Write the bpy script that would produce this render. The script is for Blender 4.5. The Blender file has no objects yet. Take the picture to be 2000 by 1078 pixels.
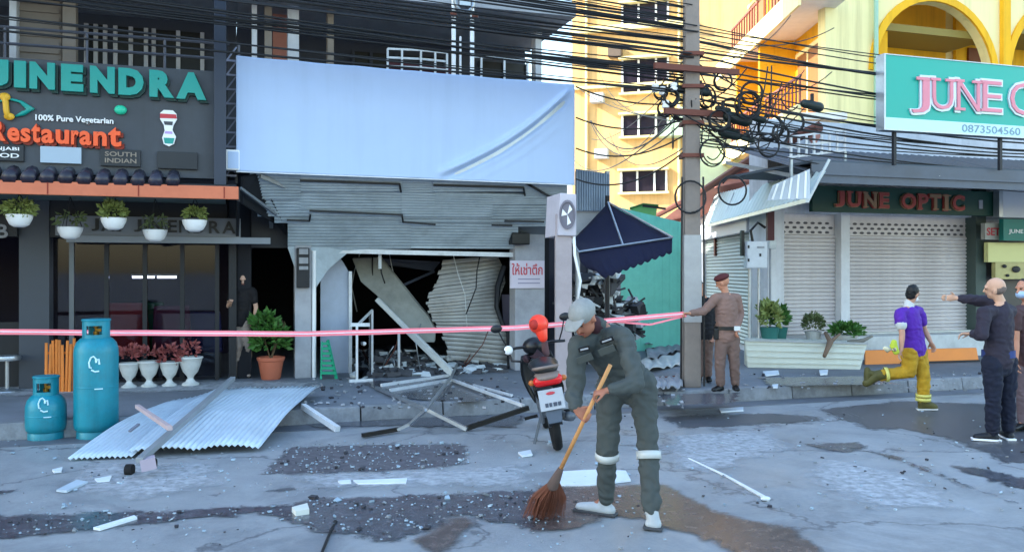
import bpy, bmesh, math, random
from mathutils import Vector, Matrix, noise
R = math.radians
random.seed(7)
sc = bpy.context.scene
col = sc.collection

# ------------------------------------------------------------------ camera
HC, FPX, CX, CY = 1.78, 1700.0, 1000.0, 530.0
cam_d = bpy.data.cameras.new('camera')
cam = bpy.data.objects.new('camera', cam_d)
col.objects.link(cam)
cam.location = (0, 0, HC)
cam.rotation_euler = (R(90), 0, 0)
cam_d.sensor_width = 36
cam_d.lens = 36 * FPX / 2000
cam_d.shift_y = -9 / 2000
cam_d.clip_end = 3000
sc.camera = cam

# ------------------------------------------------------------------ sky, sun, exposure
SUN_AZ, SUN_EL = -91.0, 30.0          # degrees; azimuth from +Y clockwise
w = bpy.data.worlds.new('World')
sc.world = w
w.use_nodes = True
nt = w.node_tree
sky = nt.nodes.new('ShaderNodeTexSky')
sky.sky_type = 'NISHITA'
sky.sun_disc = False
sky.sun_elevation = R(SUN_EL)
sky.sun_rotation = R(SUN_AZ)
sky.air_density = 1.6
sky.dust_density = 1.0
sky.ozone_density = 3.0
bg = nt.nodes['Background']
bg.inputs['Strength'].default_value = 0.15
nt.links.new(sky.outputs[0], bg.inputs['Color'])
sun_d = bpy.data.lights.new('sun', 'SUN')
sun_d.energy = 3.0
sun_d.angle = R(0.5)
sun_d.color = (1.0, 0.93, 0.82)
sun = bpy.data.objects.new('sun', sun_d)
col.objects.link(sun)
sdir = Vector((math.sin(R(SUN_AZ)) * math.cos(R(SUN_EL)), math.cos(R(SUN_AZ)) * math.cos(R(SUN_EL)), math.sin(R(SUN_EL))))
sun.rotation_euler = sdir.to_track_quat('Z', 'Y').to_euler()
sun.location = (-30, 0, 40)
vs = sc.view_settings
vs.view_transform = 'Standard'
vs.look = 'None'
vs.gamma = 1
vs.use_curve_mapping = False
vs.exposure = 2.2

# ------------------------------------------------------------------ coordinates
A = R(18)                              # the shop row runs away to the right by 18 degrees
CA, SA = math.cos(A), math.sin(A)
P0 = Vector((-3.12, 13.27, 0))
SW = 0.18                              # pavement height
def W(px, py, Y): return Vector(((px - CX) / FPX * Y, Y, HC - (py - CY) / FPX * Y))
def G(px, py, z=0.0):
    Y = (HC - z) * FPX / (py - CY)
    return Vector(((px - CX) / FPX * Y, Y, z))
def F(u, v, z=0.0): return Vector((P0.x + CA * u + SA * v, P0.y + SA * u - CA * v, z))
def fu(px, v):
    a, b, k = P0.x + SA * v, P0.y - CA * v, (px - CX) / FPX
    return (k * b - a) / (CA - k * SA)
def fz(px, py, v):
    Y = P0.y - CA * v + SA * fu(px, v)
    return HC - (py - CY) / FPX * Y
def fp(px, py, v): return Vector((fu(px, v), v, fz(px, py, v)))     # facade coordinates (u, v, z)
def rnd(a, b): return random.uniform(a, b)

# ------------------------------------------------------------------ materials
def lin(h):
    r = []
    for i in (0, 2, 4):
        c = int(h[i:i + 2], 16) / 255
        r.append(c / 12.92 if c <= 0.04045 else ((c + 0.055) / 1.055) ** 2.4)
    return tuple(r)
MATS = {}
def mat(name, colr, rough=0.6, metal=0.0, var=0.15, scale=4.0, bump=0.0, bscale=40.0, dirt=0.0, dirtcol=None, spec=0.4, streak=0.0, rand=0.0):
    if name in MATS: return MATS[name]
    if isinstance(colr, str): colr = lin(colr)
    m = bpy.data.materials.new(name); m.use_nodes = True
    t = m.node_tree; L = t.links; N = t.nodes
    p = N['Principled BSDF']
    p.inputs['Metallic'].default_value = metal
    p.inputs['Specular IOR Level'].default_value = spec
    tc = N.new('ShaderNodeTexCoord')
    n1 = N.new('ShaderNodeTexNoise'); n1.inputs['Scale'].default_value = scale; n1.inputs['Detail'].default_value = 8; n1.inputs['Roughness'].default_value = 0.65
    L.new(tc.outputs['Object'], n1.inputs['Vector'])
    mx = N.new('ShaderNodeMix'); mx.data_type = 'RGBA'
    mx.inputs['A'].default_value = tuple(c * (1 - var) for c in colr) + (1,)
    mx.inputs['B'].default_value = tuple(min(1, c * (1 + var)) for c in colr) + (1,)
    L.new(n1.outputs['Fac'], mx.inputs['Factor'])
    out = mx.outputs['Result']
    if dirt > 0:
        n2 = N.new('ShaderNodeTexNoise'); n2.inputs['Scale'].default_value = scale * 0.45; n2.inputs['Detail'].default_value = 10; n2.inputs['Roughness'].default_value = 0.75
        L.new(tc.outputs['Object'], n2.inputs['Vector'])
        rp = N.new('ShaderNodeValToRGB'); rp.color_ramp.elements[0].position = 0.42; rp.color_ramp.elements[1].position = 0.72
        L.new(n2.outputs['Fac'], rp.inputs['Fac'])
        ml = N.new('ShaderNodeMath'); ml.operation = 'MULTIPLY'; ml.inputs[1].default_value = dirt
        L.new(rp.outputs['Color'], ml.inputs[0])
        m2 = N.new('ShaderNodeMix'); m2.data_type = 'RGBA'
        dc = dirtcol or (0.06, 0.055, 0.05)
        if isinstance(dc, str): dc = lin(dc)
        m2.inputs['B'].default_value = dc + (1,)
        L.new(out, m2.inputs['A']); L.new(ml.outputs[0], m2.inputs['Factor']); out = m2.outputs['Result']
    if streak > 0:
        mp = N.new('ShaderNodeMapping'); mp.inputs['Scale'].default_value = (3.2, 3.2, 0.16)
        L.new(tc.outputs['Object'], mp.inputs['Vector'])
        n5 = N.new('ShaderNodeTexNoise'); n5.inputs['Scale'].default_value = 1.0; n5.inputs['Detail'].default_value = 9; n5.inputs['Roughness'].default_value = 0.72
        L.new(mp.outputs[0], n5.inputs['Vector'])
        r5 = N.new('ShaderNodeMapRange'); r5.inputs['From Min'].default_value = 0.48; r5.inputs['From Max'].default_value = 0.78; r5.inputs['To Max'].default_value = streak
        L.new(n5.outputs['Fac'], r5.inputs['Value'])
        m5 = N.new('ShaderNodeMix'); m5.data_type = 'RGBA'; m5.blend_type = 'MULTIPLY'; m5.inputs['B'].default_value = (0.34, 0.31, 0.28, 1)
        L.new(out, m5.inputs['A']); L.new(r5.outputs[0], m5.inputs['Factor']); out = m5.outputs['Result']
    if rand > 0:
        oi = N.new('ShaderNodeObjectInfo')
        hs = N.new('ShaderNodeHueSaturation')
        mr = N.new('ShaderNodeMapRange'); mr.inputs['To Min'].default_value = 1 - rand; mr.inputs['To Max'].default_value = 1 + rand
        L.new(oi.outputs['Random'], mr.inputs['Value']); L.new(mr.outputs[0], hs.inputs['Value']); L.new(out, hs.inputs['Color']); out = hs.outputs['Color']
    L.new(out, p.inputs['Base Color'])
    rr = N.new('ShaderNodeMapRange'); rr.inputs['To Min'].default_value = max(0.02, rough - 0.12); rr.inputs['To Max'].default_value = min(1, rough + 0.12)
    L.new(n1.outputs['Fac'], rr.inputs['Value']); L.new(rr.outputs[0], p.inputs['Roughness'])
    if bump > 0:
        n3 = N.new('ShaderNodeTexNoise'); n3.inputs['Scale'].default_value = bscale; n3.inputs['Detail'].default_value = 6
        L.new(tc.outputs['Object'], n3.inputs['Vector'])
        b = N.new('ShaderNodeBump'); b.inputs['Strength'].default_value = bump; b.inputs['Distance'].default_value = 0.02
        L.new(n3.outputs['Fac'], b.inputs['Height']); L.new(b.outputs[0], p.inputs['Normal'])
    MATS[name] = m
    return m
def emit(name, colr, s):
    if name in MATS: return MATS[name]
    m = bpy.data.materials.new(name); m.use_nodes = True
    p = m.node_tree.nodes['Principled BSDF']
    p.inputs['Base Color'].default_value = lin(colr) + (1,)
    p.inputs['Emission Color'].default_value = lin(colr) + (1,)
    p.inputs['Emission Strength'].default_value = s
    MATS[name] = m
    return m
def glass(name, tint, fac=0.12):
    m = bpy.data.materials.new(name); m.use_nodes = True
    t = m.node_tree; N = t.nodes; L = t.links
    N.remove(N['Principled BSDF'])
    tr = N.new('ShaderNodeBsdfTransparent'); tr.inputs[0].default_value = tint + (1,)
    gl = N.new('ShaderNodeBsdfGlossy'); gl.inputs['Roughness'].default_value = 0.04; gl.inputs['Color'].default_value = (0.4, 0.42, 0.46, 1)
    fr = N.new('ShaderNodeFresnel'); fr.inputs['IOR'].default_value = 1.5
    mx = N.new('ShaderNodeMixShader')
    L.new(fr.outputs[0], mx.inputs['Fac']); L.new(tr.outputs[0], mx.inputs[1]); L.new(gl.outputs[0], mx.inputs[2])
    L.new(mx.outputs[0], N['Material Output'].inputs['Surface'])
    MATS[name] = m
    return m

# ------------------------------------------------------------------ mesh builder
class MB:
    def __init__(s): s.v = []; s.f = []; s.m = []; s.mi = 0
    def add(s, vs_, fs):
        n = len(s.v); s.v += [Vector(p) for p in vs_]
        for f in fs: s.f.append([i + n for i in f]); s.m.append(s.mi)
        return s
    def hexa(s, p):        # 8 corners: bottom 4 ccw, top 4 ccw
        return s.add(p, [(3, 2, 1, 0), (4, 5, 6, 7), (0, 1, 5, 4), (1, 2, 6, 5), (2, 3, 7, 6), (3, 0, 4, 7)])
    def box(s, a, b):
        (x0, y0, z0), (x1, y1, z1) = a, b
        return s.hexa([(x0, y0, z0), (x1, y0, z0), (x1, y1, z0), (x0, y1, z0), (x0, y0, z1), (x1, y0, z1), (x1, y1, z1), (x0, y1, z1)])
    def beam(s, p0, p1, w_, h, up=(0, 0, 1), taper=1.0):
        p0 = Vector(p0); p1 = Vector(p1); t = (p1 - p0).normalized(); up = Vector(up)
        x = t.cross(up)
        if x.length < 1e-4: x = t.cross(Vector((1, 0, 0)))
        x.normalize(); y = x.cross(t)
        q = []
        for p, k in ((p0, 1), (p1, taper)):
            for a, b in ((-1, -1), (1, -1), (1, 1), (-1, 1)): q.append(p + x * (a * w_ / 2 * k) + y * (b * h / 2 * k))
        return s.hexa(q)
    def slab(s, pts, d):    # polygon extruded by vector d
        d = Vector(d); n = len(pts); pts = [Vector(p) for p in pts]
        return s.add(pts + [p + d for p in pts], [tuple(range(n)), tuple(range(2 * n - 1, n - 1, -1))] + [(i, (i + 1) % n, (i + 1) % n + n, i + n) for i in range(n)])
    def tube(s, pts, r, n=8, closed=False, cap=True):
        pts = [Vector(p) for p in pts]; k = len(pts)
        rs = r if isinstance(r, (list, tuple)) else [r] * k
        vv = []; prev = None
        for i, p in enumerate(pts):
            if closed: t = pts[(i + 1) % k] - pts[i - 1]
            else: t = pts[min(i + 1, k - 1)] - pts[max(i - 1, 0)]
            t.normalize()
            x = (prev - t * prev.dot(t)) if prev is not None else t.cross(Vector((0, 0, 1)))
            if x.length < 1e-3: x = t.cross(Vector((0.3, 1, 0.1)))
            x.normalize(); prev = x; y = t.cross(x)
            for j in range(n):
                a = 2 * math.pi * j / n
                vv.append(p + (x * math.cos(a) + y * math.sin(a)) * rs[i])
        ff = []
        for i in range(k if closed else k - 1):
            for j in range(n):
                ff.append((i * n + j, i * n + (j + 1) % n, ((i + 1) % k) * n + (j + 1) % n, ((i + 1) % k) * n + j))
        if cap and not closed: ff += [tuple(range(n - 1, -1, -1)), tuple(range((k - 1) * n, k * n))]
        return s.add(vv, ff)
    def lathe(s, prof, c=(0, 0, 0), n=24, sx=1.0, sy=1.0):
        c = Vector(c); vv = []; k = len(prof)
        for r, z in prof:
            for j in range(n):
                a = 2 * math.pi * j / n
                vv.append(c + Vector((r * math.cos(a) * sx, r * math.sin(a) * sy, z)))
        ff = [(i * n + j, i * n + (j + 1) % n, (i + 1) * n + (j + 1) % n, (i + 1) * n + j) for i in range(k - 1) for j in range(n)]
        ff += [tuple(range(n - 1, -1, -1)), tuple(range((k - 1) * n, k * n))]
        return s.add(vv, ff)
    def ell(s, c, r, n=14, k=8, M=None):
        c = Vector(c); vv = []
        for i in range(k + 1):
            ph = math.pi * i / k
            for j in range(n):
                a = 2 * math.pi * j / n
                q = Vector((r[0] * math.sin(ph) * math.cos(a), r[1] * math.sin(ph) * math.sin(a), r[2] * math.cos(ph)))
                vv.append(c + ((M @ q) if M else q))
        return s.add(vv, [(i * n + j, i * n + (j + 1) % n, (i + 1) * n + (j + 1) % n, (i + 1) * n + j) for i in range(k) for j in range(n)])
    def limb(s, pts, rads, side=(1, 0, 0), n=12):
        pts = [Vector(p) for p in pts]; side = Vector(side)
        rads = [(r, r) if not isinstance(r, tuple) else r for r in rads]
        k = len(pts); rings = []
        for i, p in enumerate(pts):
            t = (pts[min(i + 1, k - 1)] - pts[max(i - 1, 0)]).normalized()
            x = side - t * side.dot(t)
            if x.length < 1e-3: x = t.orthogonal()
            x.normalize(); y = t.cross(x); rings.append((p, t, x, y, rads[i]))
        full = []
        p, t, x, y, (a, b) = rings[0]; m_ = min(a, b)
        for q in (80, 55, 28): full.append((p - t * m_ * math.sin(R(q)), x, y, a * math.cos(R(q)), b * math.cos(R(q))))
        for p, t, x, y, (a, b) in rings: full.append((p, x, y, a, b))
        p, t, x, y, (a, b) = rings[-1]; m_ = min(a, b)
        for q in (28, 55, 80): full.append((p + t * m_ * math.sin(R(q)), x, y, a * math.cos(R(q)), b * math.cos(R(q))))
        vv = []
        for p, x, y, a, b in full:
            for j in range(n):
                an = 2 * math.pi * j / n
                vv.append(p + x * (a * math.cos(an)) + y * (b * math.sin(an)))
        k = len(full)
        ff = [(i * n + j, i * n + (j + 1) % n, (i + 1) * n + (j + 1) % n, (i + 1) * n + j) for i in range(k - 1) for j in range(n)]
        ff += [tuple(range(n - 1, -1, -1)), tuple(range((k - 1) * n, k * n))]
        return s.add(vv, ff)
    def grid(s, fn, nu, nv):
        vv = [fn(i / nu, j / nv) for j in range(nv + 1) for i in range(nu + 1)]
        return s.add(vv, [(j * (nu + 1) + i, j * (nu + 1) + i + 1, (j + 1) * (nu + 1) + i + 1, (j + 1) * (nu + 1) + i) for j in range(nv) for i in range(nu)])
    def mesh(s, name, mats, tf=None, smooth=False, bevel=0.0, solid=0.0):
        me = bpy.data.meshes.new(name)
        me.from_pydata([tf(p) if tf else p for p in s.v], [], s.f)
        if not isinstance(mats, (list, tuple)): mats = [mats]
        for m in mats: me.materials.append(m)
        me.polygons.foreach_set('material_index', s.m)
        bm = bmesh.new(); bm.from_mesh(me)
        bmesh.ops.recalc_face_normals(bm, faces=bm.faces)
        if solid:
            bmesh.ops.solidify(bm, geom=list(bm.faces), thickness=solid)
        if bevel:
            es = [e for e in bm.edges if len(e.link_faces) == 2 and e.calc_face_angle(0) > 0.6]
            bmesh.ops.bevel(bm, geom=es, offset=bevel, segments=2, affect='EDGES', profile=0.6, clamp_overlap=True)
        if smooth:
            for f in bm.faces: f.smooth = True
            if smooth is not True:
                for e in bm.edges:
                    if len(e.link_faces) == 2 and e.calc_face_angle(0) > R(smooth): e.smooth = False
        bm.to_mesh(me); bm.free()
        return me

# ------------------------------------------------------------------ things and parts
class T:
    """a thing: an Empty with a mapping from the coordinates its parts are written in to its own local ones"""
    def __init__(s, obj, tf): s.o = obj; s.tf = tf
    def part(s, name, mb, mats, parent=None, label=None, kind=None, **kw):
        me = mb.mesh(name, mats, s.tf, **kw)
        o = bpy.data.objects.new(name, me); col.objects.link(o)
        o.parent = parent if parent is not None else s.o
        if label: o['label'] = label
        if kind: o['kind'] = kind
        return o
    def again(s, o, d, parent=None):           # an alike piece, shifted by d in the thing's written coordinates
        c = o.copy(); col.objects.link(c)
        c.parent = parent if parent is not None else o.parent
        z = s.tf(Vector((0, 0, 0)))
        c.location = s.tf(Vector(d)) - z
        return c
def tag(o, label, cat, group=None, kind=None):
    if label: o['label'] = label
    if cat: o['category'] = cat
    if group: o['group'] = group
    if kind: o['kind'] = kind
    return o
def thing(name, label, cat, loc, group=None, rz=0.0):
    o = bpy.data.objects.new(name, None); col.objects.link(o)
    o.empty_display_size = 0.2
    loc = Vector(loc); o.location = loc; o.rotation_euler = (0, 0, rz)
    tag(o, label, cat, group)
    return T(o, (lambda p, l=loc: Vector(p) - l))
def lthing(name, label, cat, loc, rz=0.0, group=None, rot=None):      # parts written in the thing's own coordinates
    o = bpy.data.objects.new(name, None); col.objects.link(o)
    o.empty_display_size = 0.2
    o.location = loc; o.rotation_euler = rot if rot else (0, 0, rz)
    tag(o, label, cat, group)
    return T(o, (lambda p: Vector(p)))
def fthing(name, label, cat, u, v, z, group=None, kind=None):         # parts written in facade coordinates u, v, z
    o = bpy.data.objects.new(name, None); col.objects.link(o)
    o.empty_display_size = 0.2
    o.location = F(u, v, z); o.rotation_euler = (0, 0, A)
    tag(o, label, cat, group, kind)
    return T(o, (lambda p: Vector((p[0] - u, -(p[1] - v), p[2] - z))))
def struct(name, mb, mats, **kw):
    o = bpy.data.objects.new(name, mb.mesh(name, mats, **kw)); col.objects.link(o)
    o['kind'] = 'structure'
    return o
def FW(p): return F(p[0], p[1], p[2])
def one(name, label, cat, mb, mats, loc, group=None, kind=None, **kw):  # a thing that is one mesh, world coordinates
    loc = Vector(loc)
    o = bpy.data.objects.new(name, mb.mesh(name, mats, (lambda p: Vector(p) - loc), **kw)); col.objects.link(o)
    o.location = loc
    return tag(o, label, cat, group, kind)
def txt_mesh(t, bold=0.0, ext=0.02):
    cu = bpy.data.curves.new('txt', 'FONT'); cu.body = t; cu.size = 1.0; cu.extrude = ext; cu.offset = bold; cu.resolution_u = 3
    o = bpy.data.objects.new('txt', cu); col.objects.link(o)
    dg = bpy.context.evaluated_depsgraph_get()
    me = bpy.data.meshes.new_from_object(o.evaluated_get(dg))
    bpy.data.objects.remove(o); bpy.data.curves.remove(cu)
    return me
def lettering(th, t, u0, u1, z0, z1, v, depth, m, bold=0.0, name='letter', parent=None, shear=0.0, slope=0.0, narrow=1.0):
    """one text fitted into a box on the facade; slope tilts it as a drawn line"""
    me = txt_mesh(t, bold, 0.5)
    xs = [p.co.x for p in me.vertices]; ys = [p.co.y for p in me.vertices]
    x0, x1, y0, y1 = min(xs), max(xs), min(ys), max(ys)
    for p in me.vertices:
        a = (p.co.x - x0) / (x1 - x0); b = (p.co.y - y0) / (y1 - y0)
        q = (u0 + (u1 - u0) * (a + shear * (b - 0.5)), v + (p.co.z + 0.5) * depth, z0 + (z1 - z0) * b + slope * a)
        p.co = th.tf(Vector(q))
    me.materials.clear(); me.materials.append(m)
    bm = bmesh.new(); bm.from_mesh(me); bmesh.ops.recalc_face_normals(bm, faces=bm.faces); bm.to_mesh(me); bm.free()
    o = bpy.data.objects.new(name, me); col.objects.link(o); o.parent = parent if parent is not None else th.o
    return o
# ------------------------------------------------------------------ materials used
M_road = None
concrete = mat('concrete', '8f9298', 0.8, var=0.25, scale=3, bump=0.25, bscale=30, dirt=0.5, dirtcol=(0.09, 0.09, 0.095))
kerbm = mat('kerb concrete', '83878c', 0.85, var=0.3, scale=5, bump=0.35, bscale=25, dirt=0.75, dirtcol=(0.05, 0.05, 0.055), rand=0.12)
plaster = mat('grey plaster', '9a9da3', 0.8, var=0.15, scale=2, bump=0.1, dirt=0.4, streak=0.4)
whitew = mat('white painted wall', 'd5d6da', 0.75, var=0.08, scale=2.5, dirt=0.35, dirtcol='77767a', streak=0.45)
darkpan = mat('charcoal sign panel', '3a3f47', 0.5, var=0.2, scale=2, dirt=0.4, dirtcol='535963', streak=0.35)
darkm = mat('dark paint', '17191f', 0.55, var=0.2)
black = mat('black plastic', '0b0c0e', 0.45, var=0.2)
rubber = mat('rubber', '0e0f11', 0.85, var=0.2, bump=0.2)
steel = mat('galvanised steel', 'a9b0b7', 0.38, 0.75, var=0.18, scale=7, dirt=0.35, dirtcol='5f6062')
whitesteel = mat('white painted steel', 'd4d8dc', 0.45, 0.1, var=0.1, scale=9, dirt=0.4, dirtcol='6d6a66')
teal_l = mat('teal letter acrylic', '0b8f86', 0.35, var=0.1, scale=5)
teal_d = mat('dark teal edge', '05322f', 0.5)
orange_l = mat('orange letter acrylic', 'ee5a28', 0.4, var=0.1)
orange_d = mat('deep orange edge', '7e2109', 0.5)
orange_f = mat('orange fascia paint', 'c9704f', 0.6, var=0.12, scale=6, dirt=0.25, dirtcol='8a3c28')
white = mat('white plastic', 'e6e7e8', 0.45, var=0.06)
whitedirty = mat('dirty white', 'c9cccb', 0.6, var=0.15, dirt=0.45, dirtcol='77786f')
cloth_banner = mat('white banner vinyl', 'abbfdd', 0.6, var=0.07, scale=1.6, streak=0.12)
soffit = mat('grey corrugated ceiling', 'a9b6be', 0.5, 0.1, var=0.25, scale=3, dirt=0.45, dirtcol='4d555c', rand=0.08)
glass_d = glass('dark tinted glass', (0.6, 0.62, 0.7))
glass_w = glass('window glass', (0.25, 0.28, 0.33))
wood = mat('bamboo', 'c8742f', 0.6, var=0.25, scale=12, rand=0.2)
terracotta = mat('terracotta', 'b9664b', 0.75, var=0.15, scale=6, dirt=0.3, dirtcol='7f584a')
leaf_g = mat('leaf green', '3f6a2c', 0.55, var=0.45, scale=14)
leaf_l = mat('leaf light green', '7f8c4e', 0.55, var=0.4, scale=14)
leaf_p = mat('pink leaf', '8f4a48', 0.55, var=0.4, scale=14)
leaf_d = mat('dry olive leaf', '5d6a44', 0.6, var=0.4, scale=14)
gas = mat('gas cylinder teal', '0f8598', 0.4, 0.1, var=0.25, scale=7, bump=0.08, bscale=30, dirt=0.75, dirtcol='2c6f7c', streak=0.4)
red = mat('red plastic', 'd21c20', 0.25, var=0.1)
redtxt = mat('red print', 'c0414a', 0.6)
yellowp = mat('yellow wall paint', 'f0b41c', 0.8, var=0.12, scale=1, dirt=0.2, dirtcol='a8741c', streak=0.5)
beigep = mat('beige wall paint', 'e2b878', 0.85, var=0.1, scale=0.8, dirt=0.35, dirtcol='b08a58', streak=0.55)
creamp = mat('cream wall paint', 'efe0a4', 0.8, var=0.06, scale=0.8, dirt=0.2, dirtcol='b8a980', streak=0.5)
pinkp = mat('pink wall paint', 'd6907e', 0.8, var=0.12, scale=1, dirt=0.3)
tanp = mat('tan wall paint', '8f8377', 0.8, var=0.15, scale=1.5, dirt=0.3)
tealw = mat('turquoise hoarding paint', '86e2c8', 0.55, var=0.12, scale=1.5, dirt=0.3, dirtcol='1d7060')
navy = mat('navy canvas', '0d1230', 0.85, var=0.3, scale=3, bump=0.3, bscale=60)
rust = mat('rusty steel', '6b3f34', 0.7, 0.3, var=0.3, scale=6)
brick_b = mat('brown brick', '3c4149', 0.8, var=0.3, scale=3)
shutterm = mat('roller shutter paint', 'd0cacb', 0.5, 0.1, var=0.1, scale=2, dirt=0.35, dirtcol='8c8588', rand=0.05, streak=0.25)
shutterg = mat('grey green shutter paint', '8f9a97', 0.5, 0.25, var=0.1, scale=2, rand=0.05)
june_g = mat('june green', '0aa08e', 0.4, var=0.05, scale=1)
june_dg = mat('dark green sign', '0b3d33', 0.5, var=0.15, scale=2)
pinkl = mat('pink letter', 'd77f8e', 0.45)
redl = mat('dull red letter', '9c3d36', 0.5, var=0.2)
goldl = mat('dull gold letter', '8f6e50', 0.5, var=0.2)
cable = mat('cable sheath', '141518', 0.6, var=0.3)
cablep = mat('pale conduit', 'c9c6c0', 0.6, var=0.15)
poleconc = mat('pole concrete', '857a72', 0.85, var=0.2, scale=3, bump=0.2, dirt=0.5, dirtcol='55514e')
awnw = mat('translucent awning', 'b3c2c2', 0.5, var=0.12, scale=2, dirt=0.3, dirtcol='8fb0a0')
rubble_m = mat('plaster rubble', 'b9bfc2', 0.8, var=0.35, scale=9, rand=0.3)
muddy = mat('rubble dark', '4a4a4e', 0.85, var=0.4, scale=8)
tapem = mat('barrier tape', 'f2808e', 0.5, var=0.03)

def road_material():
    m = bpy.data.materials.new('worn road concrete'); m.use_nodes = True
    t = m.node_tree; N = t.nodes; L = t.links; p = N['Principled BSDF']
    g = N.new('ShaderNodeNewGeometry')
    def nz(s, d=10, r=0.65, dist=0.0):
        n = N.new('ShaderNodeTexNoise'); n.inputs['Scale'].default_value = s; n.inputs['Detail'].default_value = d; n.inputs['Roughness'].default_value = r; n.inputs['Distortion'].default_value = dist
        L.new(g.outputs['Position'], n.inputs['Vector']); return n
    def ramp(src, a, b, ca=(0, 0, 0, 1), cb=(1, 1, 1, 1)):
        r = N.new('ShaderNodeValToRGB'); r.color_ramp.elements[0].position = a; r.color_ramp.elements[1].position = b
        r.color_ramp.elements[0].color = ca; r.color_ramp.elements[1].color = cb
        L.new(src, r.inputs['Fac']); return r
    def mix(a, b, f):
        x = N.new('ShaderNodeMix'); x.data_type = 'RGBA'
        if isinstance(a, tuple): x.inputs['A'].default_value = a
        else: L.new(a, x.inputs['A'])
        if isinstance(b, tuple): x.inputs['B'].default_value = b
        else: L.new(b, x.inputs['B'])
        L.new(f, x.inputs['Factor']); return x.outputs['Result']
    base = ramp(nz(0.9, 10, 0.7, 0.6).outputs['Fac'], 0.3, 0.7, (0.165, 0.18, 0.195, 1), (0.315, 0.33, 0.345, 1))
    fine = ramp(nz(28, 8, 0.7).outputs['Fac'], 0.3, 0.75)
    c1 = mix(base.outputs['Color'], (0.38, 0.39, 0.40, 1), N_mul(N, L, fine.outputs['Color'], 0.4))
    st = ramp(nz(0.55, 12, 0.72, 1.2).outputs['Fac'], 0.53, 0.62)
    c2 = mix(c1, (0.10, 0.105, 0.12, 1), N_mul(N, L, st.outputs['Color'], 0.38))
    vor = N.new('ShaderNodeTexVoronoi'); vor.feature = 'DISTANCE_TO_EDGE'; vor.inputs['Scale'].default_value = 0.42
    wn = nz(1.7, 6, 0.6)
    vm = N.new('ShaderNodeVectorMath'); vm.operation = 'MULTIPLY_ADD'; vm.inputs[1].default_value = (0.9, 0.9, 0.9)
    L.new(wn.outputs['Color'], vm.inputs[0]); L.new(g.outputs['Position'], vm.inputs[2]); L.new(vm.outputs[0], vor.inputs['Vector'])
    cr = ramp(vor.outputs['Distance'], 0.0, 0.012, (1, 1, 1, 1), (0, 0, 0, 1))
    c3 = mix(c2, (0.05, 0.05, 0.06, 1), N_mul(N, L, cr.outputs['Color'], 0.7))
    L.new(c3, p.inputs['Base Color'])
    rg = ramp(nz(0.8, 8, 0.6, 0.5).outputs['Fac'], 0.35, 0.65, (0.32, 0.32, 0.32, 1), (0.72, 0.72, 0.72, 1))
    L.new(rg.outputs['Color'], p.inputs['Roughness'])
    b = N.new('ShaderNodeBump'); b.inputs['Strength'].default_value = 0.35; b.inputs['Distance'].default_value = 0.012
    L.new(nz(45, 8, 0.75).outputs['Fac'], b.inputs['Height']); L.new(b.outputs[0], p.inputs['Normal'])
    return m
def N_mul(N, L, src, k):
    x = N.new('ShaderNodeMath'); x.operation = 'MULTIPLY'; x.inputs[1].default_value = k
    L.new(src, x.inputs[0]); return x.outputs[0]
M_road = road_material()

def stain_material(name, colr, rough, amp=0.35, scale=5.0, speck=0.0, cover=1.0, soft=0.05):
    """a thin film whose ragged outline comes from the distance to its drawn edge plus noise"""
    m = bpy.data.materials.new(name); m.use_nodes = True
    t = m.node_tree; N = t.nodes; L = t.links; p = N['Principled BSDF']
    g = N.new('ShaderNodeNewGeometry')
    at = N.new('ShaderNodeAttribute'); at.attribute_name = 'inside'
    n = N.new('ShaderNodeTexNoise'); n.inputs['Scale'].default_value = scale; n.inputs['Detail'].default_value = 12; n.inputs['Roughness'].default_value = 0.7; n.inputs['Distortion'].default_value = 0.5
    L.new(g.outputs['Position'], n.inputs['Vector'])
    ma = N.new('ShaderNodeMath'); ma.operation = 'MULTIPLY_ADD'; ma.inputs[1].default_value = amp * 2; ma.inputs[2].default_value = -amp
    L.new(n.outputs['Fac'], ma.inputs[0])
    ad = N.new('ShaderNodeMath'); ad.operation = 'ADD'; L.new(ma.outputs[0], ad.inputs[0]); L.new(at.outputs['Fac'], ad.inputs[1])
    mr = N.new('ShaderNodeMapRange'); mr.interpolation_type = 'SMOOTHSTEP'; mr.inputs['From Min'].default_value = -0.02; mr.inputs['From Max'].default_value = soft; mr.inputs['To Max'].default_value = cover
    L.new(ad.outputs[0], mr.inputs['Value'])
    L.new(mr.outputs[0], p.inputs['Alpha'])
    n2 = N.new('ShaderNodeTexNoise'); n2.inputs['Scale'].default_value = 13; n2.inputs['Detail'].default_value = 8; n2.inputs['Roughness'].default_value = 0.7
    L.new(g.outputs['Position'], n2.inputs['Vector'])
    rp = N.new('ShaderNodeValToRGB')
    rp.color_ramp.elements[0].position = 0.3; rp.color_ramp.elements[1].position = 0.75
    rp.color_ramp.elements[0].color = tuple(c * 0.5 for c in colr) + (1,); rp.color_ramp.elements[1].color = tuple(c * 1.75 + speck for c in colr) + (1,)
    L.new(n2.outputs['Fac'], rp.inputs['Fac']); L.new(rp.outputs['Color'], p.inputs['Base Color'])
    rr = N.new('ShaderNodeMapRange'); rr.inputs['To Min'].default_value = max(0.03, rough - 0.15); rr.inputs['To Max'].default_value = rough + 0.15
    L.new(n2.outputs['Fac'], rr.inputs['Value']); L.new(rr.outputs[0], p.inputs['Roughness'])
    b = N.new('ShaderNodeBump'); b.inputs['Strength'].default_value = 0.25; b.inputs['Distance'].default_value = 0.006
    L.new(n2.outputs['Fac'], b.inputs['Height']); L.new(b.outputs[0], p.inputs['Normal'])
    return m

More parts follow.
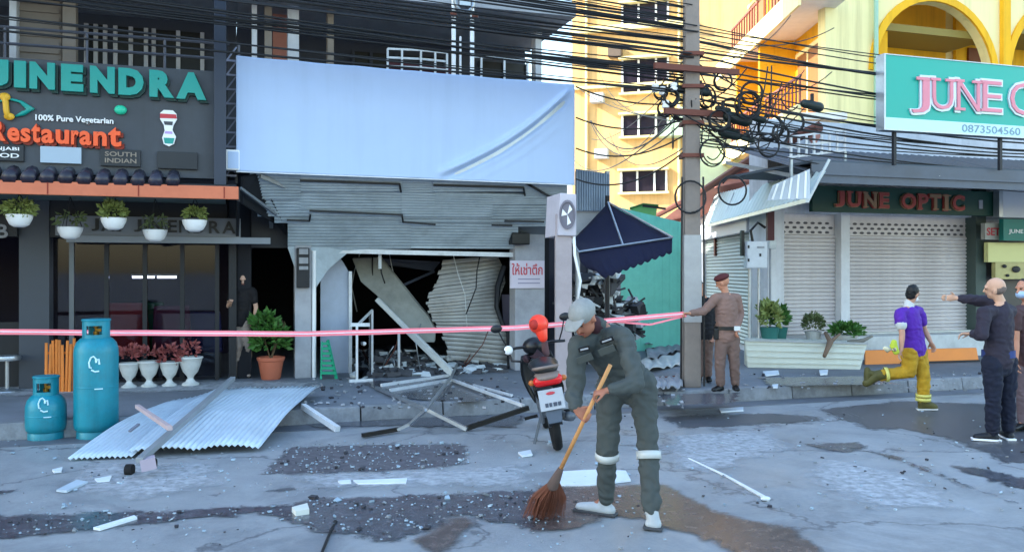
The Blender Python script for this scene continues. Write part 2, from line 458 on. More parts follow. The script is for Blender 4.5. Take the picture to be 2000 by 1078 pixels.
# ------------------------------------------------------------------ ground, road, pavement
mb = MB(); mb.add([(-600, -600, 0), (600, -600, 0), (600, 900, 0), (-600, 900, 0)], [(0, 1, 2, 3)])
road = struct('road', mb, M_road)
def pd(px_, py_, poly):
    best = 1e9; ins = False; n = len(poly)
    for i in range(n):
        x0, y0 = poly[i]; x1, y1 = poly[(i + 1) % n]
        dx, dy = x1 - x0, y1 - y0
        t_ = max(0, min(1, ((px_ - x0) * dx + (py_ - y0) * dy) / (dx * dx + dy * dy + 1e-12)))
        d = math.hypot(px_ - x0 - t_ * dx, py_ - y0 - t_ * dy)
        best = min(best, d)
        if (y0 > py_) != (y1 > py_) and px_ < (x1 - x0) * (py_ - y0) / (y1 - y0) + x0: ins = not ins
    return best if ins else -best
def stain(pts, m, z, parent=None, zbase=0.0, step=0.07, pad=0.35, name='stain'):
    poly = [(G(a, b, zbase).x, G(a, b, zbase).y) for a, b in pts]
    x0 = min(p[0] for p in poly) - pad; x1 = max(p[0] for p in poly) + pad; y0 = min(p[1] for p in poly) - pad; y1 = max(p[1] for p in poly) + pad
    nx = max(4, min(90, int((x1 - x0) / step))); ny = max(4, min(70, int((y1 - y0) / step)))
    vv = []; dd = []
    for j in range(ny + 1):
        for i in range(nx + 1):
            x = x0 + (x1 - x0) * i / nx; y = y0 + (y1 - y0) * j / ny
            vv.append((x, y, zbase + z)); dd.append(max(-1, min(1, pd(x, y, poly) / 0.35)))
    ff = []
    for j in range(ny):
        for i in range(nx):
            q = (j * (nx + 1) + i, j * (nx + 1) + i + 1, (j + 1) * (nx + 1) + i + 1, (j + 1) * (nx + 1) + i)
            if max(dd[k] for k in q) > -0.95: ff.append(q)
    me = bpy.data.meshes.new(name); me.from_pydata(vv, [], ff); me.materials.append(m)
    a = me.attributes.new('inside', 'FLOAT', 'POINT'); a.data.foreach_set('value', dd)
    o = bpy.data.objects.new(name, me); col.objects.link(o); o.parent = parent if parent is not None else road
    return poly
wet = stain_material('wet dark grime', (0.07, 0.074, 0.09), 0.22, 0.7, 5.0, 0.02, 0.94, 0.25)
wetb = stain_material('brown wet mud', (0.105, 0.08, 0.075), 0.25, 0.55, 3.0, 0.0, 0.9, 0.3)
grav = stain_material('exposed dark gravel', (0.085, 0.08, 0.092), 0.6, 0.55, 9.0, 0.05, 0.9, 0.3)
pale = stain_material('pale cement dust', (0.40, 0.42, 0.445), 0.8, 0.9, 3.0, 0.03, 0.6, 0.7)
asph = stain_material('asphalt patch', (0.085, 0.088, 0.1), 0.35, 0.8, 3.5, 0.0, 0.88, 0.4)
POLY = {}
POLY['grav'] = stain([(505, 928), (560, 872), (720, 868), (915, 866), (915, 908), (820, 918), (650, 926)], grav, 0.004, name='gravel_patch')
POLY['low'] = stain([(-120, 1008), (300, 998), (560, 985), (620, 972), (860, 966), (1040, 955), (1090, 985), (1060, 1040), (900, 1010), (780, 1062), (620, 1040), (500, 1005), (260, 1030), (60, 1050), (-120, 1070)], wet, 0.008, name='wet_patch')
stain([(1040, 950), (1180, 945), (1300, 945), (1380, 985), (1460, 1015), (1560, 1035), (1640, 1090), (1480, 1110), (1360, 1050), (1200, 1010), (1130, 1040), (1030, 1045)], wetb, 0.012, name='mud_patch')
stain([(790, 1060), (900, 1005), (930, 1020), (900, 1075), (860, 1100)], wetb, 0.016, name='mud_patch')
stain([(1285, 812), (1480, 806), (1620, 812), (1610, 822), (1450, 834), (1320, 838)], asph, 0.004, name='asphalt_patch')
stain([(1590, 800), (1760, 782), (1980, 790), (2100, 850), (2100, 905), (1960, 905), (1860, 862), (1760, 838), (1700, 842)], asph, 0.004, name='asphalt_patch')
stain([(1560, 868), (1680, 862), (1700, 880), (1640, 886)], wet, 0.008, name='wet_patch')
stain([(1830, 905), (1930, 915), (2100, 960), (2100, 985), (1960, 950)], wet, 0.008, name='wet_patch')
stain([(1690, 880), (1760, 892), (1900, 950), (1990, 985), (1900, 958), (1760, 905)], wet, 0.008, name='wet_patch', step=0.04, pad=0.12)
stain([(-100, 945), (30, 960), (-100, 990)], wet, 0.008, name='wet_patch')
stain([(400, 968), (560, 952), (700, 946), (560, 962)], asph, 0.0045, name='asphalt_patch', step=0.04, pad=0.15)
stain([(560, 930), (900, 915), (1040, 900), (1040, 960), (850, 955), (600, 965)], pale, 0.0125, name='dust_patch')
stain([(1290, 850), (1500, 838), (1560, 880), (1400, 930), (1300, 915)], pale, 0.0125, name='dust_patch')
stain([(150, 905), (420, 900), (460, 950), (240, 985), (120, 960)], pale, 0.0125, name='dust_patch')
stain([(1600, 890), (1800, 930), (1900, 1000), (1700, 1000), (1550, 930)], pale, 0.0125, name='dust_patch')

# pavement slab and kerb stones (facade coordinates)
KV = 3.25
mb = MB(); mb.box((-34, -16, 0.0), (36, KV - 0.16, SW))
sidewalk = struct('pavement', mb, mat('pavement concrete', '757a81', 0.75, var=0.3, scale=1.2, bump=0.25, bscale=35, dirt=0.6, dirtcol=(0.075, 0.078, 0.088)), tf=FW)
ks = None
tk = fthing('kerb', None, None, 0, KV, 0, kind='structure'); del tk.o['kind']; tk.o['kind'] = 'structure'
for i in range(-14, 24):
    u = i * 1.0 + 0.35
    if ks is None:
        mb = MB(); mb.hexa([(u + 0.008, KV, 0.002), (u + 0.992, KV, 0.002), (u + 0.992, KV - 0.157, 0.002), (u + 0.008, KV - 0.157, 0.002),
                            (u + 0.008, KV - 0.03, SW + 0.006), (u + 0.992, KV - 0.03, SW + 0.006), (u + 0.992, KV - 0.157, SW + 0.006), (u + 0.008, KV - 0.157, SW + 0.006)])
        ks = tk.part('kerb_stone', mb, kerbm, bevel=0.015); ku = u
    else:
        c = tk.again(ks, (u - ku, rnd(-0.012, 0.008), rnd(-0.008, 0.006)))
# gutter strip
mb = MB(); mb.box((-34, KV + 0.002, -0.02), (36, KV + 0.38, 0.006))
struct('gutter', mb, mat('gutter concrete', '6b6f76', 0.55, var=0.3, scale=2, dirt=0.7, dirtcol=(0.05, 0.05, 0.06), bump=0.2), tf=FW)
stain([(600, 815), (760, 812), (1030, 812), (1020, 836), (760, 834), (600, 838)], wet, 0.012, name='wet_patch')
stain([(700, 745), (900, 742), (1000, 770), (930, 788), (760, 780)], wet, 0.012, parent=sidewalk, zbase=SW, name='wet_patch')
stain([(1270, 770), (1450, 768), (1440, 790), (1300, 795)], wet, 0.012, parent=sidewalk, zbase=SW, name='wet_patch')
stain([(1480, 738), (1700, 735), (1760, 752), (1500, 756)], wet, 0.012, parent=sidewalk, zbase=SW, name='wet_patch')
stain([(-60, 750), (420, 742), (640, 745), (600, 758), (300, 768), (-60, 778)], pale, 0.008, parent=sidewalk, zbase=SW, name='dust_patch')
# ------------------------------------------------------------------ restaurant building (left of the row)
UR = -1.02                                # party wall between restaurant and wrecked shop
rb = fthing('restaurant_building', 'dark restaurant shophouse with tinted glass front and orange canopy edge', 'building', UR, 0, 0)
ZL = fz(300, 462, 0.45)                   # underside of the inner sign
mb = MB()
mb.box((-52, -6.6, 0.0), (UR - 0.002, -4.6, 27.0))          # rear block, stretched in height and unseen length to shade the street
mb.box((-52, -4.6, 3.25), (UR - 0.002, -1.3, 27.0))        # storeys set back behind the balcony; unseen upper part raised to block the sun
rb.part('wall', mb, mat('building grey', '4d525c', 0.85, var=0.2, scale=0.8, dirt=0.3))
mb = MB(); mb.box((-52, -1.3, 5.78), (UR - 0.002, 1.0, 5.98)); mb.box((-52, -1.3, 3.25), (UR - 0.002, 0.0, 3.42))
mb.box((-52, -1.3, 9.2), (UR - 0.002, 1.0, 9.4)); mb.box((-52, -1.3, 12.6), (UR - 0.002, 1.0, 12.8))
rb.part('balcony_slab', mb, plaster)
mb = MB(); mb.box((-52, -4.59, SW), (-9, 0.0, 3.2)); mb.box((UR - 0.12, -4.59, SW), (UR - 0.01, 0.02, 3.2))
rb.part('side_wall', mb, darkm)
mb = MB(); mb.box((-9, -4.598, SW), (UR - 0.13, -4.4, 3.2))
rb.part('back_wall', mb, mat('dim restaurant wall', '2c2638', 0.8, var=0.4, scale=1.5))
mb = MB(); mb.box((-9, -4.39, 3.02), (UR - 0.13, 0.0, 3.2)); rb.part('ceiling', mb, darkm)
# balcony: columns, wall panels, window, rail
for a, b, m_ in ((18, 32, whitew), (122, 148, tanp), (492, 502, whitew), (517, 531, tanp), (560, 582, whitew), (640, 652, tanp)):
    if a < 460:
        mb = MB(); mb.box((fu(a, 0.0), -0.2, 3.42), (fu(b, 0.0), 0.0, 5.78)); rb.part('column', mb, m_)
mb = MB(); mb.box((fu(32, -0.2), -0.3, 3.42), (fu(120, -0.2), -0.2, 5.78)); wp = rb.part('wall_panel', mb, tanp)
for k in range(9):
    z = 4.75 + k * 0.115
    mb = MB(); mb.box((fu(36, -0.2), -0.199, z), (fu(117, -0.2), -0.175, z + 0.05)); rb.part('louvre_slat', mb, tanp, parent=wp)
for a, b in ((168, 205), (225, 285), (300, 395)):
    mb = MB(); x0, x1 = fu(a, -1.2), fu(b, -1.2)
    mb.box((x0, -1.29, 4.35), (x1, -1.25, 5.6)); fr = rb.part('window', mb, black)
    for c in (x0, (x0 + x1) / 2, x1):
        mb = MB(); mb.box((c - 0.03, -1.249, 4.35), (c + 0.03, -1.2, 5.6)); rb.part('frame', mb, whitew, parent=fr)
mb = MB()
for z in (4.62, 4.84, 5.06): mb.tube([(-9, 0.35, z), (UR - 0.1, 0.35, z)], 0.022, 6)
for k in range(9): mb.tube([(-9 + k, 0.35, 3.42), (-9 + k, 0.35, 5.06)], 0.02, 6)
mb.box((-9, 0.0, 3.252), (UR - 0.05, 0.5, 3.4))
rb.part('railing', mb, mat('dim rail', '5b5d66', 0.5, 0.4))
# ground storey front
mb = MB(); mb.box((fu(37, 0.3), 0.0, SW), (fu(96, 0.3), 0.3, 2.75)); rb.part('pillar', mb, mat('grey tiled pillar', '3b4049', 0.5, var=0.2, scale=3))
mb = MB(); mb.box((-9, -0.02, ZL - 0.02), (UR - 0.14, 0.28, 3.2)); rb.part('lintel', mb, darkm)
gx = [-9.0, fu(37, 0), fu(96, 0), fu(140, 0), fu(208, 0), fu(283, 0), fu(356, 0), fu(424, 0)]
for i in range(2, len(gx)):
    mb = MB(); mb.box((gx[i] - 0.03, -0.06, SW), (gx[i] + 0.03, 0.02, ZL - 0.02)); rb.part('mullion', mb, mat('pale mullion', '5f656c', 0.4, 0.3) if i == 3 else darkm)
for i in range(2, len(gx) - 1):
    mb = MB(); mb.box((gx[i] + 0.031, -0.03, SW + 0.06), (gx[i + 1] - 0.031, -0.018, ZL - 0.03)); rb.part('glass_pane', mb, glass_d)
mb = MB(); mb.box((gx[1], -0.02, SW), (gx[0], 0.0, SW + 0.9)); rb.part('stall_riser', mb, darkm)
# canopy: tiled strip, orange fascia, boarded underside
VF = 2.0
zt, zb = fz(230, 358, VF), fz(230, 384, VF)
mb = MB(); mb.box((-9.5, VF - 0.05, zb), (fu(466, VF), VF, zt)); fas = rb.part('fascia', mb, orange_f, bevel=0.008)
mb = MB()
for k in range(9): mb.box((-9.2 + k * 1.0, VF, zb + 0.01), (-9.185 + k * 1.0, VF + 0.003, zt - 0.01))
rb.part('joint', mb, orange_d, parent=fas)
tl = None
for k in range(38):
    u = -9.2 + k * 0.2
    if u > fu(455, VF): break
    if tl is None:
        mb = MB(); mb.tube([(u, VF + 0.02, zt + 0.03), (u, 1.74, zt + 0.14)], [0.085, 0.075], 8); tl = rb.part('roof_tile', mb, mat('dark glazed tile', '2b2a38', 0.35, var=0.2, rand=0.25), smooth=True); tu = u
    else: rb.again(tl, (u - tu, 0, rnd(-0.008, 0.008)))
mb = MB(); mb.hexa([(-9.5, 0.3, zt + 0.2), (fu(462, VF), 0.3, zt + 0.2), (fu(462, VF), VF - 0.051, zt - 0.03), (-9.5, VF - 0.051, zt - 0.03), (-9.5, 0.3, zt + 0.25), (fu(462, VF), 0.3, zt + 0.25), (fu(462, VF), VF - 0.051, zt + 0.02), (-9.5, VF - 0.051, zt + 0.02)])
rb.part('canopy_deck', mb, darkm)
bo = None
for k in range(9):
    v = VF - 0.16 - k * 0.19
    mb = MB(); z = zb + 0.03 + k * 0.003
    if bo is None:
        mb.box((-9.4, v - 0.17, z), (fu(440, VF), v, z + 0.025)); bo = rb.part('soffit_board', mb, mat('grey green boards', '6d7a75', 0.6, var=0.2, scale=5, rand=0.15))
    else: rb.again(bo, (0, -k * 0.19, k * 0.004))
# dark side cheek of the canopy
mb = MB(); mb.slab([(UR - 0.02, 1.9, zb - 0.02), (UR - 0.02, 0.3, zb - 0.45), (UR - 0.02, 0.3, zt + 0.15), (UR - 0.02, 1.9, zt)], (0.04, 0, 0)); rb.part('canopy_cheek', mb, darkm)

# outer sign board of the restaurant
VS = 1.62
z0, z1 = fz(200, 343, VS), fz(200, 125, VS)
sg = fthing('restaurant_sign', 'charcoal signboard with raised teal and orange restaurant lettering', 'sign', UR, VS, z0)
mb = MB(); mb.box((-9, VS - 0.12, z0), (fu(436, VS), VS, z1)); sg.part('board', mb, darkpan, bevel=0.006)
def big(t, a, b, yt0, yt1, yb0, yb1, pa, pb, m, me, depth, v, bold=0.045, nm='letter'):
    # a letter between pixel columns a..b; top and bottom lines run from (pa, y*0) to (pb, y*1)
    c = (a + b) / 2; f_ = (c - pa) / (pb - pa)
    zt_, zb_ = fz(c, yt0 + (yt1 - yt0) * f_, v), fz(c, yb0 + (yb1 - yb0) * f_, v)
    o = lettering(sg, t, fu(a, v), fu(b, v), zb_, zt_, v + 0.001, depth, m, bold, nm)
    lettering(sg, t, fu(a, v) + 0.015, fu(b, v) + 0.03, zb_ - 0.03, zt_ - 0.012, v + 0.0005, depth * 0.55, me, bold, 'letter_edge', parent=o)
for t, a, b in (('J', -25, 20), ('I', 31, 54), ('N', 61, 110), ('E', 122, 165), ('N', 178, 226), ('D', 233, 282), ('R', 293, 341), ('A', 345, 403)):
    big(t, a, b, 120, 147, 172, 199, 0, 400, teal_l, teal_d, 0.10, VS, 0.07)
for t, a, b in (('I', -78, -58), ('A', -140, -88), ('J', -180, -145)): big(t, a, b, 120, 147, 172, 199, 0, 400, teal_l, teal_d, 0.10, VS, 0.07)
xs = [(-16, 14, 'R', 0), (17, 41, 'e', 14), (43, 62, 's', 14), (64, 81, 't', 4), (83, 107, 'a', 14), (111, 137, 'u', 14), (141, 156, 'r', 14), (157, 180, 'a', 14), (184, 210, 'n', 14), (213, 238, 't', 4)]
for a, b, t, dy in xs: big(t, a, b, 236 + dy, 247 + dy, 277, 289, 0, 235, orange_l, orange_d, 0.08, VS, 0.03)
lettering(sg, '100% Pure Vegetarian', fu(70, VS), fu(222, VS), fz(146, 243, VS), fz(146, 228, VS), VS + 0.002, 0.03, white, 0.02, 'lettering')
def plate(a, b, y0, y1, m, t=None, tm=None):
    x0, x1, zz0, zz1 = fu(a, VS), fu(b, VS), fz((a + b) / 2, y1, VS), fz((a + b) / 2, y0, VS)
    mb = MB(); mb.box((x0, VS + 0.002, zz0), (x1, VS + 0.05, zz1)); o = sg.part('menu_plate', mb, m, bevel=0.006)
    if t:
        n = len(t)
        for i, s_ in enumerate(t):
            h = (zz1 - zz0) / (n + 0.6); zz = zz1 - h * (i + 1.1)
            lettering(sg, s_, x0 + 0.07 * (x1 - x0) + 0.02, x1 - 0.1 * (x1 - x0), zz, zz + h * 0.7, VS + 0.051, 0.006, tm, 0.015, 'lettering', parent=o)
plate(-40, 48, 283, 315, mat('dark plate', '22262c', 0.5), ['PUNJABI', 'FOOD'], white)
plate(80, 160, 288, 320, mat('light grey plate', '9fb0c0', 0.5, var=0.06))
plate(197, 275, 293, 326, MATS['dark plate'], ['SOUTH', 'INDIAN'], tanp)
plate(308, 386, 298, 331, MATS['dark plate'])
# round emblem and the little jar-shaped logo, leaf flourish
mb = MB(); c = fp(236, 216, VS); mb.ell((c.x, VS + 0.03, c.z), (0.075, 0.05, 0.06), 16, 8); sg.part('green_knob', mb, mat('mint', '2fc09a', 0.35), smooth=True)
def logo(pts, d, m, nm, v0):
    mb = MB(); mb.slab([(fu(a, VS), VS + v0, fz(a, b, VS)) for a, b in pts], (0, d, 0)); return sg.part(nm, mb, m)
lg = logo([(313, 222), (320, 216), (338, 217), (345, 224), (346, 234), (339, 246), (337, 255), (344, 268), (340, 282), (330, 287), (320, 282), (317, 270), (322, 256), (320, 245), (313, 234)], 0.03, white, 'jar_logo', 0.002)
for pts, m_ in (([(313, 223), (344, 225), (346, 233), (313, 232)], redtxt), ([(320, 238), (338, 239), (337, 246), (322, 245)], darkpan), ([(323, 257), (337, 258), (337, 263), (322, 262)], mat('mauve', 'b59ad0', 0.6)), ([(320, 270), (341, 271), (338, 282), (322, 281)], teal_l)):
    mb = MB(); mb.slab([(fu(a, VS), VS + 0.0325, fz(a, b, VS)) for a, b in pts], (0, 0.004, 0)); sg.part('logo_band', mb, m_, parent=lg)
mb = MB(); mb.tube([fp(a, b, VS + 0.05) for a, b in ((6, 183), (11, 200), (12, 215), (16, 232))], 0.035, 8); mb.ell(fp(10, 190, VS + 0.05), (0.06, 0.03, 0.05)); mb.ell(fp(18, 228, VS + 0.05), (0.06, 0.03, 0.045))
sg.part('yellow_flourish', mb, mat('flourish yellow', 'd8a52a', 0.45), smooth=True)
mb = MB(); mb.tube([fp(a, b, VS + 0.03) for a, b in ((-10, 200), (20, 194), (40, 199), (60, 214), (45, 222), (30, 228))], [0.01, 0.015, 0.02, 0.05, 0.03, 0.012], 8); sg.part('leaf_flourish', mb, teal_l, smooth=True)

# inner sign over the door
VI = 0.45
isg = fthing('door_sign', 'grey name board with black letters over the restaurant glass front', 'sign', UR, VI, ZL)
mb = MB(); mb.box((fu(108, VI), VI - 0.16, ZL), (fu(470, VI), VI, fz(300, 424, VI))); isg.part('board', mb, mat('grey board', '6e737a', 0.5, var=0.15), bevel=0.005)
mb = MB(); mb.box((fu(130, VI), VI - 0.16, ZL - 0.09), (fu(528, VI), VI + 0.03, ZL - 0.001)); isg.part('ledge', mb, mat('ledge grey', '7d848c', 0.5, var=0.15))
for t, a, b in (('J', 179, 194), ('A', 198, 224), ('I', 228, 236), ('J', 262, 277), ('I', 282, 290), ('N', 295, 318), ('E', 328, 346), ('N', 350, 372), ('D', 378, 400), ('R', 408, 430), ('A', 434, 460)):
    c = (a + b) / 2; f_ = (c - 180) / 280
    lettering(isg, t, fu(a, VI), fu(b, VI), fz(c, 451 + 6 * f_, VI), fz(c, 427 + 6 * f_, VI), VI + 0.001, 0.03, black, 0.02)
osg = fthing('door_sign', 'small dark name board at the edge of the grey pillar', 'sign', fu(10, VI), VI, ZL)
mb = MB(); mb.box((fu(-60, VI), VI - 0.1, ZL - 0.02), (fu(33, VI), VI, fz(10, 424, VI))); osg.part('board', mb, darkm)
lettering(osg, 'B', fu(-6, VI), fu(16, VI), fz(0, 465, VI), fz(0, 438, VI), VI + 0.001, 0.02, plaster, 0.02, 'lettering')

# hanging pots with plants
def leaves(mb, c, rad, n, size, up=0.3, droop=0.0):
    c = Vector(c)
    for i in range(n):
        d = Vector((rnd(-1, 1), rnd(-1, 1), rnd(-0.6 + up, 1)))
        if d.length < 0.1: continue
        d = d.normalized() * (rnd(0.25, 1) ** 0.6)
        p = c + Vector((d.x * rad[0], d.y * rad[1], d.z * rad[2]))
        t = (d + Vector((rnd(-.5, .5), rnd(-.5, .5), rnd(-.3, .5) - droop))).normalized(); s_ = t.orthogonal().normalized()
        s_ = Matrix.Rotation(rnd(0, 6.28), 3, t) @ s_
        L_ = size * rnd(0.6, 1.3); wd = L_ * rnd(0.22, 0.34); nrm = t.cross(s_) * (L_ * 0.12)
        mb.add([p, p + t * L_ * 0.5 + s_ * wd - nrm, p + t * L_, p + t * L_ * 0.5 - s_ * wd - nrm, p + t * L_ * 0.5 + nrm], [(0, 1, 4), (1, 2, 4), (2, 3, 4), (3, 0, 4)])
for i, (px, py, m_, v) in enumerate(((38, 428, leaf_l, 1.5), (222, 434, leaf_l, 1.5), (380, 438, leaf_l, 1.5), (137, 452, leaf_d, 1.2), (303, 457, leaf_d, 1.2))):
    c = fp(px, py, v)
    lab = 'white hanging bowl with bright green trailing plant under the orange canopy' if m_ is leaf_l else 'white hanging bowl with sparse dull plant under the orange canopy'
    t_ = fthing('hanging_pot', lab, 'plant pot', c.x, c.y, c.z, 'hanging pots under the restaurant canopy')
    mb = MB(); mb.lathe([(0.06, -0.10), (0.11, -0.07), (0.145, 0.0), (0.155, 0.05), (0.15, 0.055), (0.12, 0.03)], c, 18); t_.part('pot', mb, white, smooth=50)
    mb = MB(); leaves(mb, c + Vector((0, 0, 0.12)), (rnd(.13, .19), 0.14, rnd(.10, .15)), int(rnd(200, 380)) if m_ is leaf_l else int(rnd(60, 130)), rnd(.05, .08), rnd(.1, .5), rnd(0, .6)); t_.part('foliage', mb, m_)
    mb = MB()
    for a in range(3): mb.tube([c + Vector((0.14 * math.cos(a * 2.1), 0.14 * math.sin(a * 2.1), 0.05)), (c.x, c.y, zb + 0.05)], 0.005, 4)
    t_.part('hanger', mb, darkm)

# furniture behind the glass and in front
def chair(px, v, m_, lab, w_=0.5, h=1.0):
    u = fu(px, v); t_ = fthing('restaurant_chair', lab, 'chair', u, v, SW)
    mb = MB(); mb.box((u - w_ / 2, v - 0.28, SW + 0.38), (u + w_ / 2, v + 0.24, SW + 0.5)); t_.part('seat', mb, m_, bevel=0.03)
    mb = MB(); mb.hexa([(u - w_ / 2, v + 0.16, SW + 0.45), (u + w_ / 2, v + 0.16, SW + 0.45), (u + w_ / 2, v + 0.26, SW + 0.45), (u - w_ / 2, v + 0.26, SW + 0.45), (u - w_ / 2 + .03, v + 0.24, SW + h), (u + w_ / 2 - .03, v + 0.24, SW + h), (u + w_ / 2 - .03, v + 0.32, SW + h), (u - w_ / 2 + .03, v + 0.32, SW + h)]); t_.part('backrest', mb, m_, bevel=0.03)
    for a in (-1, 1):
        for b in (-1, 1):
            mb = MB(); mb.box((u + a * (w_ / 2 - .04) - .02, v + b * .2 - .04, SW), (u + a * (w_ / 2 - .04) + .02, v + b * .2, SW + 0.39)); t_.part('leg', mb, darkm)
chair(252, -0.35, mat('red vinyl', 'b5261c', 0.4), 'tall red chair behind the restaurant glass', 0.6, 1.15)
chair(296, -0.5, mat('green vinyl', '1f6a2a', 0.4), 'green chair beside the red one behind the glass', 0.45, 1.15)
chair(338, -0.35, mat('maroon vinyl', '7d2a3c', 0.4), 'maroon chair behind the restaurant glass', 0.55, 1.1)
chair(398, -0.5, mat('blue vinyl', '1a1d4e', 0.4), 'dark blue chair behind the restaurant glass', 0.55, 1.0)
for px, py, L_, n in ((280, 541, 0.34, 'x'), (326, 541, 0.30, 'y')):
    c = fp(px, py, -2.2); t_ = fthing('tube_lamp', 'lit white tube lamp inside the dark restaurant', 'lamp', c.x, c.y, c.z, 'lit tube lamps in the restaurant')
    mb = MB(); mb.tube([(c.x - L_ / 2, c.y, c.z), (c.x + L_ / 2, c.y, c.z)], 0.02, 8); t_.part('tube', mb, emit('tube light', 'e8f0ff', 3.5))
    mb = MB(); mb.box((c.x - L_ / 2 - .02, c.y - 0.06, c.z + 0.015), (c.x + L_ / 2 + .02, c.y + 0.03, c.z + 0.05)); t_.part('housing', mb, white)
    mb = MB(); mb.tube([(c.x, c.y, c.z + 0.05), (c.x, c.y, 3.03)], 0.006, 5); t_.part('rod', mb, darkm)
# bamboo screen
c = fp(118, 737, 0.75)
t_ = fthing('bamboo_screen', 'orange brown bamboo pole screen at the foot of the grey pillar', 'screen', c.x, 0.75, SW)
for k in range(10):
    mb = MB(); u = fu(90 + k * 6.6, 0.75); h = SW + rnd(0.62, 0.72); mb.tube([(u, 0.75 + rnd(-.03, .03), SW), (u + rnd(-.02, .02), 0.72, h)], [0.022, 0.019], 8); t_.part('bamboo_pole', mb, wood, smooth=50)
for z in (SW + 0.15, SW + 0.5):
    mb = MB(); mb.box((fu(87, 0.75), 0.66, z), (fu(153, 0.75), 0.69, z + 0.03)); t_.part('rail', mb, wood)
# urns
urn = [(0.105, 0.0), (0.105, 0.025), (0.06, 0.05), (0.035, 0.09), (0.045, 0.12), (0.09, 0.17), (0.125, 0.27), (0.14, 0.33), (0.155, 0.345), (0.15, 0.36), (0.12, 0.35), (0.11, 0.33)]
for i, (px, k) in enumerate(((252, 0.95), (291, 1.0), (331, 0.95), (372, 1.12))):
    u = fu(px, 0.55); lab = ['white urn planter standing right behind the tall gas cylinder', 'second white urn planter from the tall gas cylinder', 'third white urn planter from the tall gas cylinder', 'tallest white urn planter, farthest from the gas cylinders'][i]
    t_ = fthing('urn_planter', lab, 'planter', u, 0.55, SW, 'white urn planters along the restaurant glass')
    mb = MB(); mb.lathe([(r * k, z * k + SW) for r, z in urn], (u, 0.55, 0), 20); t_.part('urn', mb, whitedirty, smooth=45)
    mb = MB(); leaves(mb, (u, 0.55, SW + 0.44 * k), (rnd(.11, .19), 0.14, rnd(.08, .16)), int(rnd(45, 110)), rnd(.07, .11), rnd(.1, .6), rnd(0, .4)); t_.part('foliage', mb, leaf_p)
# stool at the far left
u = fu(14, 0.5); t_ = fthing('bar_stool', 'grey round-seated stool left of the grey pillar', 'stool', u, 0.5, SW)
mb = MB(); mb.lathe([(0.16, SW + 0.42), (0.17, SW + 0.45), (0.16, SW + 0.48)], (u, 0.5, 0), 18); t_.part('seat', mb, steel, smooth=50)
mb = MB(); mb.tube([(u, 0.5, SW + 0.02), (u, 0.5, SW + 0.42)], 0.025, 8); t_.part('column', mb, steel)
mb = MB(); mb.lathe([(0.16, SW), (0.15, SW + 0.02), (0.03, SW + 0.05)], (u, 0.5, 0), 18); t_.part('base', mb, steel)
# terracotta pot with shrub
c = G(529, 740, SW)
t_ = thing('potted_shrub', 'terracotta pot with leafy green shrub beside the meter pillar', 'potted plant', c)
mb = MB(); mb.lathe([(0.13, SW), (0.14, SW + 0.02), (0.185, SW + 0.27), (0.20, SW + 0.28), (0.205, SW + 0.33), (0.18, SW + 0.33), (0.17, SW + 0.30)], (c.x, c.y, 0), 22); t_.part('pot', mb, terracotta, smooth=45)
mb = MB()
for k in range(7):
    a = rnd(0, 6.28); mb.tube([(c.x, c.y, SW + 0.28), (c.x + 0.1 * math.cos(a), c.y + 0.1 * math.sin(a), SW + 0.55), (c.x + 0.22 * math.cos(a), c.y + 0.2 * math.sin(a), SW + rnd(0.7, 0.95))], [0.012, 0.009, 0.005], 5)
t_.part('stem', mb, mat('stem brown', '5a4a34', 0.8))
mb = MB(); leaves(mb, (c.x, c.y, SW + 0.55), (0.27, 0.25, 0.26), 300, 0.12); leaves(mb, (c.x - 0.1, c.y, SW + 0.82), (0.17, 0.17, 0.15), 110, 0.13); t_.part('foliage', mb, leaf_g)

# dark steel post in front of the sign
u = fu(430, 1.75); t_ = fthing('steel_post', 'tall dark steel post between the signboard and the white banner', 'post', u, 1.75, zt)
mb = MB(); mb.box((u - 0.075, 1.68, zt - 0.1), (u + 0.075, 1.83, 6.6)); t_.part('shaft', mb, mat('dark post paint', '2b3342', 0.5, var=0.2, scale=2), bevel=0.012)
mb = MB(); mb.box((u - 0.11, 1.65, zt - 0.1), (u + 0.11, 1.86, zt - 0.06)); t_.part('base_plate', mb, darkm)
# lattice behind the post and the small white lamp box
c = fp(452, 318, 1.5)
t_ = fthing('light_box', 'small white box lamp tucked at the lower left corner of the banner', 'lamp', c.x, c.y, c.z)
mb = MB(); mb.box((fu(430, 1.62), 1.50, fz(450, 333, 1.62)), (fu(468, 1.62), 1.665, fz(450, 293, 1.62))); t_.part('housing', mb, white, bevel=0.02)
mb = MB(); mb.box((fu(445, 1.62), 1.666, fz(450, 330, 1.62)), (fu(466, 1.62), 1.672, fz(450, 297, 1.62))); t_.part('diffuser', mb, cloth_banner)
t_ = fthing('lattice_bracket', 'dark steel lattice bracket holding the left edge of the banner', 'bracket', fu(450, 1.45), 1.45, 3.0)
mb = MB(); a, b = fu(442, 1.45), fu(462, 1.45)
for k in range(9):
    z = 3.05 + k * 0.19; mb.beam((a, 1.45, z), (b, 1.45, z), 0.025, 0.025); mb.beam((a, 1.43, z), (b, 1.43, z + 0.19), 0.018, 0.018)
t_.part('rung', mb, mat('lattice grey', '7d8294', 0.6))
for x in (a, b):
    mb = MB(); mb.beam((x, 1.4, 2.95), (x, 1.4, 4.85), 0.03, 0.03); t_.part('upright', mb, darkm)
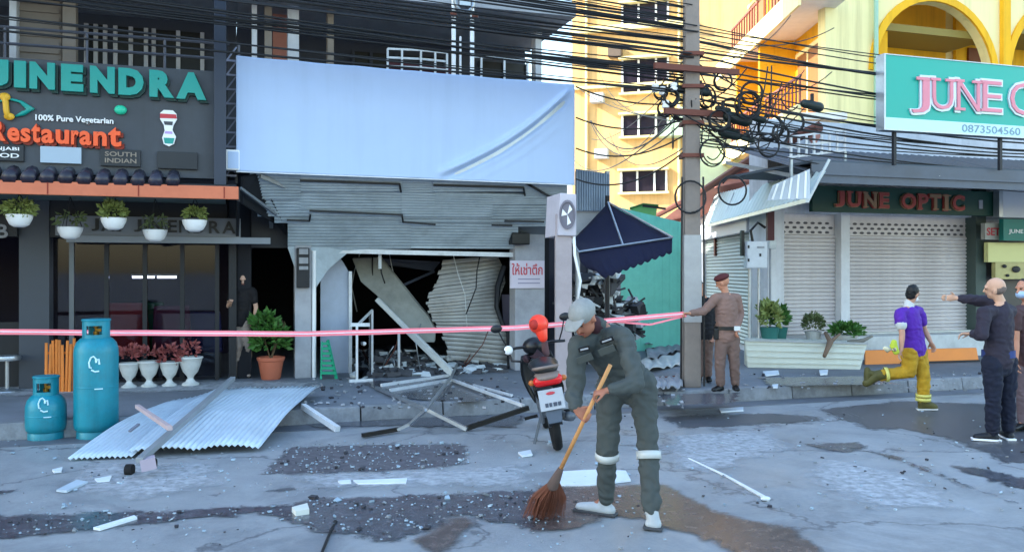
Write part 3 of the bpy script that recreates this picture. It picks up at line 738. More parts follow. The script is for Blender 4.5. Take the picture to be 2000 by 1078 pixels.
# ------------------------------------------------------------------ wrecked shop
U0, U1 = UR + 0.002, fu(1075, 0.0)
ws = fthing('wrecked_shop', 'blast damaged shophouse with torn open front under the white banner', 'building', U0, 0, 0)
bw = mat('upper wall grey', '474d5a', 0.85, var=0.25, scale=0.8, dirt=0.3)
mb = MB(); mb.box((U0 + 0.3, -7.5, 0.0), (U1, -5.5, 5.9)); mb.box((U0, -5.5, 3.3), (U1, -1.3, 5.74)); ws.part('wall', mb, bw)
mb = MB(); mb.box((U0, -1.3, 5.74), (U1 + 0.05, 1.0, 5.94)); mb.box((U0, -1.3, 3.3), (U1, 0.0, 3.44)); ws.part('balcony_slab', mb, plaster)
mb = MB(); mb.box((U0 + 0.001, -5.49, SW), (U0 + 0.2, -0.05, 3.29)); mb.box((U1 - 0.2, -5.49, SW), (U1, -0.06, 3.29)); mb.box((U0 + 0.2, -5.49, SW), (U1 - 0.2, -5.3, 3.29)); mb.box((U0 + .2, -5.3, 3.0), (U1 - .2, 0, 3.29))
ws.part('inner_wall', mb, mat('dark inner wall', '1b1c22', 0.9, var=0.5, scale=1.5))  # inner walls given one dark mottled tone
for a, b, m_ in ((492, 502, whitew), (517, 531, tanp), (562, 584, whitew), (640, 652, tanp), (1046, 1058, whitew)):
    mb = MB(); mb.box((fu(a, 0.2), 0.0, 3.44), (fu(b, 0.2), 0.2, 5.74)); ws.part('column', mb, m_)
mb = MB(); mb.box((fu(533, -0.3), -0.4, 3.44), (fu(561, -0.3), -0.3, 5.74)); ws.part('wall_panel', mb, pinkp)
for a, b in ((690, 760), (775, 870), (940, 1030)):
    x0, x1 = fu(a, -1.2), fu(b, -1.2); mb = MB(); mb.box((x0, -1.29, 4.2), (x1, -1.25, 5.5)); fr = ws.part('window', mb, black)
    for c in (x0, (x0 + x1) / 2, x1):
        mb = MB(); mb.box((c - 0.025, -1.249, 4.2), (c + 0.025, -1.2, 5.5)); ws.part('frame', mb, bw, parent=fr)
mb = MB()
rl = ((757, 96), (822, 99), (873, 104))
for i in range(2):
    for k in (0, 1, 2): mb.beam(fp(rl[i][0], rl[i][1] + k * 17, 0.4), fp(rl[i + 1][0], rl[i + 1][1] + k * 17, 0.4), 0.03, 0.03)
for px, py in rl + ((785, 97), (850, 102)): mb.beam(fp(px, py, 0.42), fp(px, py + 60, 0.42), 0.03, 0.03)
for px, py in ((940, 112), (985, 114), (1030, 118)): mb.beam(fp(px, py, 0.42), fp(px, py + 60, 0.42), 0.03, 0.03)
mb.beam(fp(925, 111, 0.4), fp(1045, 119, 0.4), 0.03, 0.03)
ws.part('railing', mb, whitesteel)
mb = MB(); mb.beam(fp(757, 128, 0.3), fp(880, 140, 0.3), 0.06, 0.12); ws.part('red_sill', mb, mat('dark red sill', '4d1f28', 0.7))
# front pillars
lp = MB(); lp.box((fu(576, 0.2), -0.05, SW), (fu(608, 0.2), 0.2, 3.3)); ws.part('pillar', lp, mat('shop pillar', 'a3a5ac', 0.8, var=0.12, scale=3, dirt=0.45), bevel=0.01)
lp = MB(); lp.box((fu(1006, 0.25), -0.05, SW), (fu(1064, 0.25), 0.25, 3.3)); ws.part('pillar', lp, MATS['shop pillar'], bevel=0.01)
mb = MB(); mb.tube([fp(613, 490, 0.16), (fu(613, 0.16), 0.16, SW)], 0.035, 10); ws.part('drain_pipe', mb, white, smooth=50)
# lintel bar
mb = MB(); mb.beam(fp(606, 489, 0.12), fp(1010, 498, 0.12), 0.06, 0.07); ws.part('lintel_bar', mb, whitesteel)
mb = MB(); mb.box((U0 + 0.2, -0.04, fz(800, 490, 0) + 0.03), (U1 - 0.2, 0.0, 3.3)); ws.part('lintel', mb, darkm)
# sagging corrugated ceiling panels: front edge high at the banner, rear edge low at the opening
cl = fthing('canopy_ceiling', 'sagging grey corrugated canopy ceiling with torn stepped seams', 'ceiling', 1.4, 1.5, 3.0)
def cpt(px, py):
    t_ = (py - 335 - 0.035 * (px - 490)) / (150 - 0.025 * (px - 490)); v = 1.5 - 1.32 * max(-0.05, min(1.02, t_))
    return fp(px, py, v)
rows = [
    [(488, 333, 588, 390), (588, 334, 782, 374), (780, 334, 848, 378), (846, 336, 1026, 374), (1024, 336, 1108, 388)],
    [(503, 386, 606, 428), (586, 374, 786, 412), (784, 372, 962, 426), (850, 370, 1088, 402)],
    [(536, 424, 790, 442), (604, 410, 787, 432), (785, 424, 1010, 440), (960, 400, 1076, 432)],
    [(562, 438, 802, 492), (798, 436, 1012, 494), (990, 428, 1068, 452)],
]
for r_, row in enumerate(rows):
    for (a, ya, b, yb) in row:
        lift = rnd(-0.014, 0.014); s0 = rnd(-1, 1) * 1.5; ribs = max(2, int((yb - ya) / 5.5))
        mb = MB()
        def fn(s, t_, a=a, b=b, ya=ya, yb=yb, lift=lift, s0=s0, ribs=ribs):
            px = a + (b - a) * s; py = ya + (yb - ya) * t_ + 0.030 * (px - 560) * (1 - t_) * (1 if r_ < 2 else 0.4) + s0 * (s - 0.5)
            p = cpt(px, py); ph = (t_ * ribs) % 1.0
            return p + Vector((0, 0, lift + 0.02 * r_ + (0.014 if ph < 0.5 else -0.004)))
        n = ribs * 4; mb.grid(fn, 6, n); cl.part('ceiling_panel', mb, soffit, solid=0.012)
for seam in ([(586, 350), (780, 357), (783, 372)], [(846, 359), (1022, 364), (1025, 379)], [(604, 409), (785, 417), (787, 431), (850, 436)], [(560, 427), (604, 429), (606, 417)], [(960, 437), (1000, 438)], [(1022, 352), (1070, 380), (1105, 384)], [(985, 429), (1062, 431)]):
    mb = MB(); q = [cpt(a, b) + Vector((0, .012, -.022)) for a, b in seam]
    for i in range(len(q) - 1): mb.beam(q[i], q[i + 1], .022, .03)
    cl.part('gap_shade_strip', mb, darkm)  # dark strips put in for the shade of open gaps between panels
mb = MB(); mb.slab([fp(480, 333, 1.49) + Vector((0, 0, 0.09)), fp(1108, 366, 1.49) + Vector((0, 0, 0.09)), fp(1070, 480, 0.16) + Vector((0, 0, 0.12)), fp(568, 478, 0.16) + Vector((0, 0, 0.12))], (0, 0, 0.03)); cl.part('backing_sheet', mb, mat('backing grey', '6a747d', 0.7, var=0.3, scale=2))
for px in (520, 700, 860, 1040):
    mb = MB(); mb.beam(fp(px, 335, 1.45) + Vector((0, 0, 0.16)), fp(px + 10, 470, 0.2) + Vector((0, 0, 0.2)), 0.05, 0.05); cl.part('rafter', mb, steel)
# diagonal torn strut beside the restaurant canopy
t_ = fthing('torn_strut', 'dark torn canopy strut with a pale edge above the meter pillar', 'strut', fu(470, 1.5), 1.5, 3.0)
mb = MB(); mb.slab([fp(470, 345, 1.5), fp(505, 338, 1.45), fp(572, 440, 0.25), fp(570, 470, 0.22), fp(540, 440, 0.4), fp(470, 398, 1.3)], (0.03, 0, 0.0)); t_.part('panel', mb, darkm)
mb = MB(); mb.beam(fp(470, 368, 1.62), fp(568, 440, 0.3), 0.03, 0.035); t_.part('edge_bar', mb, steel)
mb = MB(); mb.beam(fp(508, 344, 1.52), fp(560, 366, 1.2), 0.03, 0.05); t_.part('edge_bar', mb, steel)

# banner
VB = 1.6
bn = fthing('white_banner', 'large blank pale banner sheet covering the shop sign, creased at one corner', 'banner', 1.3, VB, 3.1)
ua, ub = fu(461, VB), fu(1121, VB)
za0, za1, zb0, zb1 = fz(461, 335, VB), fz(461, 110, VB), fz(1121, 361, VB), fz(1121, 166, VB)
def bfn(s, t_):
    u = ua + (ub - ua) * s; z = (za0 + (zb0 - za0) * s) * (1 - t_) + (za1 + (zb1 - za1) * s) * t_
    z += -0.008 * abs(math.sin(math.pi * s * 6)) * max(0, (t_ - .9) / .1) + 0.008 * noise.noise(Vector((s * 9, 2, 0))) * (1 - t_)
    L_ = ub - ua; x = s * L_; y = t_ * 1.5
    # big crease running from the top right corner down to the lower middle
    x0, y0, x1, y1 = L_ * 0.985, 1.43, L_ * 0.56, 0.06
    dx, dy = x1 - x0, y1 - y0; ln = math.hypot(dx, dy); q = ((x - x0) * dx + (y - y0) * dy) / ln; d = ((x - x0) * dy - (y - y0) * dx) / ln
    d += 0.13 * math.sin(q / ln * math.pi) 
    env = max(0, min(1, q / 0.25)) * max(0, min(1, (ln - q) / 0.3)); wdt = 0.03 + 0.025 * max(0, min(1, q / ln))
    off = 0.085 * env * math.exp(-(d / wdt) ** 2) - 0.045 * env * math.exp(-((d + 0.09) / 0.05) ** 2)
    for k, (a, am) in enumerate(((0.16, 0.012), (0.30, 0.008))): off += am * env * math.exp(-((d + a) / 0.035) ** 2) * max(0, math.sin(q / ln * 3.1))
    off += 0.006 * abs(noise.noise(Vector((x * 2.6, y * .8, 5)))) + 0.010 * (1 - t_) * noise.noise(Vector((x * 1.3, 7, 3))) + 0.004 * noise.noise(Vector((x * 0.9, y * 0.5, 3))) + 0.003 * math.sin(x * 5 + 1.5 * noise.noise(Vector((x, y, 0)))) + 0.003 * noise.noise(Vector((x * 3, y * 2.2, 8)))
    return Vector((u, VB + 0.03 + off, z))
mb = MB(); mb.grid(bfn, 200, 70); bn.part('sheet', mb, cloth_banner, smooth=True, solid=0.004)
mb = MB(); mb.hexa([(ua + .01, VB - .10, za0 + .02), (ub - .01, VB - .10, zb0 + .02), (ub - .01, VB, zb0 + .02), (ua + .01, VB, za0 + .02), (ua + .01, VB - .10, za1 - .02), (ub - .01, VB - .10, zb1 - .02), (ub - .01, VB, zb1 - .02), (ua + .01, VB, za1 - .02)]); bn.part('backing_frame', mb, steel)
mb = MB(); mb.beam((ua, VB + 0.01, za0 - 0.006), (ub, VB + 0.01, zb0 - 0.006), 0.05, 0.012); bn.part('edge_strip', mb, whitesteel)

# twin pale posts above the banner
tp = fthing('twin_post', 'pair of pale vertical pipes rising behind the banner top', 'post', fu(903, 1.2), 1.2, 4.2)
for px in (886, 922):
    mb = MB(); u = fu(px, 1.2); mb.tube([(u, 1.2, 4.25), (u, 1.2, 5.75)], 0.032, 10); tp.part('pipe', mb, white, smooth=50)
mb = MB(); u = fu(899, 1.15); mb.tube([(u, 1.15, 4.25), (u, 1.15, fz(899, 72, 1.15))], 0.018, 8); tp.part('pipe', mb, white, smooth=50)
mb = MB(); a, b, z = fu(884, 1.2), fu(926, 1.2), fz(903, 12, 1.2)
mb.tube([(a + 0.02, 1.25, z + 0.16), (a + 0.03, 1.25, z), (a + 0.1, 1.25, z - 0.09), (b - 0.1, 1.25, z - 0.09), (b - 0.03, 1.25, z), (b - 0.02, 1.25, z + 0.16)], 0.028, 8); mb.box((a + .08, 1.2, z - .02), (b - .08, 1.3, z + .1)); tp.part('clamp', mb, steel, smooth=40)
for s in (a, b):
    mb = MB(); mb.ell((s, 1.25, fz(903, 32, 1.2)), (0.05, 0.05, 0.04)); tp.part('insulator', mb, rust, smooth=True)

# meter box on the left pillar
mt = fthing('electric_meter', 'black electric meter box with pale cells on the shop pillar', 'meter', fu(592, 0.25), 0.25, 1.5)
mb = MB(); mb.box((fu(580, 0.32), 0.202, fz(592, 562, 0.3)), (fu(605, 0.32), 0.3, fz(592, 484, 0.3))); mt.part('box', mb, darkm, bevel=0.01)
for y0, y1 in ((486, 497), (503, 515), (520, 527)):
    mb = MB(); mb.box((fu(584, 0.32), 0.3005, fz(592, y1, 0.3)), (fu(602, 0.32), 0.325, fz(592, y0, 0.3))); mt.part('dial', mb, plaster, bevel=0.006)
# notice board on the right pillar: red Thai lettering
nb = fthing('notice_board', 'small white notice with red Thai lettering on the right shop pillar', 'sign', fu(1030, 0.3), 0.3, 1.5)
mb = MB(); mb.box((fu(997, 0.3), 0.262, fz(1030, 563, 0.3)), (fu(1064, 0.3), 0.29, fz(1030, 509, 0.3))); nb.part('board', mb, mat('notice white', 'cfc6d2', 0.5, var=0.06), bevel=0.004)
lettering(nb, 'ให้เช่าตึก', fu(1000, 0.3), fu(1060, 0.3), fz(1030, 537, 0.3), fz(1030, 514, 0.3), 0.291, 0.004, redtxt, 0.012, 'lettering')
mb = MB()
for y in (545, 553): mb.box((fu(1012, 0.3), 0.291, fz(1030, y, 0.3) - 0.008), (fu(1055, 0.3), 0.294, fz(1030, y, 0.3) + 0.008))
nb.part('text_line', mb, mat('grey violet print', '8b86a0', 0.6))
# flood light under the ceiling
t_ = fthing('flood_light', 'small black lamp fitting under the ceiling by the right pillar', 'lamp', fu(1015, 0.35), 0.35, 2.2)
mb = MB(); mb.box((fu(998, .4), 0.26, fz(1015, 478, .4)), (fu(1033, .4), 0.46, fz(1015, 455, .4))); t_.part('housing', mb, black, bevel=0.02)
mb = MB(); mb.box((fu(1010, .4), 0.24, fz(1015, 455, .4) + 0.001), (fu(1022, .4), 0.30, fz(1015, 440, .4))); t_.part('bracket', mb, darkm)

# inside: white side panel, fallen beam and board, crumpled roller shutter, rubble
pn = fthing('partition', 'pale blue grey partition panel standing just inside the shop', 'partition', fu(650, -0.3), -0.3, SW)
mb = MB(); mb.slab([(fu(626, -0.3), -0.3, SW), (fu(684, -0.3), -0.3, SW), fp(683, 535, -0.3), fp(672, 515, -0.3), fp(664, 503, -0.3), fp(626, 498, -0.3)], (0, -0.05, 0)); pn.part('panel', mb, mat('partition paint', 'a9b4c6', 0.5, var=0.1, dirt=0.25))
mb = MB(); mb.beam(fp(684, 530, -0.26), (fu(684, -0.26), -0.26, SW), 0.05, 0.05); pn.part('edge_post', mb, whitesteel)
fb = fthing('fallen_board', 'grey plaster board with a white metal beam collapsed across the doorway', 'debris', fu(800, 0), 0.0, SW)
mb = MB(); mb.slab([fp(688, 505, -0.75), fp(742, 503, -0.8), fp(772, 540, -0.65), fp(788, 560, -0.6), fp(812, 590, -0.5), fp(836, 618, -0.4), fp(850, 645, -0.35), fp(848, 668, -0.25), fp(820, 668, -0.22), fp(770, 610, -0.35), fp(734, 575, -0.5), fp(705, 550, -0.6)], (0.03, -0.06, 0.02)); fb.part('board', mb, mat('plaster board grey', '8f9089', 0.85, var=0.2, scale=4, dirt=0.5))
mb = MB(); mb.beam(fp(736, 584, -0.4), fp(800, 648, -0.08), 0.05, 0.075); mb.beam(fp(798, 646, -0.08), (fu(884, 0.62), 0.62, SW + 0.03), 0.07, 0.10); fb.part('beam', mb, whitedirty, bevel=0.006)
hp = fthing('hanging_stub', 'short pale pipe stub hanging from the shop lintel', 'pipe', fu(742, -0.05), -0.05, 2.0)
mb = MB(); mb.tube([fp(742, 488, -0.05), fp(742, 525, -0.05)], 0.028, 8); hp.part('stub', mb, whitedirty)
mb = MB(); mb.box(tuple(fp(733, 487, -0.08)), tuple(fp(751, 484, -0.02))); hp.part('bracket', mb, steel)
# crumpled shutter
Ledge = [(500, 865), (520, 858), (545, 850), (560, 838), (585, 834), (610, 838), (640, 848), (665, 862), (690, 872), (712, 880)]
Redge = [(500, 972), (530, 984), (560, 987), (585, 978), (610, 974), (640, 984), (665, 990), (690, 992), (712, 990)]
def edge(E, y):
    for i in range(len(E) - 1):
        if y <= E[i + 1][0]:
            f_ = (y - E[i][0]) / (E[i + 1][0] - E[i][0]); return E[i][1] + (E[i + 1][1] - E[i][1]) * f_
    return E[-1][1]
cs = fthing('crumpled_shutter', 'buckled pale roller shutter bulging in the torn shop doorway', 'shutter', fu(915, -0.5), -0.5, SW)
NS = 26
for i in range(NS):
    mb = MB()
    def sfn(s, t_, i=i):
        q = (i + t_ * 0.93) / NS; y = 500 + 212 * q
        yy = y + (1 - s) * 14 * math.sin(q * 5 + 0.6) - 10 * s * math.sin(q * 3.2)
        y2 = max(498, min(716, yy))
        px = edge(Ledge, y) + (edge(Redge, y) - edge(Ledge, y)) * s + 2.5 * math.sin(i * 2.3) * (1 - s)
        v = -0.55 + 0.28 * math.sin(q * 3.3) * math.sin(s * 2.6 + 0.3) + 0.25 * q + 0.05 * math.sin(s * 9 + q * 7) + (0.022 * math.sin(t_ * math.pi))
        return fp(px, y2, v)
    mb.grid(sfn, 18, 3); cs.part('slat', mb, mat('buckled slat paint', 'a7a6a2', 0.55, 0.1, var=0.15, scale=3, dirt=0.3, rand=0.06), smooth=True)
t_ = fthing('torn_sheet', 'dark strip of torn sheet metal hanging inside the shop', 'debris', fu(800, -1.2), -1.2, 1.8)
mb = MB(); mb.slab([fp(745, 505, -1.2), fp(860, 512, -1.1), fp(845, 530, -1.0), fp(790, 522, -1.1), fp(750, 518, -1.2)], (0, -0.02, 0.01)); mb.beam(fp(848, 530, -1.1), fp(780, 560, -0.9), 0.03, 0.04); t_.part('strip', mb, mat('dim blue sheet', '3d4454', 0.6, var=0.3))
t_ = fthing('torn_sheet', 'dark curled metal strip standing right of the buckled shutter', 'debris', fu(985, -0.2), -0.2, SW)
mb = MB(); mb.tube([fp(985, 520, -.3), fp(972, 560, -.25), fp(970, 600, -.2), fp(980, 630, -.15), fp(992, 650, -.1), fp(994, 715, -.1)], [0.05, 0.05, 0.04, 0.035, 0.03, 0.03], 6); t_.part('strip', mb, darkm)
mb = MB(); mb.slab([fp(980, 575, -.5), fp(1004, 575, -.5), fp(1004, 640, -.5), fp(984, 640, -.5)], (0, -0.03, 0)); t_.part('plate', mb, mat('mauve grey plate', '6f6878', 0.7))

def chunk(mb, c, s, flat=0.5):
    c = Vector(c); M = Matrix.Rotation(rnd(0, 6.28), 3, 'Z') @ Matrix.Rotation(rnd(-0.6, 0.6), 3, 'X')
    q = [Vector((a * s * rnd(.6, 1.2), b * s * rnd(.4, 1), d * s * flat * rnd(.5, 1))) for d in (-1, 1) for a, b in ((-1, -1), (1, -1), (1, 1), (-1, 1))]
    mb.hexa([c + M @ p for p in q])
mb = MB(); 
for k in range(420):
    px = rnd(690, 985); v = rnd(-2.2, 0.5); u = fu(px, v); h = max(0, 0.28 - 0.35 * abs(v + 0.9)) * rnd(0, 1)
    mb.mi = 0 if random.random() < 0.6 else 1
    chunk(mb, F(u, v, SW + 0.02 + h), rnd(0.02, 0.11), rnd(.2, .7))
o = one('rubble_heap', 'dark heap of rubble and splinters on the wrecked shop floor', 'rubble', mb, [muddy, rubble_m], F(fu(830, -0.8), -0.8, SW), kind='stuff')

# hanging wires, bent rods and torn strips in the opening
random.seed(31)
for k in range(9):
    px = rnd(700, 985); v = rnd(-1.2, -.1); p_ = fp(px, 494, v); q_ = fp(px + rnd(-30, 30), rnd(540, 640), v + rnd(-.3, .3)); m_ = p_.lerp(q_, .5) + Vector((rnd(-.15, .15), 0, -.08))
    mb = MB(); mb.tube([FW(p_), FW(p_.lerp(m_, .5) + Vector((rnd(-.04, .04), 0, 0))), FW(m_), FW(q_)], rnd(.006, .012), 5); one('hanging_wire', 'thin torn wire dangling in the wrecked shop doorway', 'wire', mb, cable if k % 3 else whitedirty, FW(p_), 'torn wires in the doorway', smooth=True)
for k in range(8):
    px = rnd(690, 985); v = rnd(-.7, .4); a = rnd(-.9, .9); p_ = Vector((fu(px, v), v, SW + .03)); q_ = p_ + Vector((math.sin(a) * rnd(.3, .7), rnd(-.2, .2), rnd(.15, .75))); m_ = p_.lerp(q_, .55) + Vector((rnd(-.1, .1), 0, .05))
    mb = MB(); mb.tube([FW(p_), FW(m_), FW(q_)], .009, 5); one('bent_rod', 'thin bent steel rod sticking out of the doorway rubble', 'rod', mb, rust if k % 2 else steel, FW(p_), 'bent rods in the rubble', smooth=True)
# green slatted step rack
gr = fthing('plastic_rack', 'small green slatted plastic step rack leaning by the white pipe', 'rack', fu(640, 0.35), 0.35, SW)
grn = mat('green plastic', '149a74', 0.4, var=0.12)
for a, b in (((627, 735), (629, 668)), ((657, 735), (640, 664))):
    mb = MB(); p0_, p1_ = fp(a[0], a[1], 0.45), fp(b[0], b[1], 0.25); p0_.z = SW; mb.beam(p0_, p1_, 0.025, 0.05); gr.part('side_rail', mb, grn)
for k in range(7):
    f_ = k / 6.5; y = 728 - 62 * f_; a = 626 + 3 * f_; b = 656 - 16 * f_; v = 0.45 - 0.2 * f_
    mb = MB(); mb.beam(fp(a, y, v), fp(b, y, v), 0.06, 0.04); gr.part('step', mb, grn)
# white A-frame glass screen
af = fthing('glass_screen', 'white framed glass screen panel standing loose before the shop', 'screen', fu(712, 0.7), 0.7, SW)
q0, q1, q2, q3 = fp(697, 745, 0.9), fp(697, 636, 0.9), fp(727, 606, 0.1), fp(727, 697, 0.1); q0.z = SW; q3.z = SW + 0.0
for a, b, n in ((q0, q1, 'upright'), (q2, q3, 'upright'), (q1, q2, 'top_rail'), (q0, q3, 'bottom_rail')):
    mb = MB(); mb.beam(a, b, 0.045 if n == 'upright' and a is q0 else 0.028, 0.03); af.part(n, mb, whitesteel)
mb = MB(); mb.beam(fp(684, 634, 0.9), fp(722, 634, 0.9), 0.05, 0.05); af.part('cap_bar', mb, whitesteel)
mb = MB(); mb.beam(Vector((fu(682, .9), .9, SW + 0.02)), Vector((fu(728, .9), .9, SW + 0.02)), 0.06, 0.04); af.part('foot', mb, whitesteel)
mb = MB(); mb.slab([q0 + Vector((.02, 0, .03)), q1 + Vector((.02, 0, -.03)), q2 + Vector((-.02, 0, -.03)), q3 + Vector((-.02, 0, .03))], (0, 0.006, 0)); af.part('pane', mb, glass('screen glass', (0.7, 0.75, 0.8)))
mb = MB(); mb.ell(fp(711, 671, 0.6), (0.035, 0.02, 0.03)); af.part('knob', mb, white, smooth=True)
t_ = fthing('thin_post', 'thin white post standing in the rubble of the doorway', 'post', fu(779, -0.1), -0.1, SW)
mb = MB(); mb.tube([(fu(779, -.1), -.1, SW), fp(779, 650, -0.1)], 0.022, 8); t_.part('shaft', mb, whitesteel)
mb = MB(); mb.box((fu(775, -.1), -.16, SW), (fu(784, -.1), -.04, SW + 0.02)); t_.part('base_plate', mb, steel)

# bent frame of white tubes across the kerb
def bars(name, label, pts_list, m_, w_=0.045, tip=None):
    P = [[G(px, py, zz) if True else None for px, py, zz in seg] for seg in pts_list]
    t_ = thing(name, label, 'metal bar', P[0][0], 'bent tubes strewn over the kerb')
    for seg in P:
        mb = MB()
        for i in range(len(seg) - 1): mb.beam(seg[i], seg[i + 1], w_, w_)
        t_.part('tube', mb, m_)
    if tip:
        mb = MB(); a, b = [G(*q) for q in tip]; mb.beam(a, b, w_ * 1.35, w_ * 1.3); t_.part('sleeve', mb, black)
    return t_
bars('steel_tube', 'short thick white tube slanting off the kerb beside the corrugated sheet', [[(592, 793, SW + 0.03), (660, 838, 0.03)]], whitesteel, 0.06)
bars('steel_tube', 'long white tube running from the glass screen down to the road', [[(735, 757, SW + 0.03), (830, 797, SW + 0.05), (912, 838, 0.03)]], steel, 0.04)
bars('steel_tube', 'pale bent tube crossing the others with a black sleeve at its road end', [[(893, 712, SW + 0.08), (880, 738, SW + 0.08), (832, 800, SW + 0.12), (800, 828, 0.1), (776, 839, 0.04)]], steel, 0.032, tip=((778, 838, 0.04), (708, 850, 0.035)))
bars('steel_tube', 'white tube running from the fallen beam towards the motorcycle', [[(884, 742, SW + 0.05), (1022, 792, SW + 0.06)]], whitesteel, 0.034)
bars('steel_tube', 'black sleeved tube between the kerb and the motorcycle wheel', [[(912, 836, 0.035), (1032, 796, SW + 0.04)]], black, 0.05)
bars('steel_tube', 'pair of pale rails lying flat on the pavement below the fallen beam', [[(745, 752, SW + 0.03), (875, 733, SW + 0.03)], [(762, 762, SW + 0.03), (880, 742, SW + 0.03)]], whitesteel, 0.04)
bars('steel_tube', 'thin pale tube lying on the pavement near the motorcycle', [[(925, 752, SW + 0.03), (1000, 772, SW + 0.03)]], whitesteel, 0.03)

# pillar box (old fan unit) on a concrete post, corrugated side sheet
c = G(1100, 762, SW); c.z = SW
po = thing('concrete_post', 'square concrete post beside the motorcycle carrying the fan unit', 'post', c)
sc_ = c.y / FPX; hw = 16 * sc_; zt2 = HC + (530 - 462) * sc_
mb = MB(); mb.hexa([(c.x - hw, c.y - .12, SW), (c.x + hw, c.y - .12, SW), (c.x + hw, c.y + .12, SW), (c.x - hw, c.y + .12, SW), (c.x - hw, c.y - .12, zt2 + .3), (c.x + hw, c.y - .12, zt2 + .3), (c.x + hw, c.y + .12, zt2 + .3), (c.x - hw, c.y + .12, zt2 + .3)]); po.part('shaft', mb, mat('post concrete', 'a3989a', 0.85, var=0.12, scale=3, dirt=0.3), bevel=0.015)
mb = MB(); mb.box((c.x - hw - .05, c.y - .17, SW), (c.x + hw + .05, c.y + .17, SW + .22)); po.part('plinth', mb, MATS['post concrete'], bevel=0.02)
ac = thing('fan_unit', 'pale boxy fan unit with round grille on the concrete post', 'fan unit', (c.x, c.y, zt2))
def WY(px, py, Y): return W(px, py, Y)
Y1 = c.y - 0.16
f1 = [WY(1090, 460, Y1), WY(1126, 461, Y1), WY(1126, 379, Y1), WY(1094, 377, Y1)]
b1 = [p + Vector((-0.16, 0.42, -0.02)) for p in f1]
mb = MB(); mb.add(f1 + b1, [(0, 1, 2, 3), (7, 6, 5, 4), (0, 3, 7, 4), (1, 5, 6, 2), (3, 2, 6, 7), (0, 4, 5, 1)]); ac.part('casing', mb, mat('fan unit paint', 'b9b4bd', 0.55, var=0.1, dirt=0.3), bevel=0.012)
cc = (f1[0] + f1[2]) / 2; mb = MB()
mb.lathe([(0.135, 0), (0.135, 0.02), (0.115, 0.025), (0.112, 0.006)], (0, 0, 0), 24)
Mr = Matrix.Rotation(R(90), 3, 'X'); mb.v = [cc + Vector((0, -0.002, 0.0)) + Matrix.Diagonal((0.82, 1, 1.45)) @ (Mr @ p) for p in mb.v]; gf = ac.part('fan_ring', mb, mat('fan ring', '6f6b75', 0.6), smooth=40)
mb = MB()
for k in range(3):
    a = k * 2.09 + 0.5; mb.slab([cc + Vector((0, -0.012, 0)), cc + Vector((math.cos(a) * .075, -0.012, math.sin(a) * .14)), cc + Vector((math.cos(a + .7) * .08, -0.012, math.sin(a + .7) * .14))], (0, -0.006, 0))
ac.part('blade', mb, white, parent=gf)
mb = MB(); mb.tube([f1[1] + Vector((-.03, .05, 0)), f1[1] + Vector((-.02, .05, -.25)), f1[1] + Vector((.06, .1, -.6)), f1[1] + Vector((.0, .12, -1.0))], 0.02, 8); ac.part('pipe', mb, white, smooth=True)
# ------------------------------------------------------------------ alley between the two rows
t_ = fthing('corrugated_sheet', 'blue grey corrugated side sheet rising right of the banner', 'panel', fu(1157, 0.9), 0.9, SW)
mb = MB()
def fnp(s, t): 
    px = 1124 + 66 * s; p = fp(px, 330 + 10 * s, 0.9); zb_ = fz(px, 412, 0.9); z = zb_ + (p.z - zb_) * t
    return Vector((p.x, 0.9 + (0.018 if int(s * 28) % 2 else 0), z))
mb.grid(fnp, 56, 3); t_.part('sheet', mb, mat('blue grey sheet', '8494a6', 0.45, 0.35, var=0.12, dirt=0.3), solid=0.006)
for px in (1128, 1186):
    mb = MB(); u = fu(px, 0.8); mb.beam((u, 0.8, SW), (u, 0.8, fz(px, 335, 0.8)), 0.06, 0.06); t_.part('upright', mb, steel)
mb = MB(); mb.box((fu(1120, .84), 0.78, fz(1157, 455, .84)), (fu(1195, .84), 0.84, fz(1157, 412, .84) + .02)); t_.part('lower_band', mb, plaster)
# navy folding awning
AY = 12.9
aw = thing('navy_awning', 'dark navy canvas awning tilted over the alley mouth', 'awning', W(1120, 480, AY))
P = {k: W(*v) for k, v in dict(a=(1117, 472, 13.3), b=(1187, 397, 13.6), c=(1313, 466, 12.5), d=(1130, 494, 12.4), e=(1313, 490, 12.35), f=(1160, 548, 12.15)).items()}
mb = MB()
def patch(p, q, r, s, n=10, sag=0.06):
    def fn(a, b):
        w_ = (p * (1 - a) + q * a) * (1 - b) + (s * (1 - a) + r * a) * b
        return w_ + Vector((0, 0, -sag * math.sin(a * math.pi) * math.sin(b * math.pi) + 0.015 * noise.noise(w_ * 4)))
    mb.grid(fn, n, n)
patch(P['a'], P['b'], P['c'], P['d'])
aw.part('canvas', mb, navy, smooth=True, solid=0.006)
mb = MB()
def val(a, b):
    top = P['d'] * (1 - a) + P['c'] * a; bot = P['f'] * (1 - a) + P['e'] * a
    if a < 0.14: bot = (P['d'] + Vector((0.02, 0, -0.12))) * (1 - a / 0.14) + (P['f'] * 0.86 + P['e'] * 0.14) * (a / 0.14)
    sc2 = 0.035 * abs(math.sin(a * 34)) * b
    return top * (1 - b) + bot * b + Vector((0, 0.02 * math.sin(a * 20) * b, -sc2))
mb.grid(val, 120, 4); aw.part('valance', mb, navy, smooth=True, solid=0.005)
for p_, q_, n in ((P['d'], P['c'], 'front_bar'), (P['b'], P['d'].lerp(P['c'], .47), 'arm'), (P['a'], P['d'], 'arm'), (P['b'], P['c'], 'side_bar')):
    mb = MB(); mb.tube([p_ + Vector((0, -.02, .015)), q_ + Vector((0, -.02, .015))], 0.016, 6); aw.part(n, mb, steel)
mb = MB(); mb.tube([P['b'] + Vector((0, .05, -2.4 + 0.0)), P['b'] + Vector((0, .05, .12))], 0.035, 8); aw.part('post', mb, darkm)
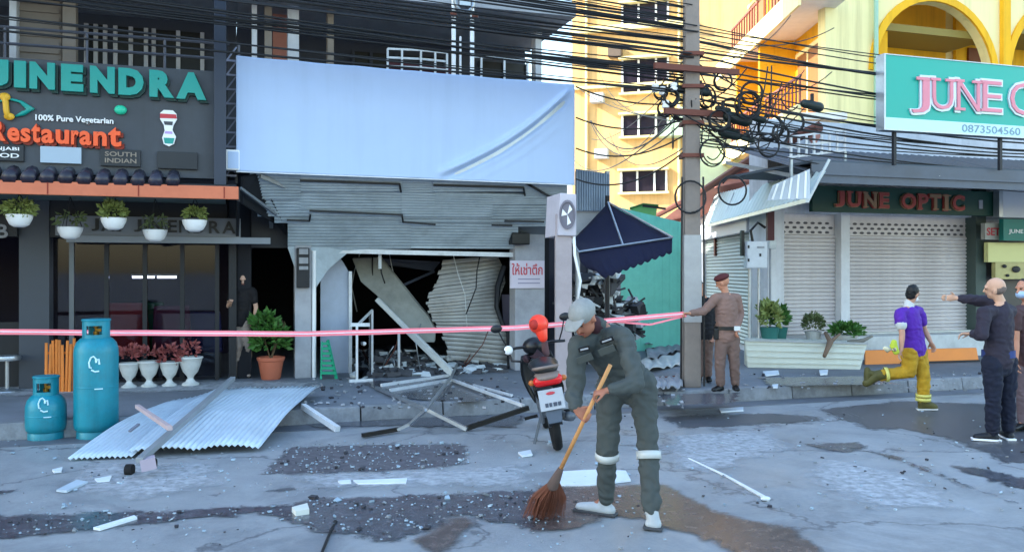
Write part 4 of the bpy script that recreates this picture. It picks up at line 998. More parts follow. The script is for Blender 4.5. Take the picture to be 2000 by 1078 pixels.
mb = MB(); mb.beam(P['a'] + Vector((-.25, .1, .02)), P['a'] + Vector((.1, 0, .02)), .04, .04); aw.part('bracket', mb, steel)
t_ = fthing('dark_panel', 'added dark navy panel darkening the gap beside the shop pillar', 'door', fu(1095, -.3), -.3, SW)
mb = MB(); mb.box((fu(1062, -.3), -.36, SW), (fu(1150, -.3), -.3, 2.6)); t_.part('leaf', mb, mat('navy gap paint', '1b1f33', .6, var=.3, scale=3))  # panel put in to keep the gap dark, not a real door leaf
mb = MB(); mb.box((fu(1148, -.3), -.38, SW), (fu(1156, -.3), -.26, 2.7)); t_.part('jamb', mb, plaster)  # edge of the same added panel
# turquoise hoarding
hd = thing('hoarding', 'turquoise sheet metal hoarding closing the alley', 'fence', Vector((2.6, 17.6, SW)))
for i, (a, b) in enumerate(((1200, 1247), (1248, 1292), (1293, 1337))):
    mb = MB(); Y0, Y2 = 17.3 + (a - 1200) * .004, 17.3 + (b - 1200) * .004
    def fnh(s, t, a=a, b=b, Y0=Y0, Y2=Y2):
        px = a + (b + 3 - a) * s; Y = Y0 + (Y2 - Y0) * s; top = W(px, 404 + (px - 1205) * .24, Y)
        return Vector((top.x, Y + (0.004 if int(s * 12) % 4 == 0 else 0), SW + (top.z - SW) * t))
    mb.grid(fnh, 24, 2); hd.part('sheet', mb, tealw, solid=0.01)
mb = MB(); mb.beam(W(1255, 402, 17.6), W(1300, 408, 17.6), 0.05, 0.04); hd.part('rail', mb, darkm)
t_ = thing('lime_sheet', 'lime green plastic sheet slumped over the hoarding top', 'sheet', W(1262, 420, 17.8))
mb = MB(); mb.slab([W(1232, 405, 17.8), W(1255, 400, 17.75), W(1284, 402, 17.8), W(1280, 432, 17.8), W(1240, 434, 17.8)], (0, 0.15, 0.02)); t_.part('sheet', mb, mat('lime plastic', '86c07a', 0.6, var=0.15))
mb = MB(); mb.tube([W(1230, 408, 17.7), W(1256, 399, 17.7), W(1286, 402, 17.7)], 0.025, 6); t_.part('hem', mb, leaf_g)
# pink lean-to roof behind the pole
lr = thing('pink_roof', 'long salmon pink lean-to roof edged with a rusty gutter behind the pole', 'roof', W(1400, 420, 20))
def WX(px, py, X): 
    Y = X * FPX / (px - CX); return W(px, py, Y)
mb = MB(); mb.slab([W(1280, 440, 24), W(1370, 372, 20), W(1530, 290, 16.8), W(1590, 262, 16.2), W(1590, 300, 16.5), W(1500, 345, 17.6), W(1390, 412, 21), W(1290, 458, 25)], (0.25, 0.25, 0.05)); lr.part('roof_sheet', mb, pinkp)
mb = MB(); mb.tube([W(1270, 428, 23.5), W(1368, 376, 19.8), W(1480, 303, 17.0), W(1600, 248, 15.6)], [0.07, 0.075, 0.09, 0.10], 8); lr.part('gutter', mb, rust)
mb = MB(); mb.tube([W(1290, 447, 24), W(1340, 424, 22.5)], 0.05, 6); lr.part('lower_rail', mb, rust)
mb = MB(); mb.beam(W(1300, 450, 23.5), W(1300, 560, 23.5), .12, .12); mb.beam(W(1400, 400, 20.2), W(1400, 500, 20.2), .12, .12); lr.part('prop', mb, rust)
# pale wall seen under the lean-to
t_ = thing('alley_wall', 'pale mint rendered wall above the turquoise hoarding', 'wall', Vector((4.2, 24.5, 0)))
mb = MB(); mb.hexa([(5.25, 25, 0), (8, 25, 0), (8, 25.3, 0), (5.25, 25.3, 0), (5.25, 25, 5.9), (8, 25, 6.1), (8, 25.3, 6.1), (5.25, 25.3, 5.9)]); t_.part('render', mb, mat('mint wall paint', 'bfe0d0', 0.8, var=0.08, dirt=0.25, dirtcol='7fae9c'))
mb = MB(); mb.box((5.2, 24.9, 6.1), (8, 25.31, 6.2)); t_.part('coping', mb, plaster)
# motorbikes and junk at the alley mouth
def junk(px0, px1, py0, py1, Y, n, lab, name='scrap_pile', mats=(muddy, rubble_m, darkm), sz=(0.03, 0.14)):
    mb = MB()
    for k in range(n):
        c = W(rnd(px0, px1), rnd(py0, py1), Y + rnd(-0.4, 0.4)); mb.mi = random.randrange(len(mats))
        if c.z < SW + 0.02: c.z = SW + 0.03
        if random.random() < 0.35:
            d = Vector((rnd(-1, 1), rnd(-.4, .4), rnd(-.5, .9))).normalized() * rnd(.15, .45); mb.beam(c, c + d, .025, .03)
        else: chunk(mb, c, rnd(*sz), rnd(.3, .9))
    one(name, lab, 'debris', mb, list(mats), W((px0 + px1) / 2, py1, Y), kind='stuff')
junk(1120, 1205, 540, 660, 14.6, 260, 'tangled dark scrap and bikes at the alley mouth behind the sweeper')
junk(1195, 1250, 585, 660, 15.8, 120, 'grey scrap heaped against the turquoise hoarding')
mb = MB(); mb.box((1.42, 15.2, SW), (1.9, 15.35, 2.2)); t_ = thing('shed_door', 'streaked grey sheet leaning in the alley beside the hoarding', 'sheet', (1.66, 15.3, SW)); t_.part('sheet', mb, mat('streaked sheet', '8a8388', 0.7, var=0.4, scale=5), bevel=0.01)
mb = MB(); mb.beam((1.44, 15.18, 1.2), (1.88, 15.18, 1.2), 0.03, 0.05); t_.part('batten', mb, darkm)
# fallen pale sheets on the pavement by the utility pole
for i, (pts, lab) in enumerate(((((1252, 705), (1330, 690), (1328, 712), (1258, 724)), 'pale crumpled sheet lying uppermost by the utility pole'), (((1262, 682), (1330, 668), (1330, 684), (1266, 700)), 'grey sheet lying farther into the alley by the pole'), (((1275, 738), (1332, 732), (1334, 752), (1282, 758)), 'grey broken slab lying at the pole foot'), (((1240, 655), (1325, 642), (1330, 662), (1262, 672)), 'long grey board on the alley floor under the tape'))):
    t_ = thing('fallen_sheet', lab, 'debris', G(*pts[0], SW))
    mb = MB(); q = [G(a, b, SW + 0.02 + 0.05 * (k % 2) + 0.03 * i) for k, (a, b) in enumerate(pts)]
    mb.grid(lambda s, t: (q[0] * (1 - s) + q[1] * s) * (1 - t) + (q[3] * (1 - s) + q[2] * s) * t + Vector((0, 0, 0.018 * math.sin(s * 23 + 3 * noise.noise(Vector((s * 3, t * 3, i + 9)))) + .03 * noise.noise(Vector((s * 2, t * 2, i + 3))) + .02 * noise.noise(Vector((s * 4, t * 4, i))))), 34, 6); t_.part('sheet', mb, whitedirty if i == 0 else plaster, solid=0.012, smooth=40)
    mb = MB(); mb.beam(q[0] + Vector((0, 0, -.02)), q[1] + Vector((0, 0, -.02)), .04, .04); t_.part('batten', mb, rust)

# ------------------------------------------------------------------ utility pole
up0 = G(1350, 755, SW); up0.z = SW
up = thing('utility_pole', 'tall square concrete utility pole hung with cable coils', 'utility pole', up0)
k0, k1 = 16.5 * up0.y / FPX, 13 * up0.y / FPX
mb = MB(); mb.hexa([up0 + Vector(q) for q in ((-k0, -k0, 0), (k0, -k0, 0), (k0, k0, 0), (-k0, k0, 0), (-k1, -k1, 7.2), (k1, -k1, 7.2), (k1, k1, 7.2), (-k1, k1, 7.2))]); up.part('shaft', mb, poleconc, bevel=0.02)
mb = MB(); mb.hexa([up0 + Vector(q) for q in ((-k0 - .004, -k0 - .004, 0.9), (k0 + .004, -k0 - .004, 0.9), (k0 + .004, k0, 0.9), (-k0 - .004, k0, 0.9), (-k0 - .002, -k0 - .002, 2.1), (k0 + .002, -k0 - .002, 2.1), (k0 + .002, k0, 2.1), (-k0 - .002, k0, 2.1))]); up.part('painted_band', mb, mat('pale band', 'a5a4a2', 0.8, var=0.12, scale=3, dirt=0.3))
for z in (3.35, 3.8, 4.3, 4.75):
    mb = MB(); mb.box(up0 + Vector((-k0 - .03, -k0 - .03, z - SW)), up0 + Vector((k0 + .03, k0 + .03, z - SW + .05))); up.part('clamp_band', mb, rust)
for z, L_ in ((3.95, 1.0), (4.55, 1.3)):
    mb = MB(); d = Vector((CA, SA, 0)) ; n_ = Vector((SA, -CA, 0)); p_ = up0 + n_ * .16 + Vector((0, 0, z - SW)); mb.beam(p_ - d * L_ * .5, p_ + d * L_ * .5, .06, .08); up.part('crossarm', mb, rust)
for s in (-1, 1):
    mb = MB(); mb.tube([up0 + Vector((s * .145, -.1, 2.9)), up0 + Vector((s * .155, -.1, 1.6)), up0 + Vector((s * .16, -.09, 0.02))], 0.014, 6); up.part('down_conduit', mb, cable)
# cables
def wire(p, q, sag, r=0.011, m_=None, lab='black overhead cable strung along the shop row to the utility pole', grp='overhead cables', n=14, name='overhead_cable'):
    p = Vector(p); q = Vector(q); pts = []
    for i in range(n + 1):
        s = i / n; w_ = p * (1 - s) + q * s; w_.z -= sag * 4 * s * (1 - s); pts.append(w_)
    mb = MB(); mb.tube(pts, r, 5, cap=False); return one(name, lab, 'cable', mb, m_ or cable, pts[0], grp, smooth=True)
random.seed(11)
for k in range(30):
    z = 4.95 + 0.055 * k + rnd(-.05, .05); v = 2.85 + rnd(-.4, .3)
    wire(F(-16, v + rnd(-.3, .3), z + rnd(-.1, .5)), F(4.97 + rnd(-.1, .1), 2.85 + rnd(-.15, .15), 4.3 + (z - 4.95) * 0.75 + rnd(-.1, .1)), rnd(.0, .14), rnd(.007, .015))
for k in range(9):
    wire(F(-12, 1.4 + rnd(-.5, .6), 5.35 + k * .1), F(4.97, 2.75, 4.45 + k * .1 + rnd(-.06, .06)), rnd(-.1, .1), rnd(.008, .018))
for k in range(24):
    z = 3.55 + 0.075 * k
    wire(F(4.97, 2.85 + rnd(-.12, .12), z + rnd(-.05, .05)), F(20, .9 + rnd(-.3, .15), 4.0 + .09 * k + rnd(-.5, .3)), rnd(.15, .55), rnd(.008, .017), lab='black overhead cable running from the utility pole past the green sign', grp='overhead cables right of the pole')
for k in range(9):
    a = W(1350, rnd(90, 300), up0.y); b = W(rnd(1120, 1200), rnd(80, 340), rnd(22, 40)); wire(a, b, rnd(.2, .9), rnd(.008, .014), lab='black cable running from the utility pole back to the beige block', grp='cables into the alley')
for k in range(7):
    a = W(1350, rnd(60, 280), up0.y); b = W(rnd(1480, 1640), rnd(20, 240), rnd(17, 20)); wire(a, b, rnd(.2, .5), rnd(.008, .013), lab='black cable running from the utility pole up to the yellow block', grp='cables to the yellow block')
for k in range(4):
    a = W(1125, 170 + 60 * k, 12.9); b = W(1350, 200 + 28 * k, up0.y); wire(a, b, .12 + .05 * k, .012, lab='black cable stretched from the banner corner to the utility pole', grp='cables from the banner corner')
wire(fp(-40, 33, 1.9), fp(470, 72, 1.9), 0.02, 0.032, cablep, 'thick pale conduit strung above the restaurant sign', None, name='conduit')
wire(fp(470, 72, 1.9), fp(720, 90, 1.5), 0.02, 0.026, cablep, 'pale conduit tail strung above the banner', None, name='conduit')
for py in (42, 56, 66): wire(W(1140, py - 12, 41), F(20, .8, 5.9 - py * .008), 0.25, .013, lab='black cable passing high across the pole head', grp='high cross cables')
# coils
def coil(c, r, turns, rr=0.011, tilt=0.0, lab=None, wob=0.06):
    c = Vector(c); pts = []; n = int(turns * 22); ph = rnd(0, 6.28)
    for i in range(n):
        a = ph + i / 22 * 2 * math.pi; q = r * (1 + wob * math.sin(a * .37 + ph)); p = Vector((q * math.cos(a), 0.05 * math.sin(a * .31 + ph), q * math.sin(a) * 1.05)); p.rotate(Matrix.Rotation(tilt, 3, 'Z')); pts.append(c + p)
    mb = MB(); mb.tube(pts, rr, 5)
    return one('cable_coil', lab or 'black coil of spare cable hung on wires beside the utility pole', 'cable coil', mb, cable, c, 'cable coils beside the utility pole', smooth=True)
for px, py, r, t in ((1392, 298, .17, 2.2), (1405, 235, .13, 3.1), (1468, 182, .14, 4.0), (1462, 205, .17, 3.0), (1505, 250, .16, 3.2), (1525, 262, .12, 2.2), (1310, 192, .11, 3.0), (1330, 215, .13, 3.3), (1290, 180, .09, 2.2), (1428, 210, .12, 3.0), (1500, 285, .15, 2.0), (1380, 190, .14, 3.2), (1550, 240, .13, 2.1), (1412, 160, .12, 2.0), (1300, 212, .1, 2.1)):
    coil(W(px, py, up0.y + rnd(-.3, .1)), r, t, rnd(.009, .014), rnd(-.5, .5))
coil(W(1350, 385, up0.y - .2), .20, 1.15, .014, .1, 'large loose cable ring looped round the utility pole')
coil(W(1432, 372, up0.y - .1), .185, 1.3, .014, .0, 'large loose cable ring hanging in front of the white side awning')
# messy drops
for k in range(26):
    a = W(rnd(1290, 1560), rnd(120, 260), up0.y + rnd(-.3, .3)); b = W(rnd(1290, 1560), rnd(170, 310), up0.y + rnd(-.3, .3)); wire(a, b, rnd(.05, .45), rnd(.006, .011), lab='thin tangled black wire in the knot round the utility pole', grp='tangled wires at the pole', n=10, name='tangled_wire')
for i, (px, py, s) in enumerate(((1440, 232, 1.0), (1425, 262, .8), (1368, 178, .7), (1480, 232, .6), (1322, 172, .6), (1412, 214, .55), (1586, 206, .8), (1460, 272, .5))):
    c = W(px, py, up0.y - .05); t_ = thing('splice_box', 'black cable splice box hung in the wires beside the pole', 'splice box', c, 'splice boxes by the utility pole')
    mb = MB(); mb.limb([c + Vector((-.13 * s, 0, .03 * s)), c + Vector((.13 * s, .02, -.03 * s))], [.075 * s, .085 * s], n=10); t_.part('body', mb, mat('splice black', '15211f', 0.5), smooth=40)
    mb = MB(); mb.box(c + Vector((-.02, -.02, .05 * s)), c + Vector((.02, .02, .2 * s))); t_.part('hanger', mb, cable)
for i, (px, py) in enumerate(((1280, 172), (1294, 178), (1316, 170), (1300, 204))):
    c = W(px, py, up0.y - .1); t_ = thing('insulator', 'white porcelain insulator in the tangle left of the pole', 'insulator', c, 'insulators left of the pole')
    mb = MB(); mb.lathe([(.02, -.06), (.05, -.05), (.055, -.02), (.035, 0), (.05, .02), (.045, .05), (.02, .06)], c, 12); t_.part('porcelain', mb, white, smooth=45)
    mb = MB(); mb.tube([c + Vector((0, 0, .05)), c + Vector((.03, .1, .2))], .008, 5); t_.part('pin', mb, rust)

# ------------------------------------------------------------------ optician building on the right
UJ = fu(1500, 0.0)
jb = fthing('optician_building', 'pale optician shophouse with white roller shutters and grey canopy', 'building', UJ, 0, 0)
zs0, zs1 = fz(1700, 652, 0), fz(1700, 420, 0)       # shutter sill and head
UE = fu(1925, 0)
mb = MB(); mb.box((UJ, -0.6, 0.1), (24, 0.55, zs0 - 0.001)); jb.part('plinth', mb, mat('tiled plinth', 'c4c8ca', 0.4, var=0.12, scale=4, dirt=0.4), bevel=0.01)
mb = MB(); mb.box((UJ, -0.6, zs0), (24, -0.25, 4.6)); jb.part('wall', mb, whitew)
for a_, b_ in ((UJ - .02, fu(1516, 0)), (fu(1641, 0), fu(1658, 0)), (fu(1900, 0), fu(1906, 0))):
    mb = MB(); mb.box((a_, -0.249, zs0), (b_, 0.03, 3.6)); jb.part('pier', mb, whitew, bevel=0.006)
mb = MB(); mb.box((UJ, -0.249, zs1 + 0.001), (24, -0.01, 3.9)); jb.part('lintel', mb, whitew)
mb = MB(); mb.box((fu(1906, .1), -0.2, zs0 - .3), (fu(1926, .1), 0.1, 3.4)); jb.part('dark_pier', mb, mat('green grey pier', '44524f', 0.6, var=0.3, scale=3))
for nm, a, b, m_ in (('shutter', 1516, 1641, shutterm), ('shutter', 1658, 1900, shutterm)):
    x0, x1 = fu(a, 0) + .01, fu(b, 0) - .01
    mb = MB(); mb.box((x0, -0.2, zs0), (x1, -0.16, zs1)); sh = jb.part(nm, mb, m_)
    h = 0.072; n = int((zs1 - 0.32 - zs0) / h); s0 = None
    mb = MB(); mb.add([(x0, -.158, zs0), (x1, -.158, zs0), (x1, -.125, zs0 + h * .35), (x0, -.125, zs0 + h * .35), (x1, -.125, zs0 + h * .7), (x0, -.125, zs0 + h * .7), (x1, -.158, zs0 + h * .97), (x0, -.158, zs0 + h * .97)], [(0, 1, 2, 3), (3, 2, 4, 5), (5, 4, 6, 7)])
    for k in range(n):
        if s0 is None: s0 = jb.part('slat', mb, m_, parent=sh)
        else: jb.again(s0, (0, 0, k * h), parent=sh)
    # perforated band at the head of the shutter
    zg = zs0 + n * h + .02; mb = MB(); cnt = int((x1 - x0) / 0.16)
    for r_ in range(3):
        for k in range(cnt):
            u = x0 + .04 + k * .16 + (.08 if r_ % 2 else 0); z = zg + r_ * .085
            if u + .1 > x1: continue
            mb.slab([(u, -.1585, z + .02), (u + .03, -.1585, z), (u + .08, -.1585, z), (u + .11, -.1585, z + .02), (u + .08, -.1585, z + .045), (u + .03, -.1585, z + .045)], (0, .003, 0))
    jb.part('vent_hole', mb, mat('vent dark', '57545a', 0.8), parent=sh)
    mb = MB()
    for r_ in range(4): mb.box((x0, -.158, zg - .022 + r_ * .085), (x1, -.14, zg - .008 + r_ * .085))
    jb.part('rib', mb, m_, parent=sh)
mb = MB(); mb.box((fu(1658, .03), -.1, zs0), (fu(1900, .03), .04, zs0 + .03)); jb.part('sill', mb, steel)
# side wall along the alley, with its own shutter and fascia
cA = F(UJ, 0); dirS = Vector((0.0, 1, 0)); 
mb = MB(); mb.hexa([(cA.x + .0, cA.y + .02, .1), (cA.x + .3, cA.y + .02, .1), (cA.x + .55, 26, .1), (cA.x + .3, 26, .1), (cA.x, cA.y + .02, 3.5), (cA.x + .3, cA.y + .02, 3.5), (cA.x + .55, 26, 3.5), (cA.x + .3, 26, 3.5)])
FWinv = lambda p: Vector((p[0], p[1], p[2]))
sdw = thing('side_wall', 'pale side wall of the optician along the alley with a grey green shutter', 'wall', (cA.x, cA.y, 0))
sdw.part('render', mb, whitew)
def SX(Y): return cA.x + (Y - cA.y) * .3 / (26 - cA.y)
mb = MB(); Ya, Yb = 17.0, 21.4
sh = None
for k in range(30):
    z = .3 + k * .075
    mb = MB(); mb.add([(SX(Ya) - .02, Ya, z), (SX(Yb) - .02, Yb, z), (SX(Yb) - .045, Yb, z + .03), (SX(Ya) - .045, Ya, z + .03), (SX(Yb) - .02, Yb, z + .073), (SX(Ya) - .02, Ya, z + .073)], [(0, 1, 2, 3), (3, 2, 4, 5)])
    if sh is None: sh = sdw.part('slat', mb, shutterg)
    else: sdw.again(sh, (0, 0, k * .075))
mb = MB(); mb.beam((SX(16.6) - .12, 16.6, 2.72), (SX(22) - .12, 22, 2.72), .16, .36); sdw.part('shutter_box', mb, mat('shutter box paint', 'a8aab5', 0.5, var=0.1))
mb = MB(); mb.beam((SX(21.7) - .06, 21.7, .1), (SX(21.7) - .06, 21.7, 2.6), .1, .5, up=(0, 1, 0)); sdw.part('jamb', mb, whitew)
# side awning: pale ribbed sheet
sa = thing('side_awning', 'pale ribbed awning sheet over the alley side of the optician', 'awning', (4.4, 15, 2.8))
def fa(s, t):
    Y = 12.6 + 7.4 * s; x = 4.27 + .13 * s; rib = .018 * (1 if int(s * 60) % 2 else 0)
    return Vector((x + .27 * t, Y, 2.83 + (.4 + .32 * s) * t + rib))
mb = MB(); mb.grid(fa, 120, 3); sa.part('sheet', mb, awnw, solid=0.006)
mb = MB(); mb.beam((4.26, 12.55, 2.80), (4.40, 20.0, 2.80), .05, .06); sa.part('edge_rail', mb, steel)
for k in range(5):
    Y = 12.62 + k * 1.8; mb = MB(); mb.beam((4.28 + k * .03, Y, 2.78), (4.6, Y, 3.4), .035, .035); sa.part('bracket', mb, steel)
# striped front cheek of that awning
mb = MB(); a, b = W(1498, 392, 12.55), W(1582, 388, 12.4); c_, d_ = W(1582, 330, 12.4), W(1510, 362, 12.5)
mb.slab([a, b, c_, d_], (0.0, .02, 0)); fc = sa.part('cheek', mb, mat('cheek grey', 'b3bcc4', 0.5))
for k in range(5):
    f_ = .12 + k * .19; mb = MB(); p_ = a.lerp(b, f_); q_ = d_.lerp(c_, f_); mb.beam(p_ + Vector((0, -.012, .01)), q_ + Vector((0, -.012, -.01)), .03, .012, up=(0, 1, 0)); sa.part('batten', mb, white, parent=fc)
# grey canopy in front of the optician
VC = 2.55; uc0 = fu(1586, VC)
cn = fthing('canopy', 'weathered grey corrugated canopy under the big green sign', 'canopy', uc0, VC, 3.0)
zc0, zc1 = fz(1800, 352, VC), fz(1800, 300, VC - .35)
def fc_(s, t):
    u = uc0 + (20 - uc0) * s; rib = .02 * (1 if int(s * 150) % 2 else 0)
    return Vector((u, VC - 2.55 * t, zc0 + .05 + .75 * t + rib))
mb = MB(); mb.grid(fc_, 300, 3); cn.part('roof_sheet', mb, mat('weathered grey sheet', '555a62', 0.6, 0.2, var=0.25, scale=2, dirt=0.4), solid=0.006)
mb = MB(); mb.box((uc0, VC - .03, zc0 - .10), (20, VC, zc0 + .22)); cn.part('fascia', mb, mat('canopy fascia', '565c66', 0.6, var=0.3, scale=2, dirt=0.4))
mb = MB(); mb.box((uc0, VC + .001, zc0 + .02), (20, VC + .03, zc0 + .07)); cn.part('gutter_lip', mb, MATS['canopy fascia'])
mb = MB(); mb.box((uc0 + .05, 0.05, fz(1700, 359, .3) + .02), (20, VC - .05, fz(1700, 359, .3) + .06)); cn.part('soffit', mb, mat('canopy soffit', '4c5660', 0.8, var=0.25, scale=2))
for u in (uc0 + .1, uc0 + 3.3, uc0 + 6.5):
    mb = MB(); mb.beam((u, VC - .1, zc0 - .05), (u, 0.03, zc0 + .5), .05, .06); cn.part('rafter', mb, steel)
mb = MB(); mb.tube([fp(1835, 345, VC + .02), fp(1835, 362, VC - .4)], .012, 5); cn.part('hook', mb, white)
# white lattice rail above the awning corner
t_ = fthing('white_lattice', 'white painted lattice rail above the awning corner', 'railing', fu(1600, 2.3), 2.3, 3.4)
mb = MB()
for k in range(8):
    px = 1545 + k * 15; mb.beam(fp(px, 310 + k * -2, 2.3), fp(px, 268 - k * 2, 2.3), .03, .03)
for y in (268, 288, 308): mb.beam(fp(1540, y, 2.29), fp(1652, y - 14, 2.29), .03, .03)
t_.part('lattice', mb, white)
for px, py in ((1545, 312), (1650, 296)):
    mb = MB(); mb.beam(fp(px, py, 2.3), fp(px, py + 34, 2.3), .04, .04); t_.part('foot', mb, steel)
# lower name board
VN = 0.45
ns = fthing('shop_name_board', 'dark green board with dull red shop name over the roller shutters', 'sign', fu(1585, VN), VN, fz(1700, 414, VN))
nz0, nz1 = fz(1700, 416, VN), fz(1700, 366, VN)
mb = MB(); mb.box((fu(1587, VN), VN - .1, nz0), (fu(1948, VN), VN, nz1)); ns.part('board', mb, june_dg, bevel=0.006)
def serif(th, t, a, b, y0, y1, v, d, m1, m2, slope=0.0, bold=0.03, outline=0.05):
    x0, x1 = fu(a, v), fu(b, v); c = (a + b) / 2; z0_, z1_ = fz(c, y1, v), fz(c, y0, v)
    o = lettering(th, t, x0, x1, z0_, z1_, v + d, d * .5, m1, bold)
    if m2 is not None: lettering(th, t, x0 - outline * .45, x1 + outline * .45, z0_ - outline * .4, z1_ + outline * .4, v + .001, d * .9, m2, bold + .035, 'letter_outline', parent=o)
    # slab serifs
    w_ = x1 - x0; h = z1_ - z0_; sw_ = h * .085; mb = MB()
    S = dict(J=[(.25, 1.0, 1)], U=[(-.08, .38, 1), (.62, 1.08, 1)], N=[(-.1, .3, 1), (-.1, .34, 0), (.66, 1.1, 1)], E=[(-.1, .2, 1), (-.1, .2, 0)], P=[(-.12, .42, 0), (-.12, .1, 1)], T=[(.25, .75, 0)], I=[(-.7, 1.7, 1), (-.7, 1.7, 0)]).get(t, [])
    for f0, f1, top in S:
        zz = z1_ - sw_ if top else z0_; mb.box((x0 + f0 * w_, v + d + .001, zz), (x0 + f1 * w_, v + d * 1.62, zz + sw_))
    if S: th.part('serif', mb, m1, parent=o)
for i, (t, a, b, m_) in enumerate((('J', 1628, 1646, redl), ('U', 1652, 1678, redl), ('N', 1684, 1708, goldl), ('E', 1714, 1733, redl), ('O', 1757, 1785, redl), ('P', 1790, 1809, redl), ('T', 1812, 1834, goldl), ('I', 1841, 1848, goldl), ('C', 1856, 1880, redl))):
    dy = (a - 1628) * .035; serif(ns, t, a, b, 374 + dy, 404 + dy, VN, .04, m_, goldl if m_ is redl else redl, outline=.03)
mb = MB(); mb.box((fu(1911, VN), VN + .001, fz(1914, 408, VN)), (fu(1918, VN), VN + .02, fz(1914, 391, VN))); ns.part('mark', mb, plaster)
# big sign
VJ = 2.75
js = fthing('optician_sign', 'large green signboard with pink serif shop name and white phone strip', 'sign', fu(1726, VJ), VJ, fz(1726, 256, VJ))
jx0, jx1 = fu(1726, VJ), fu(2160, VJ); jz0, jz1, jzm = fz(1726, 254, VJ), fz(1726, 105, VJ), fz(1726, 229, VJ)
mb = MB(); mb.box((jx0 + .012, VJ - .16, jz0 + .012), (jx1, VJ, jz1 - .012)); js.part('panel', mb, june_g)
mb = MB(); mb.box((jx0 + .012, VJ + .001, jz0 + .012), (jx1, VJ + .006, jzm)); js.part('phone_strip', mb, mat('pale mint strip', 'bfe6e4', 0.5, var=0.04))
mb = MB()
mb.box((jx0, VJ - .17, jz0), (jx0 + .03, VJ + .012, jz1)); mb.box((jx0 + .03, VJ - .17, jz0), (jx1, VJ + .012, jz0 + .014)); mb.box((jx0 + .03, VJ - .17, jz1 - .014), (jx1, VJ + .012, jz1)); js.part('frame', mb, steel)
silver = mat('silver outline', 'b9c3cc', 0.35, 0.3, var=0.06)
for t, a, b, y0, y1 in (('J', 1778, 1812, 152, 222), ('U', 1818, 1858, 155, 215), ('N', 1866, 1910, 158, 218), ('E', 1916, 1953, 160, 220), ('O', 1970, 2022, 164, 226), ('P', 2030, 2064, 168, 228), ('T', 2070, 2110, 170, 230), ('I', 2118, 2126, 172, 232), ('C', 2132, 2158, 174, 234)):
    serif(js, t, a, b, y0, y1, VJ, .03, pinkl, silver, bold=-.006, outline=.09)
lettering(js, '0873504560 7', fu(1878, VJ), fu(2010, VJ), fz(1940, 262, VJ), fz(1940, 247, VJ), VJ + .007, .004, mat('grey blue print', '7c94a4', 0.6), .01, 'lettering')
for u in (jx0 + .3, jx0 + 2.4):
    mb = MB(); mb.beam((u, VJ - .12, jz0), (u, VJ - .12, zc0 + .2), .05, .05); js.part('leg', mb, darkm)
# neighbouring shop fittings at the right edge
t_ = fthing('white_board', 'blank white board at the end of the dark green name board', 'board', fu(1985, .6), .6, 2.7)
mb = MB(); mb.box((fu(1958, .6), .5, fz(1980, 425, .6)), (fu(2090, .6), .6, fz(1980, 366, .6))); t_.part('face', mb, mat('white board', 'c3c8cf', 0.5, var=0.05)); mb = MB(); mb.box((fu(1950, .6), .48, fz(1980, 425, .6)), (fu(1957.5, .6), .62, fz(1980, 366, .6))); t_.part('frame', mb, steel)
t_ = fthing('green_shop_sign', 'teal green shop sign with pale word below the white board', 'sign', fu(1985, .6), .6, 2.4)
mb = MB(); mb.box((fu(1960, .6), .5, fz(1980, 470, .6)), (fu(2090, .6), .6, fz(1980, 428, .6))); t_.part('board', mb, mat('sign teal', '0f6f66', 0.5)); lettering(t_, 'JUNE', fu(1970, .6), fu(1998, .6), fz(1984, 458, .6), fz(1984, 448, .6), .601, .006, white, .01, 'lettering')
t_ = fthing('set_sign', 'small pale sign reading SET by the dark green pier', 'sign', fu(1940, .4), .4, 2.4)
mb = MB(); mb.box((fu(1924, .4), .3, fz(1940, 468, .4)), (fu(1959, .4), .4, fz(1940, 436, .4))); t_.part('board', mb, mat('pale sign', 'a9a8a0', 0.6)); lettering(t_, 'SET', fu(1927, .4), fu(1953, .4), fz(1940, 460, .4), fz(1940, 445, .4), .401, .005, redtxt, .02, 'lettering')
t_ = fthing('yellow_shop_sign', 'pale yellow shop sign with dark shapes beyond the dark green pier', 'sign', fu(1970, .3), .3, 1.8)
mb = MB(); mb.box((fu(1930, .3), .2, fz(1970, 512, .3)), (fu(2090, .3), .3, fz(1970, 474, .3))); t_.part('face', mb, mat('pale yellow', 'd6d391', 0.5, var=0.06))
mb = MB(); mb.box((fu(1945, .3), .2, fz(1970, 545, .3)), (fu(2090, .3), .29, fz(1970, 512.5, .3))); t_.part('lower_face', mb, mat('straw yellow', 'b9b07a', 0.6, var=0.3, scale=6))
for px, py, s in ((1962, 520, .06), (1985, 526, .11), (1968, 538, .05)):
    mb = MB(); c = fp(px, py, .31); mb.ell(c, (s, .02, s * .6), 10, 6); t_.part('dark_motif', mb, darkm)
mb = MB(); mb.box((fu(1926, .1), -.2, zs0), (24, -.02, 2.6)); t_.part('dim_window', mb, mat('dim shop', '3b3a3c', 0.4, var=0.5, scale=3))

